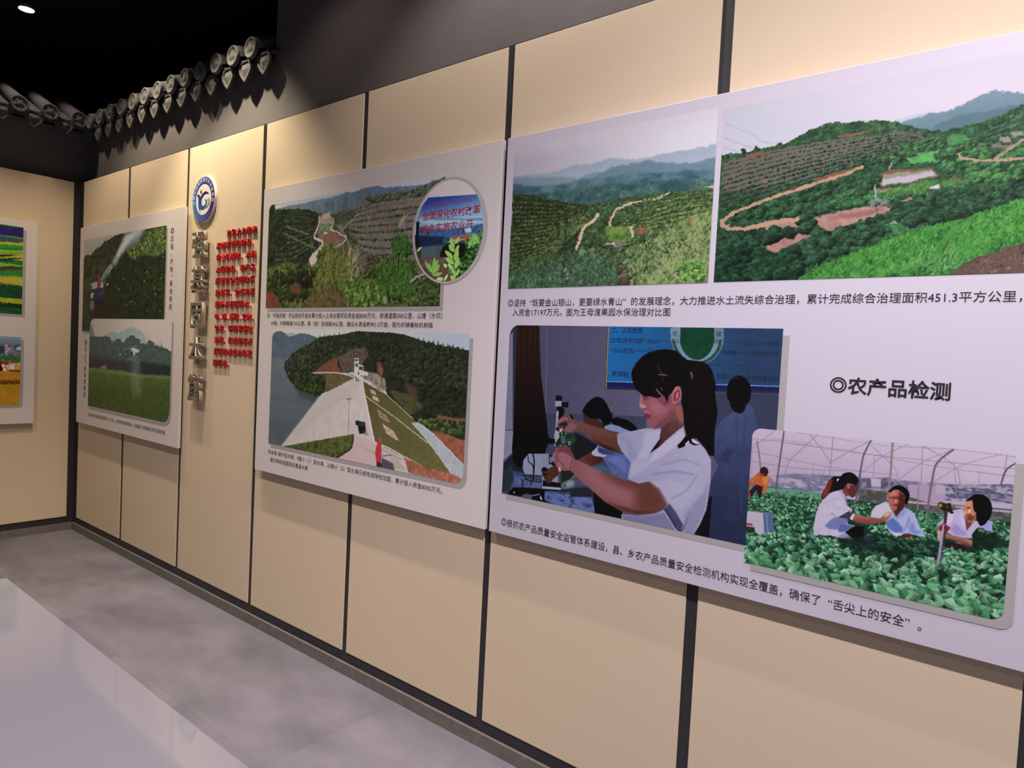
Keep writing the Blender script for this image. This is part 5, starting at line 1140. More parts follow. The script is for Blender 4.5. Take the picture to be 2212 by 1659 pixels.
  ('P',[3470,1650,3470,1646,3469,1643,3467,1640,3464,1638,3461,1636,3458,1635,3454,1635,3450,1635,3447,1637,3443,1638,3441,1641,3439,1644,3437,1647,3436,1650,3437,1653,3438,1657,3439,1659,3442,1662,3445,1663,3448,1665,3452,1665,3456,1664,3459,1663,3463,1661,3466,1659,3468,1656,3469,1653],'a8a890',{'f':5.0,'a':0.8}),
  ('B',[3642,1742,3789,1746,3798,1608,3630,1609],100,12.2,17.8,'222d16','50602e',{'sq':0.8,'al':1}),
  ('S',[3602,1719,3636,1733,3690,1748,3723,1749],10.4,'a89890',{'w2':12.3,'sm':1,'f':1.4}),
], (30, 0, 0, 0), False, 'printed photo of an orchard valley with a winding pale road'))
PICS.append(('banner_inset_photo', 'B', 'B', 0.0318, (3618, 1712, 3978, 2092), (2.0, 1.6), 'c4b6b2', 13, [
  ('P',[3558,2156,4022,2095,4050,1668,3589,1677],'cdbfbc',{}),
  ('P',[3598,1866,3700,1873,3998,1879,4029,1668,3610,1677],'39402a',{'n':(0.3,16.4)}),
  ('P',[3684,2039,3948,2023,3972,1988,3976,1886,3949,1870,3914,1864,3657,1848,3620,1853,3622,1950,3651,2009],'2b3f8c',{'g':('7fa4c0',3814,2033,3827,1954)}),
  ('P',[3638,1965,3735,1957,3973,1946,3975,1915,3776,1920,3639,1948],'a8c0cc',{'f':10.9,'a':0.8}),
  ('P',[3719,1954,3774,1953,3827,1948,3887,1940,3973,1936,3974,1925,3850,1939,3735,1946],'5d86a8',{'f':2.7}),
  ('T',[3636,1931,3738,1912,3822,1908,3975,1915,3977,1883,3832,1878,3657,1851,3628,1853,3629,1907],['2f4c80','486a98','24304e'],13.8,{'ax':1,'seed':1,'k':2.2,'f':3.9}),
  ('P',[3617,1899,3771,1882,3825,1870,3780,1854,3657,1848,3620,1850],'1d2740',{'f':4.5}),
  ('P',[3771,1874,3802,1875,3803,1858,3776,1857],'24584c',{'f':2.2}),
  ('P',[3817,1878,3884,1880,3949,1875,3946,1863,3833,1867],'a2502c',{'f':1.3}),
  ('P',[3882,1906,3918,1906,3920,1888,3891,1887],'b4c4d0',{'f':3.7}),
  ('P',[3622,1950,3641,1951,3638,1892,3653,1851,3624,1853],'12131c',{'f':1.4}),
  ('P',[3657,1849,3773,1849,3776,1800,3660,1806],'4c5c60',{'f':0.8}),
  ('S',[3656,1850,3659,1800],2.3,'1c1a18',{}),
  ('S',[3748,1848,3749,1801],1.9,'1c1a18',{}),
  ('S',[3761,1847,3763,1800],1.9,'1c1a18',{}),
  ('P',[3770,1833,3803,1853,3856,1853,3904,1844,3908,1793,3776,1800],'11170f',{'f':1.6,'sm':1}),
  ('T',[3644,1809,3791,1804,3846,1783,3866,1704,3751,1707,3666,1777],['6a3c28','5a4a40','725c50'],16.6,{'ax':1,'seed':1,'k':2.2,'f':2.8}),
  ('L',[3892,1860,3962,1895,3991,1880,3988,1815,3935,1757,3886,1735,3841,1731,3809,1763,3800,1788,3896,1799],330,5.9,9.6,['2c5024','3f6c34','1c3818','588a4c','14240f'],{'asp':0.5,'al':1}),
  ('L',[3910,1872,3949,1880,3958,1848,3912,1835],50,6.3,9.0,['6a9a44','82b058'],{'asp':0.45,'al':1}),
  ('S',[3848,1720,3845,1796,3830,1851],2.7,'7a9a48',{'sm':1}),
  ('P',[3835,1826,3838,1845,3827,1863,3813,1874,3812,1861,3819,1842],'96ba5a',{'sm':1}),
  ('S',[3835,1826,3816,1869],1.4,'b8d488',{'sm':1}),
  ('P',[3838,1851,3854,1854,3862,1865,3860,1875,3849,1872,3838,1863],'96ba5a',{'sm':1}),
  ('S',[3838,1851,3858,1872],1.4,'b8d488',{'sm':1}),
  ('P',[3836,1821,3837,1836,3824,1847,3807,1850,3808,1839,3817,1827],'96ba5a',{'sm':1}),
  ('S',[3836,1821,3810,1847],1.4,'b8d488',{'sm':1}),
  ('P',[3843,1818,3857,1825,3861,1837,3858,1847,3849,1841,3842,1830],'96ba5a',{'sm':1}),
  ('S',[3843,1818,3857,1844],1.4,'b8d488',{'sm':1}),
  ('P',[3832,1797,3825,1814,3806,1825,3788,1828,3794,1816,3810,1803],'96ba5a',{'sm':1}),
  ('S',[3832,1797,3792,1825],1.4,'b8d488',{'sm':1}),
  ('P',[3842,1788,3859,1800,3861,1818,3854,1831,3843,1822,3835,1806],'96ba5a',{'sm':1}),
  ('S',[3842,1788,3853,1826],1.4,'b8d488',{'sm':1}),
  ('P',[3837,1775,3831,1792,3812,1801,3793,1802,3799,1790,3814,1778],'96ba5a',{'sm':1}),
  ('S',[3837,1775,3798,1799],1.4,'b8d488',{'sm':1}),
  ('P',[3845,1761,3864,1770,3868,1786,3861,1798,3850,1791,3841,1777],'96ba5a',{'sm':1}),
  ('S',[3845,1761,3860,1794],1.4,'b8d488',{'sm':1}),
  ('P',[3847,1729,3847,1746,3836,1763,3824,1773,3825,1761,3832,1743],'96ba5a',{'sm':1}),
  ('S',[3847,1729,3826,1768],1.4,'b8d488',{'sm':1}),
  ('P',[3849,1729,3863,1736,3869,1748,3868,1757,3859,1752,3850,1741],'96ba5a',{'sm':1}),
  ('S',[3849,1729,3866,1755],1.4,'b8d488',{'sm':1}),
  ('P',[3848,1715,3848,1728,3836,1733,3823,1732,3824,1724,3832,1715],'96ba5a',{'sm':1}),
  ('S',[3848,1715,3825,1730],1.4,'b8d488',{'sm':1}),
  ('P',[3727,1747,3719,1766,3700,1782,3682,1791,3688,1777,3704,1759],'7fb04c',{'sm':1}),
  ('S',[3727,1747,3686,1786],1.4,'b0d080',{'sm':1}),
  ('P',[3729,1741,3742,1763,3742,1790,3734,1807,3726,1792,3722,1765],'7fb04c',{'sm':1}),
  ('S',[3729,1741,3734,1801],1.4,'b0d080',{'sm':1}),
  ('P',[3736,1760,3750,1771,3754,1786,3751,1797,3742,1789,3734,1775],'7fb04c',{'sm':1}),
  ('S',[3736,1760,3749,1793],1.4,'b0d080',{'sm':1}),
  ('P',[3736,1746,3755,1753,3763,1767,3762,1778,3750,1773,3738,1761],'7fb04c',{'sm':1}),
  ('S',[3736,1746,3759,1775],1.4,'b0d080',{'sm':1}),
  ('P',[3729,1738,3750,1733,3769,1737,3780,1745,3765,1747,3745,1746],'7fb04c',{'sm':1}),
  ('S',[3729,1738,3775,1744],1.4,'b0d080',{'sm':1}),
  ('P',[3725,1747,3725,1762,3714,1776,3702,1784,3703,1773,3710,1758],'7fb04c',{'sm':1}),
  ('S',[3725,1747,3704,1780],1.4,'b0d080',{'sm':1}),
  ('P',[3634,1833,3647,1836,3656,1844,3657,1851,3648,1848,3638,1842],'b4cc84',{'sm':1}),
  ('S',[3634,1833,3655,1849],1.4,'d0e0a8',{'sm':1}),
  ('P',[3748,1718,3766,1711,3779,1716,3785,1725,3773,1729,3757,1728],'b4cc84',{'sm':1}),
  ('S',[3748,1718,3781,1725],1.4,'d0e0a8',{'sm':1}),
  ('P',[3789,1714,3803,1720,3809,1731,3809,1739,3800,1735,3791,1725],'b4cc84',{'sm':1}),
  ('S',[3789,1714,3807,1737],1.4,'d0e0a8',{'sm':1}),
  ('P',[3801,1763,3803,1772,3795,1778,3785,1780,3785,1774,3790,1766],'b4cc84',{'sm':1}),
  ('S',[3801,1763,3787,1778],1.4,'d0e0a8',{'sm':1}),
  ('P',[3825,1759,3825,1769,3817,1776,3808,1779,3808,1773,3814,1764],'b4cc84',{'sm':1}),
  ('S',[3825,1759,3810,1777],1.4,'d0e0a8',{'sm':1}),
], (0, 0, 0, 0), True, 'oval printed photo of a blue banner above green leaves'))
PICS.append(('dam_photo', 'B', 'B', 0.0308, (2632, 957, 3936, 1518), (2.3, 1.7), 'b6aaa9', 15, [
  ('P',[2533,1547,3993,1558,4033,946,2587,707],'b4b3b4',{'g':('98a2b0',3436,1518,3926,1494)}),
  ('P',[2627,1490,2671,1506,2708,1508,2764,1493,2800,1488,2870,1501,2928,1497,3007,1482,3061,1480,2818,1399,2748,1369,2623,1364],'4a5a6a',{'n':(0.12,27.3)}),
  ('P',[2740,1494,2799,1502,2836,1492,2777,1481],'8a929c',{'f':2.1}),
  ('P',[2597,1371,2759,1377,2824,1304,2887,1240,3078,1221,2952,1124,2842,1024,2726,941,2600,925],'56626e',{'g':('4a545c',2699,1360,2783,1018),'n':(0.08,41.1,3)}),
  ('P',[2827,1263,3055,1238,2993,1181,2866,1211],'2f3a34',{'f':20.0,'a':0.7}),
  ('P',[2744,1327,2748,1362,2818,1406,2909,1436,2986,1472,3018,1486,3103,1494,3186,1501,3236,1509,3285,1517,3390,1515,3490,1514,3578,1508,3655,1492,3713,1478,3777,1467,3854,1462,3950,1456,3965,1123,3760,1127,3633,1182,3498,1253,3449,1315,3316,1338,3197,1334,2984,1323,2775,1315],'22271b',{'n':(0.3,24.4)}),
  ('B',[2750,1335,2818,1406,3018,1479,3285,1513,3310,1418,3152,1393,2995,1327,2775,1322],240,10.5,15.7,'1a2016','383f2a',{'sq':0.8,'al':1}),
  ('B',[3246,1509,3491,1510,3655,1488,3933,1451,3931,1312,3625,1314,3348,1431],360,9.2,14.9,'171c12','333825',{'sq':0.8,'al':1}),
  ('B',[3428,1350,3625,1314,3924,1312,3930,1215,3756,1194,3543,1250],180,9.0,14.7,'15190f','2a2d1c',{'sq':0.8,'al':1}),
  ('P',[3007,1462,3017,1497,3031,1463],'22301f',{'f':1.3}),
  ('P',[3044,1466,3053,1503,3068,1466],'22301f',{'f':1.3}),
  ('P',[3080,1469,3090,1500,3104,1470],'22301f',{'f':1.3}),
  ('P',[3116,1473,3126,1506,3139,1473],'22301f',{'f':1.3}),
  ('P',[3151,1476,3160,1512,3174,1477],'22301f',{'f':1.3}),
  ('P',[3186,1479,3195,1508,3208,1480],'22301f',{'f':1.3}),
  ('P',[3221,1480,3230,1511,3243,1480],'22301f',{'f':1.3}),
  ('P',[3254,1481,3263,1514,3276,1481],'22301f',{'f':1.2}),
  ('P',[3288,1481,3296,1517,3309,1482],'22301f',{'f':1.2}),
  ('P',[3321,1482,3329,1512,3342,1483],'22301f',{'f':1.2}),
  ('P',[3353,1483,3362,1515,3374,1483],'22301f',{'f':1.2}),
  ('P',[3385,1484,3393,1518,3406,1484],'22301f',{'f':1.2}),
  ('P',[3417,1484,3425,1513,3437,1485],'22301f',{'f':1.2}),
  ('P',[3448,1485,3456,1516,3468,1486],'22301f',{'f':1.2}),
  ('P',[3479,1486,3486,1519,3498,1486],'22301f',{'f':1.2}),
  ('P',[3509,1486,3517,1514,3528,1487],'22301f',{'f':1.2}),
  ('P',[3539,1484,3547,1514,3558,1485],'22301f',{'f':1.2}),
  ('P',[3569,1481,3576,1513,3588,1481],'22301f',{'f':1.2}),
  ('P',[3598,1477,3606,1504,3617,1478],'22301f',{'f':1.2}),
  ('P',[3627,1474,3634,1503,3645,1474],'22301f',{'f':1.1}),
  ('P',[3656,1471,3663,1502,3674,1471],'22301f',{'f':1.1}),
  ('P',[3684,1467,3691,1500,3702,1468],'22301f',{'f':1.1}),
  ('P',[3712,1464,3719,1492,3729,1465],'22301f',{'f':1.1}),
  ('P',[3739,1461,3746,1491,3757,1462],'22301f',{'f':1.1}),
  ('P',[3766,1458,3773,1490,3783,1458],'22301f',{'f':1.1}),
  ('P',[3793,1455,3800,1481,3810,1455],'22301f',{'f':1.1}),
  ('P',[3819,1452,3826,1480,3836,1452],'22301f',{'f':1.1}),
  ('P',[3845,1449,3852,1479,3862,1449],'22301f',{'f':1.1}),
  ('P',[3871,1446,3878,1471,3888,1446],'22301f',{'f':1.1}),
  ('P',[3897,1443,3903,1470,3913,1443],'22301f',{'f':1.1}),
  ('T',[3151,1399,3250,1437,3337,1449,3368,1420,3323,1375,3276,1342,3197,1334,3174,1368],['4a3f36','5f5048','32302a'],18.7,{'ax':1,'seed':1,'k':2.2,'f':6.2}),
  ('P',[2989,1325,3047,1362,3110,1388,3156,1399,3154,1361,3197,1334],'70402f',{'f':3.2,'n':(0.25,19.3)}),
  ('P',[3416,1391,3444,1390,3464,1358,3457,1327,3428,1350],'74402e',{'f':3.0,'n':(0.3,12.0)}),
  ('T',[3354,1346,3420,1343,3476,1323,3487,1281,3452,1267,3385,1305,3327,1320],['7a6c62','948478','564c44'],13.3,{'ax':1,'seed':1,'k':2.2,'f':3.6}),
  ('P',[3590,1324,3668,1294,3681,1226,3619,1268],'54382a',{'f':9.2,'a':0.8}),
  ('P',[3787,1205,3886,1200,3938,1205,3932,1189,3787,1191],'7a4a38',{'f':4.3}),
  ('T',[3505,1283,3628,1268,3713,1229,3633,1188,3544,1238],['2f361f','4a4a2c','3c3a24'],17.3,{'ax':1,'seed':1,'k':2.2,'f':5.8}),
  ('B',[3642,1177,3764,1183,3931,1199,3931,1135,3822,1144,3719,1145],80,8.8,13.3,'1f2a14','4a5a28',{'sq':0.8,'al':1}),
  ('P',[2939,1320,3071,1330,3176,1331,3257,1328,3297,1318,3259,1300,3056,1232,3062,1304],'564f2c',{'n':(0.2,12.8)}),
  ('S',[2956,1318,3071,1328,3176,1330,3278,1319],5.1,'b8aca4',{'sm':1}),
  ('P',[2744,1331,2822,1331,2962,1320,3067,1314,3076,1253,3037,1221,2876,1232,2788,1278],'1f2518',{}),
  ('B',[2756,1328,2859,1320,3061,1314,3071,1253,3034,1227,2875,1239,2790,1281],110,10.7,14.7,'19220f','36441f',{'sq':0.8,'al':1}),
  ('P',[3272,1401,3300,1402,3302,1375,3335,1372,3336,1348,3365,1346,3366,1329,3317,1322,3275,1335],'b7b3ae',{}),
  ('P',[3277,1397,3296,1397,3297,1389,3277,1388],'2b2f33',{}),
  ('P',[3278,1378,3297,1379,3298,1364,3279,1363],'4a5054',{}),
  ('P',[3304,1368,3333,1366,3332,1351,3305,1353],'3a3d40',{}),
  ('P',[3333,1376,3364,1359,3361,1346,3336,1348],'2e2c28',{}),
  ('P',[3298,1343,3308,1343,3308,1331,3299,1331],'4a4a50',{}),
  ('S',[3318,1327,3366,1327],3.7,'5a5a88',{}),
  ('P',[3247,1340,3276,1342,3277,1326,3227,1327],'a8a09a',{'f':2.5}),
  ('P',[3280,1317,3332,1311,3424,1059,3507,1045,3769,992,3613,976,3550,943,3445,946,3139,941,3291,1043,3289,1074,2732,945,3035,1219],'b5a9a4',{'n':(0.06,36.8)}),
  ('P',[3035,1217,3278,1311,3301,1269,3124,1179,2845,990,2732,949],'a89e9a',{'f':13.0,'a':0.6}),
  ('S',[3282,1247,3123,1192],2.5,'9c928e',{'sm':1,'f':1.9,'a':0.7}),
  ('S',[3203,1230,2932,1082],2.6,'9c928e',{'sm':1,'f':2.0,'a':0.7}),
  ('S',[3124,1179,3037,1013],2.6,'9c928e',{'sm':1,'f':1.9,'a':0.7}),
  ('P',[3274,1079,3410,1057,3610,1011,3545,948,3445,946,3160,947,3296,1037],'b49c9a',{'f':8.5}),
  ('S',[3288,1033,3432,1011],1.8,'8c7c7a',{'sm':1}),
  ('P',[3332,1308,3484,1262,3650,1181,3759,1087,3886,982,3741,988,3431,1056],'524b2a',{'g':('5e582e',3408,1240,3767,1015),'n':(0.1,8.1)}),
  ('S',[3327,1320,3362,1211,3424,1057],6.7,'c9beb6',{}),
  ('S',[3335,1307,3484,1262,3646,1179],3.0,'aca28c',{}),
  ('S',[3347,1247,3548,1171,3742,1090],3.5,'b5ab94',{}),
  ('S',[3424,1057,3507,1045,3741,990],5.3,'c0b4ac',{}),
  ('S',[3472,1034,3558,1015,3687,995],2.3,'7a706c',{}),
  ('P',[3382,1274,3415,1267,3426,1250,3392,1260],'a8a080',{'n':(0.3,3.6)}),
  ('P',[3396,1251,3435,1242,3448,1225,3408,1233],'a8a080',{'n':(0.3,3.6)}),
  ('P',[3437,1192,3496,1170,3514,1149,3454,1164],'8c5f54',{'n':(0.5,4.2)}),
  ('P',[3473,1137,3543,1113,3573,1080,3499,1102],'a88a80',{'n':(0.5,4.7)}),
  ('S',[3437,1192,3496,1170,3514,1149,3454,1164,3437,1192],1.8,'b8a89c',{}),
  ('S',[3473,1137,3543,1113,3573,1080,3499,1102,3473,1137],1.8,'c0b0a4',{}),
  ('P',[3647,1161,3685,1164,3759,1135,3957,1020,3946,964,3878,989,3754,1089],'98a0a2',{'n':(0.12,7.7)}),
  ('S',[3686,1163,3759,1135,3957,1020],3.3,'c0bab4',{}),
  ('S',[3649,1160,3755,1088,3886,982],3.3,'b8b0a4',{}),
  ('P',[3763,1135,3830,1137,3965,1117,3957,1020],'8c4c38',{'n':(0.25,16.3)}),
  ('P',[3759,1143,3829,1145,3822,1136,3768,1133],'5c4a30',{'f':2.2}),
  ('P',[3610,1019,3740,994,3885,990,3960,972,3926,939,3795,946,3639,962],'98563f',{'f':1.7,'n':(0.35,13.3)}),
  ('P',[3523,1017,3567,1011,3630,967,3553,961],'a8968c',{'f':4.7}),
  ('T',[2750,955,3289,1075,3288,1043,3269,1003,3180,953,2963,951],['2c3412','465020','565a2c','3a3c1a'],19.3,{'ax':1,'seed':1,'k':2.2,'f':1.3}),
  ('S',[3286,1071,3282,1029,3259,1001,3180,961],6.3,'241a10',{'sm':1,'f':2.5}),
  ('P',[3314,1134,3360,1133,3367,1104,3363,1085,3325,1079,3315,1105],'14161d',{}),
  ('P',[3321,1129,3356,1127,3359,1115,3324,1114],'2c3844',{}),
  ('P',[3326,1091,3360,1096,3361,1088,3326,1083],'20242c',{}),
  ('P',[3296,1132,3321,1139,3318,1115,3298,1115],'1b1e26',{}),
  ('P',[3367,1104,3390,1082,3371,1074,3352,1082],'746a70',{'f':3.7,'a':0.7}),
  ('P',[3451,1082,3471,1055,3471,968,3446,961,3433,1014],'b42a2c',{}),
  ('S',[3451,1082,3471,1055,3473,974],3.0,'7a7480',{}),
  ('P',[3445,976,3482,977,3480,954,3445,953],'2c2a34',{}),
  ('P',[3474,998,3547,984,3557,956,3481,954],'4a4450',{'f':3.0}),
  ('S',[3474,1004,3536,1016],3.6,'4a4644',{'sm':1}),
  ('S',[3248,1226,3250,1056],2.5,'4c423c',{}),
  ('S',[3227,1220,3266,1226],3.1,'4c423c',{}),
  ('P',[3294,1309,3294,1307,3294,1305,3294,1304,3293,1303,3292,1302,3292,1301,3291,1301,3290,1301,3289,1301,3288,1302,3288,1303,3287,1305,3287,1306,3286,1308,3286,1310,3287,1311,3287,1313,3287,1314,3288,1315,3289,1315,3290,1316,3291,1316,3292,1315,3292,1314,3293,1313,3294,1312,3294,1310],'3a3a44',{}),
  ('P',[3308,1308,3308,1306,3308,1305,3307,1303,3307,1302,3306,1301,3305,1300,3305,1300,3304,1300,3303,1301,3302,1301,3301,1303,3301,1304,3300,1306,3300,1308,3300,1309,3300,1311,3301,1313,3301,1314,3302,1315,3303,1316,3303,1316,3304,1316,3305,1315,3306,1314,3307,1313,3307,1312,3308,1310],'3a3a44',{}),
], (55, 0, 45, 0), False, 'printed photo of a concrete dam slope beside a lake with a dark car'))
PICS.append(('spray_truck_photo', 'A', 'B', 0.0308, (193, 1469, 1468, 2112), (4, 2.2), 'd0beac', 17, [
  ('P',[79,2248,1624,2117,1667,1462,133,1431],'baa994',{'g':('b0a68e',334,2134,342,2004)}),
  ('P',[197,1993,233,2005,270,2004,307,1997,360,2007,383,2022,411,2039,469,2047,514,2057,552,2082,581,2076,657,2090,700,2101,727,2110,754,2106,806,2113,890,2111,1089,2117,1541,2113,1585,1441,160,1408],'1f2b15',{'n':(0.35,40.1)}),
  ('B',[197,1993,307,1996,411,2039,570,2076,743,2106,890,2107,792,2005,668,1924,502,1895,217,1878],330,10.0,16.3,'17230f','3a4a26',{'sq':0.8,'al':1}),
  ('B',[347,1929,600,1954,795,1970,691,1914,607,1846,353,1845],90,11.7,16.2,'262f14','4a5424',{'sq':0.8,'al':1}),
  ('T',[1051,2095,1490,2113,1491,1964,1335,1933,1195,1957,982,1934,897,1999],['26351a','3f5220','5f7428','2c3d1a'],24.7,{'ax':1,'seed':3,'k':2.2,'f':9.9}),
  ('L',[1072,2081,1456,2104,1463,2001,1329,2022,1193,1981,1002,1933,960,1970],240,9.0,14.0,['5f7a26','46601e','7a922e','2f4216'],{'asp':0.62,'al':1}),
  ('P',[935,2048,1091,2079,1185,2101,1224,2086,1094,2037,958,1995],'2c3a34',{'f':12.6,'a':0.6}),
  ('P',[677,1930,771,2002,831,2059,879,2109,1089,2117,1185,2114,1073,2064,956,2029,836,1976,735,1903],'b8bab6',{'f':21.5,'a':0.9}),
  ('P',[751,1981,832,2042,911,2092,1050,2107,915,2036,795,1961],'d4d0ca',{'f':10.4,'a':0.8}),
  ('P',[915,2036,1053,2069,1147,2108,1094,2037,958,2004],'7c8c88',{'f':11.0,'a':0.6}),
  ('T',[568,1757,904,1887,1476,1933,1483,1566,323,1562],['10180a','1f2a10','2c3814','18200e'],21.3,{'ax':1,'seed':6,'k':2.2,'f':21.3}),
  ('L',[720,1798,1006,1874,1381,1915,1464,1855,1473,1578,625,1576],420,6.7,10.0,['1c280f','2a3a16','121a0a','3a4c24'],{'asp':0.62,'al':1}),
  ('P',[1065,1863,1065,1862,1065,1861,1064,1860,1062,1859,1061,1859,1059,1859,1057,1859,1055,1859,1053,1859,1051,1860,1050,1861,1049,1862,1048,1863,1048,1864,1048,1865,1048,1866,1049,1867,1051,1868,1052,1868,1054,1869,1056,1869,1058,1868,1060,1868,1062,1867,1063,1866,1064,1865,1065,1864],'8c9a84',{'f':1.7}),
  ('P',[1229,1848,1229,1847,1228,1846,1227,1845,1226,1845,1225,1844,1223,1844,1221,1844,1219,1844,1217,1844,1216,1845,1214,1846,1213,1847,1212,1848,1212,1849,1212,1850,1213,1851,1214,1852,1215,1853,1217,1853,1218,1854,1220,1854,1222,1854,1224,1853,1226,1852,1227,1852,1228,1851,1229,1850],'8c9a84',{'f':1.6}),
  ('P',[1441,1929,1441,1928,1440,1927,1439,1927,1438,1926,1437,1925,1435,1925,1433,1925,1431,1925,1430,1926,1428,1926,1427,1927,1426,1928,1425,1929,1425,1930,1425,1931,1426,1932,1426,1933,1428,1934,1429,1934,1431,1935,1433,1935,1434,1934,1436,1934,1438,1933,1439,1932,1440,1931,1440,1930],'8c9a84',{'f':1.6}),
  ('P',[887,1819,887,1818,886,1816,885,1816,884,1815,882,1814,880,1814,878,1814,876,1814,874,1814,872,1815,871,1816,869,1817,869,1818,868,1819,869,1820,869,1822,870,1822,872,1823,873,1824,875,1824,877,1824,879,1824,881,1824,883,1823,885,1822,886,1821,887,1820],'8c9a84',{'f':1.7}),
  ('P',[758,1775,758,1773,758,1772,756,1771,755,1771,753,1770,751,1770,749,1770,747,1770,745,1770,743,1771,741,1772,740,1773,739,1774,739,1775,739,1776,740,1777,741,1778,742,1779,744,1780,746,1780,748,1780,750,1780,753,1779,754,1779,756,1778,757,1777,758,1776],'8c9a84',{'f':1.8}),
  ('P',[818,1751,818,1750,818,1749,816,1748,815,1747,813,1747,811,1746,809,1746,807,1746,805,1747,803,1747,802,1748,800,1749,800,1750,799,1752,799,1753,800,1754,801,1755,803,1756,804,1756,806,1757,808,1757,811,1757,813,1756,815,1755,816,1755,817,1754,818,1752],'8c9a84',{'f':1.7}),
  ('P',[1337,1747,1337,1746,1336,1745,1335,1744,1334,1744,1332,1743,1331,1743,1329,1743,1327,1743,1325,1743,1324,1744,1322,1745,1321,1746,1321,1747,1320,1748,1321,1749,1321,1750,1322,1751,1323,1752,1325,1752,1327,1752,1328,1752,1330,1752,1332,1752,1334,1751,1335,1750,1336,1750,1337,1748],'8c9a84',{'f':1.6}),
  ('P',[1358,1707,1357,1706,1357,1705,1356,1704,1355,1703,1353,1702,1352,1702,1350,1702,1348,1702,1346,1702,1345,1703,1343,1704,1342,1705,1342,1706,1341,1707,1341,1708,1342,1709,1343,1710,1344,1711,1346,1711,1347,1712,1349,1712,1351,1711,1353,1711,1354,1710,1356,1710,1357,1709,1357,1708],'8c9a84',{'f':1.6}),
  ('P',[1392,1734,1391,1733,1391,1732,1390,1731,1389,1730,1387,1730,1386,1729,1384,1729,1382,1730,1380,1730,1379,1731,1377,1731,1376,1732,1376,1733,1376,1734,1376,1735,1376,1736,1377,1737,1378,1738,1380,1739,1381,1739,1383,1739,1385,1739,1387,1738,1388,1738,1390,1737,1391,1736,1391,1735],'8c9a84',{'f':1.6}),
  ('P',[1009,1666,1009,1665,1008,1664,1007,1663,1006,1662,1004,1662,1002,1661,1000,1661,998,1661,996,1662,994,1662,993,1663,992,1664,991,1665,991,1666,991,1668,992,1669,993,1670,994,1670,996,1671,997,1671,999,1671,1001,1671,1003,1671,1005,1670,1007,1669,1008,1668,1009,1667],'8c9a84',{'f':1.7}),
  ('P',[1041,1624,1041,1622,1041,1621,1040,1620,1038,1620,1037,1619,1035,1619,1033,1618,1031,1619,1029,1619,1027,1620,1026,1620,1025,1621,1024,1622,1024,1624,1024,1625,1024,1626,1025,1627,1027,1628,1028,1628,1030,1629,1032,1629,1034,1629,1036,1628,1038,1628,1039,1627,1040,1626,1041,1625],'8c9a84',{'f':1.7}),
  ('P',[1418,1606,1418,1605,1417,1604,1416,1603,1415,1602,1414,1601,1412,1601,1410,1601,1408,1601,1407,1601,1405,1602,1404,1603,1403,1604,1402,1605,1402,1606,1402,1607,1402,1608,1403,1609,1405,1609,1406,1610,1408,1610,1409,1610,1411,1610,1413,1610,1415,1609,1416,1609,1417,1608,1417,1607],'8c9a84',{'f':1.6}),
  ('P',[1195,1796,1195,1795,1194,1794,1193,1793,1192,1792,1190,1792,1189,1792,1187,1791,1185,1792,1183,1792,1181,1793,1180,1794,1179,1795,1178,1796,1178,1797,1178,1798,1178,1799,1179,1800,1181,1801,1182,1801,1184,1801,1186,1801,1188,1801,1190,1801,1191,1800,1193,1799,1194,1798,1195,1797],'8c9a84',{'f':1.7}),
  ('P',[1423,1801,1423,1800,1422,1799,1421,1798,1420,1797,1419,1797,1417,1797,1415,1797,1413,1797,1412,1797,1410,1798,1409,1799,1408,1799,1407,1801,1407,1802,1407,1803,1407,1804,1408,1805,1410,1805,1411,1806,1413,1806,1414,1806,1416,1806,1418,1806,1419,1805,1421,1804,1422,1803,1422,1802],'8c9a84',{'f':1.6}),
  ('P',[929,1646,929,1644,928,1643,927,1642,926,1642,924,1641,922,1641,920,1641,918,1641,916,1641,914,1642,913,1643,912,1644,911,1645,911,1646,911,1647,911,1648,913,1649,914,1650,916,1650,918,1651,920,1651,922,1651,924,1650,925,1650,927,1649,928,1648,929,1647],'8c9a84',{'f':1.7}),
  ('P',[596,1657,596,1656,595,1655,594,1654,592,1653,590,1653,588,1652,586,1652,584,1652,582,1653,580,1653,578,1654,577,1655,576,1656,575,1658,576,1659,576,1660,577,1661,579,1662,581,1662,583,1663,585,1663,588,1663,590,1662,592,1662,593,1661,595,1660,595,1659],'8c9a84',{'f':1.8}),
  ('P',[187,1766,337,1716,366,1464,194,1461],'33401c',{'n':(0.35,23.5)}),
  ('T',[315,1679,619,1666,923,1598,925,1564,323,1562],['2a2014','3a2c1c','1c180e'],17.9,{'ax':1,'seed':1,'k':2.2,'f':10.8}),
  ('P',[206,1846,353,1841,358,1762,215,1718],'3c4a1c',{'f':9.4}),
  ('P',[465,1924,669,1915,664,1826,516,1849],'4a4a1e',{'f':10.8,'a':0.7}),
  ('P',[512,1830,582,1884,674,1924,708,1906,634,1858,547,1816],'8b9c8a',{'sm':1}),
  ('P',[545,1848,616,1881,659,1897,618,1850,563,1825],'6c7c6c',{'f':4.5}),
  ('S',[677,1933,709,1902],6.2,'3c4a40',{}),
  ('P',[540,1830,596,1837,588,1788,544,1776],'4a5a54',{}),
  ('S',[692,1891,630,1836,587,1806],2.7,'8a5a24',{'sm':1}),
  ('P',[344,1795,367,1808,536,1812,558,1769,358,1759],'b4a89a',{}),
  ('S',[344,1802,326,1791],4.7,'c0b4a8',{'sm':1}),
  ('P',[366,1831,448,1828,449,1812,373,1812],'2c3a6a',{}),
  ('P',[454,1824,470,1851,499,1850,510,1813,501,1774,452,1774],'a82a2c',{'sm':1}),
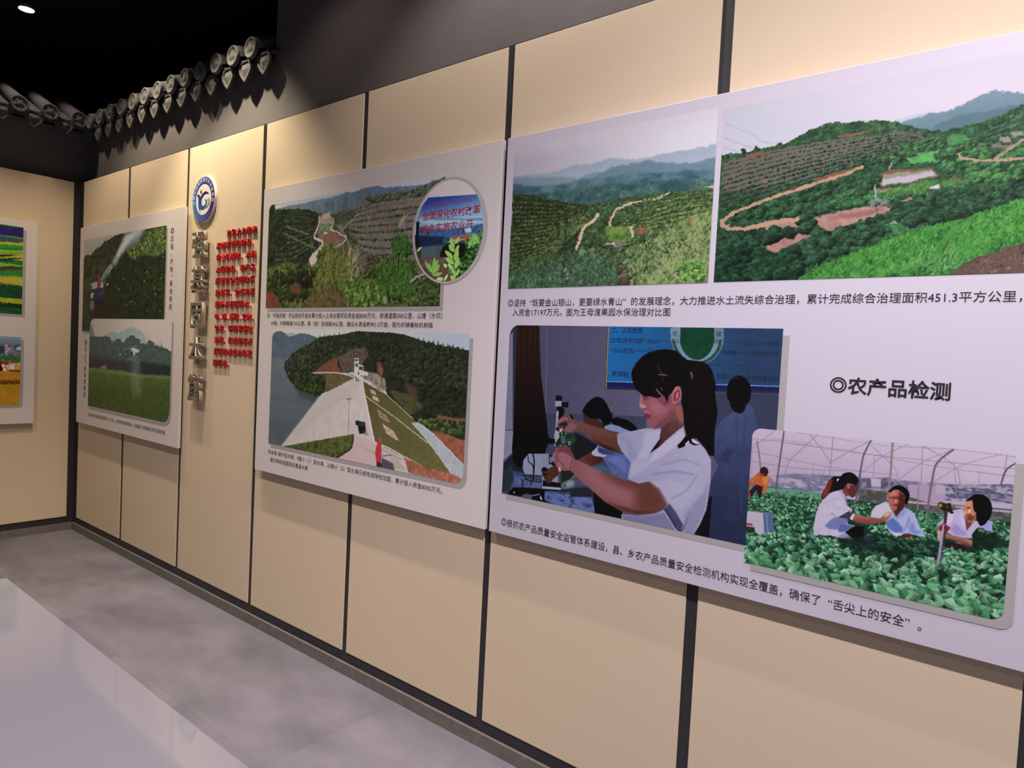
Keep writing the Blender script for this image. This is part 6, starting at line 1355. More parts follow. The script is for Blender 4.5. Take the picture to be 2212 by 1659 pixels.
  ('P',[494,1861,494,1859,493,1856,491,1854,490,1853,487,1852,485,1851,482,1851,479,1851,476,1852,474,1853,471,1855,470,1857,469,1860,468,1862,468,1865,469,1867,471,1869,472,1871,475,1872,477,1872,480,1873,483,1872,486,1871,488,1870,491,1868,492,1866,493,1864],'8a2a24',{}),
  ('S',[501,1827,518,1822],3.6,'c0a090',{'sm':1}),
  ('P',[446,1776,481,1775,476,1755,447,1760],'14141c',{}),
  ('P',[358,1762,584,1770,595,1689,562,1680,369,1683],'2a2a52',{}),
  ('P',[523,1749,579,1752,578,1734,530,1731],'3c4460',{}),
  ('P',[490,1727,513,1726,513,1720,490,1719],'8088a0',{}),
  ('P',[334,1730,386,1736,379,1710,351,1692],'c0b4a6',{'sm':1}),
  ('P',[369,1687,584,1689,574,1667,412,1659],'1a1a2a',{'f':3.7}),
  ('P',[334,1679,399,1682,397,1627,356,1608,324,1637],'8a7460',{'n':(0.4,9.3)}),
  ('P',[599,1792,649,1793,611,1778],'c4b8a8',{}),
], (0, 0, 0, 0), False, 'printed photo of a truck spraying a wooded hillside'))
PICS.append(('helicopter_photo', 'A', 'B', 0.0318, (337, 948, 1576, 1557), (4, 2.2), 'c0ad9b', 19, [
  ('P',[213,1584,1717,1585,1761,917,267,754],'c0ac96',{'g':('c2ae9f',683,1562,1473,1465)}),
  ('P',[601,1444,667,1467,721,1479,765,1469,798,1460,901,1488,982,1501,1047,1509,1101,1498,1161,1484,1219,1456,1260,1412,1280,1392,583,1371],'92a098',{'f':1.7,'n':(0.08,25.8)}),
  ('P',[315,1528,376,1514,402,1477,423,1436,322,1425],'6e7e72',{'f':3.7}),
  ('P',[321,1429,417,1437,511,1435,613,1441,691,1435,709,1406,738,1389,768,1417,800,1431,853,1429,886,1405,916,1411,946,1434,1005,1452,1045,1457,1096,1437,1154,1430,1156,1405,1204,1405,1251,1403,1268,1433,1305,1427,1352,1415,1362,1400,1398,1399,1423,1427,1455,1417,1461,1391,1513,1387,1583,1369,1650,1360,1661,1198,339,1162],'46534a',{'g':('2a2e31',1008,1405,1020,1222),'n':(0.2,25.3)}),
  ('P',[1393,1401,1427,1430,1459,1413,1434,1392],'a8a894',{'f':2.4}),
  ('T',[323,1406,801,1408,1204,1398,1583,1358,1589,1280,1212,1286,331,1284],['3f4c42','566458','35403a','49564c'],21.2,{'ax':0.4,'seed':3,'k':2.2,'f':10.2}),
  ('P',[330,1303,633,1296,1018,1260,1159,1217,1021,1205,649,1225,335,1214],'3c3630',{'f':17.7,'a':0.7}),
  ('P',[1154,1292,1580,1287,1584,1224,1159,1213],'23282c',{'f':16.2,'a':0.8}),
  ('P',[535,1233,637,1247,650,1211,572,1198],'7c7060',{'f':5.4}),
  ('P',[311,1217,407,1220,649,1221,887,1221,960,1212,1159,1212,1310,1217,1601,1226,1620,921,333,879],'506024',{'g':('36421a',919,1217,988,940),'n':(0.12,12.9)}),
  ('P',[335,1214,887,1221,1159,1213,1584,1226,1585,1209,1121,1194,815,1198,337,1190],'5f7040',{'f':6.8}),
  ('T',[319,1090,820,1110,1597,1155,1612,920,333,879],['3a471a','4a5a22','2f3a16'],17.2,{'ax':0.6,'seed':1,'k':2.2,'f':25.7,'a':0.7}),
  ('P',[1040,1308,1148,1313,1196,1085,1050,1074],'8c9a80',{'f':46.3,'a':0.38}),
  ('P',[1029,1370,1070,1374,1130,1366,1148,1357,1111,1349,1052,1350,1032,1351],'b9bcb4',{'sm':1}),
  ('P',[1032,1351,1087,1350,1085,1325,1049,1321],'aeb0aa',{}),
  ('P',[1027,1355,1052,1353,1052,1321,1029,1323],'23252a',{}),
  ('S',[1034,1326,953,1326,870,1326],3.4,'3a4040',{'sm':1}),
  ('P',[848,1333,867,1335,870,1323,854,1322],'c0c0b8',{}),
  ('S',[909,1360,990,1370,1055,1381,1108,1393],2.6,'a8aca4',{'sm':1}),
  ('S',[1052,1381,1056,1373],2.5,'3a3c3e',{'sm':1}),
  ('S',[995,1299,1094,1313],2.1,'b0b0a8',{'sm':1}),
  ('S',[1021,1290,1105,1302],2.1,'a8a8a0',{'sm':1}),
  ('S',[1054,1319,1036,1291],1.7,'8a8c88',{'sm':1}),
  ('S',[1093,1323,1132,1322],2.9,'8a8c86',{'sm':1}),
  ('P',[955,1336,955,1335,955,1334,954,1334,953,1333,951,1333,950,1332,948,1332,947,1332,945,1332,944,1333,943,1333,942,1334,941,1335,941,1335,941,1336,941,1337,942,1337,943,1338,945,1339,946,1339,948,1339,949,1339,951,1339,952,1338,953,1338,954,1337,955,1337],'c0c0b8',{}),
], (70, 0, 75, 0), False, 'printed photo of a small spraying helicopter above a green field'))
PICS.append(('rapeseed_field_photo', 'L', 'A', 0.0308, (-1200, 1560, -349, 2156), (3.2, 2.0), 'c4b8a4', 21, [
  ('P',[-1615,2098,-276,2234,-262,1480,-1613,1392],'1f5a26',{}),
  ('P',[-1615,2083,-483,2147,-347,2149,-309,2151,-296,1453,-1613,1372],'2a205c',{'f':2.3,'n':(0.18,11.8,5)}),
  ('P',[-1615,2017,-481,2084,-346,2087,-308,2089,-296,1453,-1613,1372],'5f7c30',{'f':2.3,'n':(0.18,11.8,5)}),
  ('P',[-1615,2033,-481,2077,-346,2076,-308,2078,-296,1453,-1613,1372],'2f4c50',{'f':2.3,'n':(0.18,11.8,5)}),
  ('P',[-1615,1946,-481,2046,-345,2055,-307,2056,-296,1453,-1613,1372],'7a5a20',{'f':2.3,'n':(0.18,11.8,5)}),
  ('P',[-1615,1928,-481,2040,-345,2050,-307,2051,-296,1453,-1613,1372],'b4a62c',{'f':2.3,'n':(0.18,11.9,5)}),
  ('P',[-1615,1945,-481,2026,-345,2032,-307,2033,-296,1453,-1613,1372],'2d8a30',{'f':2.3,'n':(0.18,11.9,5)}),
  ('P',[-1614,1886,-480,2000,-345,2011,-307,2012,-296,1453,-1613,1372],'1f6c28',{'f':2.3,'n':(0.18,11.9,5)}),
  ('P',[-1614,1837,-480,1986,-344,2003,-306,2004,-296,1453,-1613,1372],'8ea534',{'f':2.3,'n':(0.18,11.9,5)}),
  ('P',[-1614,1819,-480,1972,-344,1989,-306,1990,-296,1453,-1613,1372],'6f9a32',{'f':2.3,'n':(0.18,11.9,5)}),
  ('P',[-1614,1783,-479,1957,-344,1978,-306,1979,-296,1453,-1613,1372],'a8a02c',{'f':2.3,'n':(0.18,11.9,5)}),
  ('P',[-1614,1743,-479,1951,-344,1977,-306,1978,-296,1453,-1613,1372],'1c3a1c',{'f':2.3,'n':(0.18,11.9,5)}),
  ('P',[-1614,1678,-479,1937,-344,1971,-306,1972,-296,1453,-1613,1372],'a8a82c',{'f':2.3,'n':(0.18,11.9,5)}),
  ('P',[-1614,1760,-479,1929,-344,1950,-305,1950,-296,1453,-1613,1372],'14401e',{'f':2.3,'n':(0.18,11.9,5)}),
  ('P',[-1614,1773,-479,1911,-343,1926,-305,1927,-296,1453,-1613,1372],'256a2c',{'f':2.3,'n':(0.18,11.9,5)}),
  ('P',[-1614,1861,-478,1899,-343,1899,-304,1899,-296,1453,-1613,1372],'7a9a34',{'f':2.3,'n':(0.18,11.9,5)}),
  ('P',[-1614,1722,-478,1875,-343,1893,-304,1893,-296,1453,-1613,1372],'1d4a22',{'f':2.3,'n':(0.18,11.9,5)}),
  ('P',[-1614,1627,-478,1854,-342,1884,-304,1884,-296,1453,-1613,1372],'5a3c1c',{'f':2.3,'n':(0.18,11.9,5)}),
  ('P',[-1614,1632,-478,1842,-342,1869,-304,1869,-296,1453,-1613,1372],'2a7430',{'f':2.3,'n':(0.18,11.9,5)}),
  ('P',[-1614,1768,-477,1815,-341,1817,-303,1817,-296,1453,-1613,1372],'8a9a30',{'f':2.3,'n':(0.18,11.9,5)}),
  ('P',[-1614,1727,-477,1803,-341,1810,-303,1809,-296,1453,-1613,1372],'a89a2c',{'f':2.3,'n':(0.18,11.9,5)}),
  ('P',[-1614,1725,-476,1762,-340,1762,-302,1762,-296,1453,-1613,1372],'3f5a1e',{'f':2.3,'n':(0.18,11.9,5)}),
  ('P',[-1614,1750,-476,1754,-340,1750,-302,1749,-296,1453,-1613,1372],'143c20',{'f':2.3,'n':(0.18,11.9,5)}),
  ('P',[-1614,1648,-475,1667,-338,1665,-300,1664,-296,1453,-1613,1372],'9a962c',{'f':2.3,'n':(0.18,11.9,5)}),
  ('P',[-1614,1623,-474,1635,-338,1633,-300,1631,-296,1453,-1613,1372],'14331a',{'f':2.3,'n':(0.18,11.9,5)}),
  ('P',[-1613,1548,-474,1601,-337,1605,-299,1604,-296,1453,-1613,1372],'1c4c28',{'f':2.3,'n':(0.18,11.9,5)}),
  ('P',[-414,1926,-343,1946,-343,1926,-372,1927],'b4a430',{'f':2.0}),
  ('P',[-479,1954,-418,1957,-447,1948,-479,1945],'142a16',{'f':1.9}),
  ('P',[-402,1965,-344,1978,-344,1956,-381,1959],'a8a42c',{'f':2.0}),
  ('G',[-709,1770,-341,1815,-344,1760,-708,1723],260,7.7,2.4,['b0a438','8c9430','c4b040'],{'ang':90,'spread':60,'curve':0.3,'al':1}),
  ('G',[-707,1644,-343,1665,-346,1632,-706,1611],200,8.7,2.4,['b4a838','8c9430','d0bc48'],{'ang':90,'spread':60,'curve':0.3,'al':1}),
  ('G',[-708,1719,-344,1750,-347,1664,-707,1648],200,9.7,2.4,['1c5a2c','123a1c','2a6c34'],{'ang':90,'spread':40,'curve':0.3,'al':1}),
], (0, 0, 0, 0), False, 'printed photo of yellow and green striped fields under a violet sky'))
PICS.append(('harvest_photo', 'L', 'A', 0.0308, (-1200, 932, -350, 1404), (3.2, 2.0), 'c0b4a2', 23, [
  ('P',[-1541,1375,-278,1429,-267,841,-1539,890],'b07a20',{'n':(0.2,12.5)}),
  ('P',[-1541,1375,-278,1411,-275,1279,-1541,1238],'7c8c98',{'g':('5c6c78',-433,1398,-432,1338)}),
  ('T',[-1541,1301,-347,1356,-346,1272,-1541,1234],['3a4450','55606c','707880'],12.4,{'ax':1.5,'seed':1,'k':2.2,'f':3.3}),
  ('P',[-445,1349,-424,1350,-427,1279,-436,1279],'b09a94',{}),
  ('P',[-443,1338,-426,1339,-427,1332,-443,1331],'7a6a68',{}),
  ('P',[-443,1320,-427,1320,-427,1313,-442,1313],'7a6a68',{}),
  ('P',[-424,1332,-409,1330,-410,1307,-425,1307],'9c9498',{}),
  ('P',[-376,1331,-347,1340,-347,1314,-378,1315],'a8b0b4',{'f':1.8}),
  ('P',[-397,1298,-366,1295,-369,1274,-396,1275],'7a6068',{'f':1.8}),
  ('P',[-543,1333,-447,1338,-446,1287,-542,1284],'2c3a40',{'f':4.5}),
  ('P',[-1541,1238,-350,1272,-350,1240,-1541,1212],'2a6a30',{'n':(0.2,8.3)}),
  ('P',[-1541,1212,-349,1240,-351,1226,-1541,1201],'7a4a2c',{'f':1.7}),
  ('P',[-1541,1201,-351,1224,-351,1205,-1540,1186],'b0a090',{'f':1.7}),
  ('P',[-391,1206,-351,1212,-351,1175,-385,1179],'b89028',{'f':1.9}),
  ('P',[-468,1232,-426,1233,-422,1213,-460,1214,-466,1168,-540,1167,-541,1230],'8a2420',{'n':(0.4,6.4)}),
  ('P',[-490,1213,-456,1214,-450,1169,-489,1166],'1a1014',{'f':2.7}),
  ('P',[-444,1244,-444,1243,-445,1242,-445,1241,-446,1240,-447,1239,-448,1239,-449,1239,-450,1239,-451,1239,-452,1240,-452,1241,-453,1242,-453,1243,-453,1244,-453,1245,-453,1246,-453,1247,-452,1248,-451,1249,-450,1249,-449,1249,-448,1249,-447,1249,-446,1248,-445,1248,-445,1247,-445,1245],'8aa868',{'f':1.4}),
  ('P',[-411,1237,-411,1236,-411,1234,-412,1233,-412,1232,-413,1231,-414,1231,-415,1231,-415,1231,-416,1231,-417,1232,-418,1233,-418,1234,-418,1236,-419,1237,-418,1238,-418,1240,-418,1241,-417,1242,-416,1243,-416,1243,-415,1244,-414,1243,-413,1243,-412,1242,-412,1241,-411,1240,-411,1239],'7aa040',{'f':1.4}),
  ('P',[-463,1214,-448,1218,-444,1196,-427,1169,-448,1166,-452,1196,-459,1196],'ddd2c4',{}),
  ('P',[-434,1212,-423,1210,-416,1181,-424,1178],'ddd2c4',{}),
  ('P',[-418,1211,-407,1211,-398,1181,-410,1178],'ddd2c4',{}),
  ('P',[-405,1210,-389,1212,-385,1184,-393,1182],'ddd2c4',{}),
  ('P',[-427,1174,-351,1177,-352,1162,-425,1164],'6a3414',{'f':2.3}),
  ('P',[-1540,1156,-425,1169,-352,1161,-351,1105,-1540,1103],'b27a1e',{'n':(0.15,8.4)}),
  ('T',[-1540,1102,-351,1107,-351,1075,-1540,1085],['4a2414','6a3c18','83521a'],8.3,{'ax':1,'seed':1,'k':2.2,'f':3.3}),
  ('P',[-1540,1081,-351,1077,-351,1021,-1540,1032],'a07c1c',{'n':(0.2,10.8)}),
  ('P',[-1540,1032,-351,1021,-351,923,-1540,954],'b07c20',{'n':(0.25,10.0)}),
  ('T',[-1540,1077,-351,1077,-351,923,-1540,954],['94701a','b88422','a8781e','c08c2c'],10.8,{'ax':1,'seed':8,'k':2.2,'f':8.3,'a':0.6}),
], (0, 0, 22, 0), False, 'printed photo of white sacks in a golden harvested field before distant buildings'))
TEXTS = [
  ('lab_photo', 'chart_lettering', '二、上机检测', 'B', 4.5334, 4.6417, 1.5326, 0.0178, 0.0311, 'M_navy', 0.012),
  ('lab_photo', 'chart_lettering', '比色皿中加酶100ul', 'B', 4.5346, 4.6931, 1.5015, 0.0178, 0.0311, 'M_navy', 0.005),
  ('lab_photo', 'chart_lettering', '+20ul底物', 'B', 4.5343, 4.6174, 1.4701, 0.0179, 0.0311, 'M_navy', 0.005),
  ('lab_photo', 'chart_lettering', '上机', 'B', 4.6604, 4.6834, 1.4747, 0.0172, 0.0311, 'M_navy', 0.005),
  ('lab_photo', 'chart_lettering', '酶抑制', 'B', 4.5439, 4.6009, 1.3963, 0.0193, 0.0311, 'M_navy', 0.01),
  ('lab_photo', 'chart_lettering', '加入100ul显色', 'B', 4.9497, 5.0456, 1.5046, 0.0146, 0.0311, 'M_navy2', 0),
  ('lab_photo', 'chart_lettering', '测结果', 'B', 4.8915, 4.9338, 1.4771, 0.0152, 0.0311, 'M_navy2', 0),
  ('lab_photo', 'chart_lettering', '编制检测报', 'B', 4.9727, 5.0477, 1.4778, 0.014, 0.0311, 'M_navy2', 0),
  ('lab_photo', 'chart_lettering', '制率>50%', 'B', 4.8813, 4.943, 1.4088, 0.0166, 0.0311, 'M_navy2', 0),
  ('lab_photo', 'chart_lettering', '农药残留超标', 'B', 4.9638, 5.0511, 1.4111, 0.0146, 0.0311, 'M_navy2', 0),
  ('lab_photo', 'chart_lettering', '无', 'B', 4.7392, 4.755, 1.5258, 0.0148, 0.0311, 'M_navy', 0),
  ('lab_photo', 'chart_lettering', '加入', 'B', 4.7384, 4.7619, 1.5037, 0.0168, 0.0311, 'M_navy', 0),
  ('lab_photo', 'chart_lettering', '国', 'B', 4.873, 4.8869, 1.5275, 0.0144, 0.0311, 'M_navy', 0),
  ('lab_photo', 'chart_lettering', '品', 'B', 4.8679, 4.8819, 1.5075, 0.0126, 0.0311, 'M_navy', 0),
  ('banner_inset_photo', 'banner_lettering', '全面深化农村改革', 'B', 3.6565, 3.9585, 1.9548, 0.0353, 0.0321, 'M_bred', 0.012),
  ('banner_inset_photo', 'banner_lettering', '综合实施农业开', 'B', 3.653, 3.9277, 1.9052, 0.0354, 0.0321, 'M_bred', 0.012),
  ('banner_inset_photo', 'banner_lettering', '赣县国家现代农业示范区', 'B', 3.6997, 3.9144, 2.0019, 0.0137, 0.0321, 'M_bpink', 0.005),
  ('B', 'caption', '◎“开路先锋”农业综合开发办累计投入土地治理项目资金逾8000万元，修通道路500公里，山塘（水坝）', 'B', 2.5827, 3.7892, 1.5727, 0.0255, 0.031, 'M_ink', 0.0),
  ('B', 'caption', '69座，衬砌渠道135公里，高（低）压线路30公里，建设水源涵养林3.3万亩。图为轩辕春秋机耕路', 'B', 2.6177, 3.7417, 1.5372, 0.0227, 0.031, 'M_ink', 0.0),
  ('B', 'caption', '◎全县1座中型水库、9座小（1）型水库、22座小（2）型水库已经完成除险加固，累计投入资金8000万元。', 'B', 2.6323, 3.8332, 0.908, 0.0233, 0.031, 'M_ink', 0.0),
  ('B', 'caption', '图为除险加固后的清溪水库', 'B', 2.6551, 2.9649, 0.8709, 0.0237, 0.031, 'M_ink', 0.0),
  ('C', 'caption', '◎坚持“既要金山银山，更要绿水青山”的发展理念，大力推进水土流失综合治理，累计完成综合治理面积451.3平方公里，', 'B', 4.1103, 5.5546, 1.6171, 0.027, 0.031, 'M_ink', 0.0),
  ('C', 'caption', '入资金17197万元。图为王母渡果园水保治理对比图', 'B', 4.1331, 4.7281, 1.5849, 0.0263, 0.031, 'M_ink', 0.0),
  ('C', 'heading', '◎农产品检测', 'B', 5.178, 5.4369, 1.3939, 0.0442, 0.031, 'M_ink', 0.022),
  ('C', 'caption', '◎狠抓农产品质量安全监管体系建设，县、乡农产品质量安全检测机构实现全覆盖，确保了“舌尖上的安全”。', 'B', 4.129, 5.4149, 0.8473, 0.0289, 0.031, 'M_ink', 0.0),
  ('A', 'caption', '◎全县专业化统防统治面积达11.1万亩，占农作物总面积的80%，切实解决了病虫害防治劳力紧缺矛盾。', 'B', 0.3404, 1.5326, 0.8767, 0.0268, 0.031, 'M_ink', 0.0),
]
VERT = [('◎', 1.524, 1.5627, 2.0594, 2.093), ('远', 1.5256, 1.56, 2.0137, 2.047), ('程', 1.5272, 1.5616, 1.9665, 2.0016), ('“', 1.5268, 1.5373, 1.929, 1.9415), ('大', 1.527, 1.5629, 1.8824, 1.9174), ('炮', 1.5286, 1.5632, 1.836, 1.8688), ('”', 1.5531, 1.565, 1.8075, 1.82), ('高', 1.5298, 1.5644, 1.7528, 1.786), ('效', 1.5307, 1.566, 1.7053, 1.7388), ('喷', 1.53, 1.5661, 1.6612, 1.6949), ('药', 1.5295, 1.5663, 1.6137, 1.6477), ('◎', 0.2467, 0.2878, 1.3709, 1.4082), ('无', 0.2521, 0.2843, 1.3252, 1.3625), ('人', 0.2486, 0.2857, 1.2776, 1.3154), ('飞', 0.25, 0.2838, 1.2318, 1.2696), ('机', 0.2481, 0.2836, 1.1842, 1.2223), ('高', 0.2493, 0.2849, 1.1398, 1.1766), ('效', 0.2499, 0.2871, 1.0923, 1.131), ('喷', 0.2489, 0.2877, 1.0446, 1.0837), ('药', 0.2485, 0.2874, 1.0, 1.0378)]

# ---------------------------------------------------------------- display boards
M_shadow = mat('printed_shadow', (0.375, 0.35, 0.355), 0.42, spec=0.35, noise=(300, 0.2, (0.36, 0.335, 0.34)))
M_rim = mat('printed_rim', (0.47, 0.435, 0.42), 0.42, spec=0.35, noise=(300, 0.2, (0.45, 0.415, 0.40)))
M_navy = mat('chart_ink', '10203c', 0.5, noise=(200, 0.3, '16284a'))
M_navy2 = mat('faded_chart_ink', '14202e', 0.5, noise=(200, 0.3, '1c2a3c'))
M_bred = mat('banner_red', 'a8202c', 0.5, noise=(200, 0.3, '9a1c28'))
M_bpink = mat('banner_pink', '8c4a78', 0.5, noise=(200, 0.3, '7c4470'))
INKS = {'M_ink': M_ink, 'M_navy': M_navy, 'M_navy2': M_navy2, 'M_bred': M_bred, 'M_bpink': M_bpink}
BOARDS = {
    'A': ('B', 0.118, 1.684, 'white board with a spraying truck above a helicopter field, next to the room corner'),
    'B': ('B', 2.514, 4.050, 'white board in the middle with an orchard valley photo above a dam photo'),
    'C': ('B', 4.072, 5.637, 'white board at the right with the laboratory and vegetable field photos'),
    'L': ('A', -1.830, -0.265, 'white board on the left wall with a striped rapeseed field photo')}
root = {}
M_vinyl = {k: mat('board_vinyl', ALB[k], 0.42, spec=0.35, noise=(1.5, 0.3, tuple(c*0.97 for c in ALB[k]))) for k in BOARDS}
for k, (pl, a, b, lab) in BOARDS.items():
    loc = (a, 0, 0.812) if pl == 'B' else (0, b, 0.812)
    t = root[k] = thing('display_board', lab, 'display board', group='white photo boards hung on the cream panels')
    bm = bmesh.new()
    if pl == 'B': add_box(bm, a, b, -0.030, -0.012, 0.812, 2.203, bev=0.0015)
    else: add_box(bm, 0.012, 0.030, a, b, 0.803, 2.200, bev=0.0015)
    obj('board_panel', bm, M_vinyl[k], t)
    bm = bmesh.new()
    if pl == 'B': add_box(bm, a+0.06, b-0.06, -0.012, 0.0, 0.872, 2.143)
    else: add_box(bm, 0.0, 0.012, a+0.06, b-0.06, 0.863, 2.14)
    obj('backing_frame', bm, M_edge, t)

photo = {}
for p in PICS:
    name, board, plane, depth, rect, cell, white, seed, ops, corners, oval, label = p
    t = root[board]
    u0, v0, u1, v1 = rect
    o = 18
    if name == 'banner_inset_photo':
        pts = [((u0+u1)/2+(u1-u0)*0.545*math.cos(2*math.pi*k/72)+3, (v0+v1)/2+(v1-v0)*0.525*math.sin(2*math.pi*k/72)) for k in range(72)]
        flat_poly('photo_rim', plane, pts, depth-0.0003, M_rim, t, 'pale grey rim around the oval photo')
    elif name == 'orchard_hill_photo' or name == 'pond_hill_photo':
        pass
    else:
        flat_poly('photo_shadow', plane, round_rect(u0+o, v0-o, u1+o, v1-o, corners), depth-0.0004, M_shadow, t, 'grey printed drop shadow behind a photo')
    photo[name] = printed_photo(name, board, plane, rect, cell, white, seed, ops, depth, t, corners, oval, label)
for parent, name, s, plane, u0, u1, base, em, depth, ink, bold in TEXTS:
    text_obj(name, s, plane, u0, u1, base, em, depth, INKS[ink], root.get(parent) or photo[parent], bold)
def vertical_caption(chars, parent):
    bm = bmesh.new()
    for ch, u0, u1, z0, z1 in chars:
        me, v = text_mesh(ch)
        lo, hi = v.min(0), v.max(0)
        x = u0+(v[:, 0]-lo[0])/(hi[0]-lo[0])*(u1-u0); z = z0+(v[:, 1]-lo[1])/(hi[1]-lo[1])*(z1-z0)
        me.vertices.foreach_set('co', np.stack([x, np.full_like(x, -0.0312), z], 1).astype(np.float32).ravel())
        bm.from_mesh(me); bpy.data.meshes.remove(me)
    obj('caption', bm, M_ink, parent)
vertical_caption(VERT[:11], root['A']); vertical_caption(VERT[11:], root['A'])

# ---------------------------------------------------------------- round emblem
def gradient_mat(name, c1, c2, axis, lo, hi, rough=0.3):
    m = mat(name, c1, rough); nt = m.node_tree; b = nt.nodes['Principled BSDF']
    tc = nt.nodes.new('ShaderNodeTexCoord'); sx = nt.nodes.new('ShaderNodeSeparateXYZ'); r = nt.nodes.new('ShaderNodeMapRange')
    r.inputs[1].default_value = lo; r.inputs[2].default_value = hi
    mx = nt.nodes.new('ShaderNodeMix'); mx.data_type = 'RGBA'; mx.inputs[6].default_value = (*lin(c1), 1); mx.inputs[7].default_value = (*lin(c2), 1)
    nt.links.new(tc.outputs['Object'], sx.inputs[0]); nt.links.new(sx.outputs[axis], r.inputs[0]); nt.links.new(r.outputs[0], mx.inputs[0]); nt.links.new(mx.outputs[2], b.inputs['Base Color'])
    return m
em = thing('round_emblem', 'round blue and white emblem high on the uncovered cream panel', 'emblem', (1.866, 0, 2.228))
RE = 0.127
def ring(name, r0, r1, y0, y1, m, n=72, bev=True):
    bm = bmesh.new()
    def loop(r, y): return [bm.verts.new((r*math.cos(2*math.pi*k/n), y, r*math.sin(2*math.pi*k/n))) for k in range(n)]
    if r0 <= 0:
        a, b = loop(r1, y0), loop(r1, y1)
        bm.faces.new(a); bm.faces.new(list(reversed(b)))
        for k in range(n): bm.faces.new((a[k], b[k], b[(k+1) % n], a[(k+1) % n]))
    else:
        L_ = [loop(r0, y0), loop(r1, y0), loop(r1, y1), loop(r0, y1)]
        for q in range(4):
            a, b = L_[q], L_[(q+1) % 4]
            for k in range(n): bm.faces.new((a[k], a[(k+1) % n], b[(k+1) % n], b[k]))
    bmesh.ops.recalc_face_normals(bm, faces=bm.faces)
    return obj(name, bm, m, em)
ring('disc', 0, RE, -0.012, 0.0, mat('emblem_white', (0.74, 0.72, 0.74), 0.35, noise=(40, 0.2, (0.72, 0.70, 0.72))))
ring('outer_ring', 0.0905, 0.1225, -0.0135, -0.0118, gradient_mat('emblem_ring', '3f78b4', '47206c', 0, -0.1, 0.1))
ring('inner_edge', 0.0875, 0.0905, -0.0135, -0.0118, mat('emblem_edge', '2c2c78', 0.4, noise=(40, 0.2, '34347c')))
def emblem_shape(name, pts, m, y=-0.0135):
    bm = bmesh.new()
    q = catmull(np.array(pts, float), True, 6)
    f = bm.faces.new([bm.verts.new((x, y, z)) for x, z in q])
    r = bmesh.ops.extrude_face_region(bm, geom=[f]); bmesh.ops.translate(bm, vec=(0, 0.0016, 0), verts=[v for v in r['geom'] if isinstance(v, bmesh.types.BMVert)])
    bmesh.ops.recalc_face_normals(bm, faces=bm.faces)
    return obj(name, bm, m, em)
fig = gradient_mat('emblem_figure', '2a5aa0', '3a1a60', 2, -0.045, 0.035)
k_ = 0.127/310.0
def ez(t):           # traced emblem outline -> metres about the centre; the trace is squeezed sideways by the slanting view
    out = []
    for p in t.split():
        x, y = (float(v) for v in p.split(',')); out.append(((x-435)*0.000435*(1.0), (825-y+(x-435)*0.02)*0.000187))
    return out
emblem_shape('figure_body', ez('268,670 300,655 330,680 352,740 385,690 430,635 480,610 530,635 570,690 520,675 470,680 420,740 388,830 385,930 405,1000 440,1025 480,1000 500,930 478,840 500,850 525,900 515,1010 470,1095 420,1125 370,1100 345,1090 365,1185 325,1080 308,980 306,860 300,740'), fig)
emblem_shape('head_dot', ez('368,530 388,580 380,625 350,622 345,580'), mat('emblem_red', 'c03c28', 0.4, noise=(60, 0.2, 'b03420')))
emblem_shape('leaf', ez('535,840 590,840 600,930 570,1030 500,1110 540,1020 550,930'), mat('emblem_green', '8cae74', 0.4, noise=(60, 0.2, '80a46c')))
ink_w = mat('emblem_lettering', (0.55, 0.56, 0.70), 0.4, noise=(60, 0.2, (0.52, 0.53, 0.68)))
txt = '江西赣县国家现代农业示范区'
bm = bmesh.new()
for i, ch in enumerate(txt):
    me, v = text_mesh(ch, 0.02)
    a = R(188-196*i/(len(txt)-1)); s_ = 0.024
    x, z = (v[:, 0]-0.5)*s_, (v[:, 1]-0.38)*s_
    c, s = math.cos(a-math.pi/2), math.sin(a-math.pi/2)
    X = x*c-z*s+0.1068*math.cos(a); Z = x*s+z*c+0.1068*math.sin(a)
    me.vertices.foreach_set('co', np.stack([X, np.full_like(X, -0.0139), Z], 1).astype(np.float32).ravel())
    bm.from_mesh(me); bpy.data.meshes.remove(me)
obj('emblem_lettering', bm, ink_w, em)

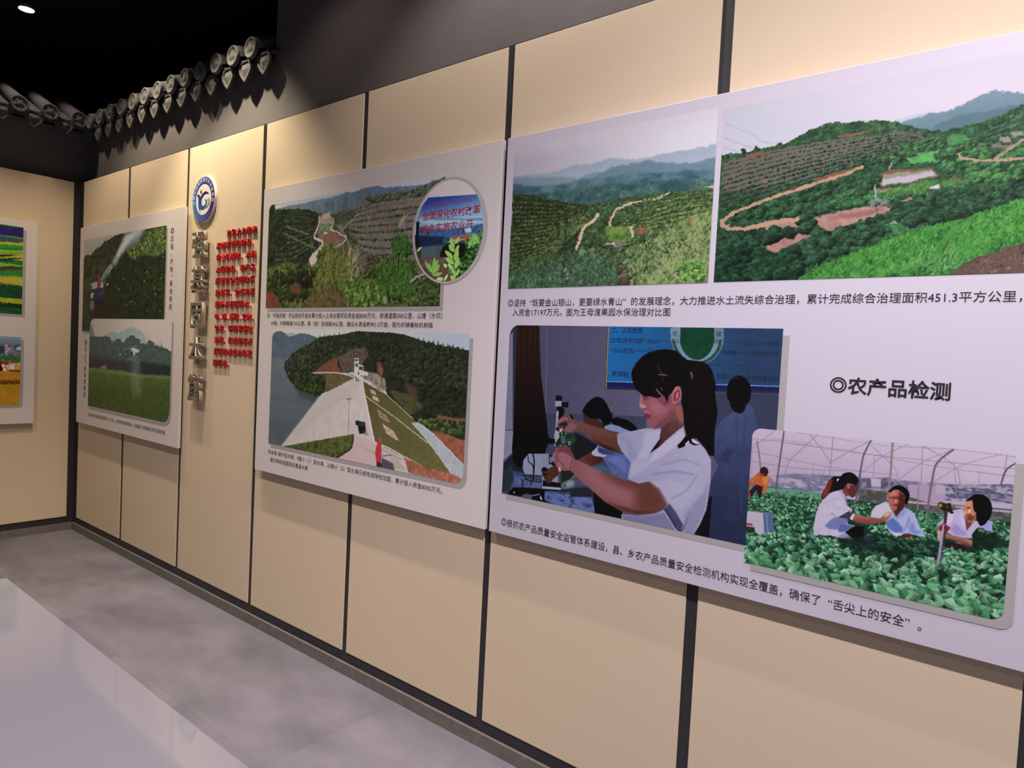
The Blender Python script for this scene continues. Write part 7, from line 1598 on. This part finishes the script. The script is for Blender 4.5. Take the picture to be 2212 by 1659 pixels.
# ---------------------------------------------------------------- raised lettering on the uncovered panel
WORD = ['topmost', 'second', 'middle', 'fourth', 'lowest']
for i, (ch, zc) in enumerate(zip('强基固本篇', (1.975, 1.778, 1.585, 1.385, 1.178))):
    t = thing('raised_steel_character', '%s of the five large steel characters below the emblem' % WORD[i], 'lettering', (1.873, 0, zc), 'large steel characters')
    me, v = text_mesh(ch, 0.006, 0.09, 0.008, res=3)
    S_ = 0.158
    me.vertices.foreach_set('co', np.stack([(v[:, 0]-0.5)*S_, -0.026-v[:, 2]*S_*0.75, (v[:, 1]-0.38)*S_], 1).astype(np.float32).ravel()); me.update()
    me.materials.clear(); me.materials.append(M_steel); me.name = 'character_body'
    o = bpy.data.objects.new('character_body', me); COL.objects.link(o); o.parent = t
    r = random.Random(i)
    for k in range(3):
        q = v[r.randrange(len(v))]
        bm = bmesh.new(); bmesh.ops.create_cone(bm, cap_ends=True, segments=10, radius1=0.002, radius2=0.002, depth=0.02, matrix=Matrix.Translation(((q[0]-0.5)*S_, -0.009, (q[1]-0.38)*S_)) @ Matrix.Rotation(math.pi/2, 4, 'X'))
        obj('standoff_pin', bm, M_steel, t)
LINES = ['立足大力推进', '高标准农田建设、', '农业机械化、水利', '水保建设、农产品', '质量安全监管体系', '建设等，全面完善', '提升示范区的水、', '电、路、通信、文化、', '生态、环保等基础', '设施，有效提高示', '范区的承载力和发', '展后劲。']
OL = ['top', 'second', 'third', 'fourth', 'fifth', 'sixth', 'seventh', 'eighth', 'ninth', 'tenth', 'eleventh', 'last']
ROWS = [(2.117, 2.420, 2.021), (2.016, 2.420, 1.960), (2.017, 2.420, 1.896), (2.017, 2.416, 1.831), (2.017, 2.412, 1.769), (2.020, 2.416, 1.706), (2.020, 2.416, 1.643), (2.020, 2.424, 1.577), (2.020, 2.409, 1.514), (2.023, 2.409, 1.451), (2.019, 2.413, 1.389), (2.018, 2.215, 1.327)]
PUNCT = '、，。'
for li, (line, (x0, x1, zc)) in enumerate(zip(LINES, ROWS)):
    wts = [0.55 if li == 7 and c in PUNCT else 1.0 for c in line]
    tot = sum(wts); pos = 0
    for ci, ch in enumerate(line):
        wch = (x1-x0)/tot*wts[ci]; cx = x0+(x1-x0)*pos/tot; pos += wts[ci]
        me, v = text_mesh(ch, 0.0, 0.075, 0.0)
        kx = min(0.045, (x1-x0)/tot) ; kz = 0.040
        me.vertices.foreach_set('co', np.stack([v[:, 0]*kx, -(v[:, 2]+0.075)*0.062, (v[:, 1]-0.38)*kz], 1).astype(np.float32).ravel()); me.update()
        me.materials.clear(); me.materials.append(M_red); me.name = 'raised_red_character'
        o = bpy.data.objects.new('raised_red_character', me); COL.objects.link(o); o.location = (cx, 0, zc)
        what = 'punctuation mark' if ch in PUNCT else 'character'
        tag(o, '%s raised red sign, a %s, in the %s line of wall lettering' % (ORD[ci], what, OL[li]), 'lettering', 'raised red lettering in twelve lines')
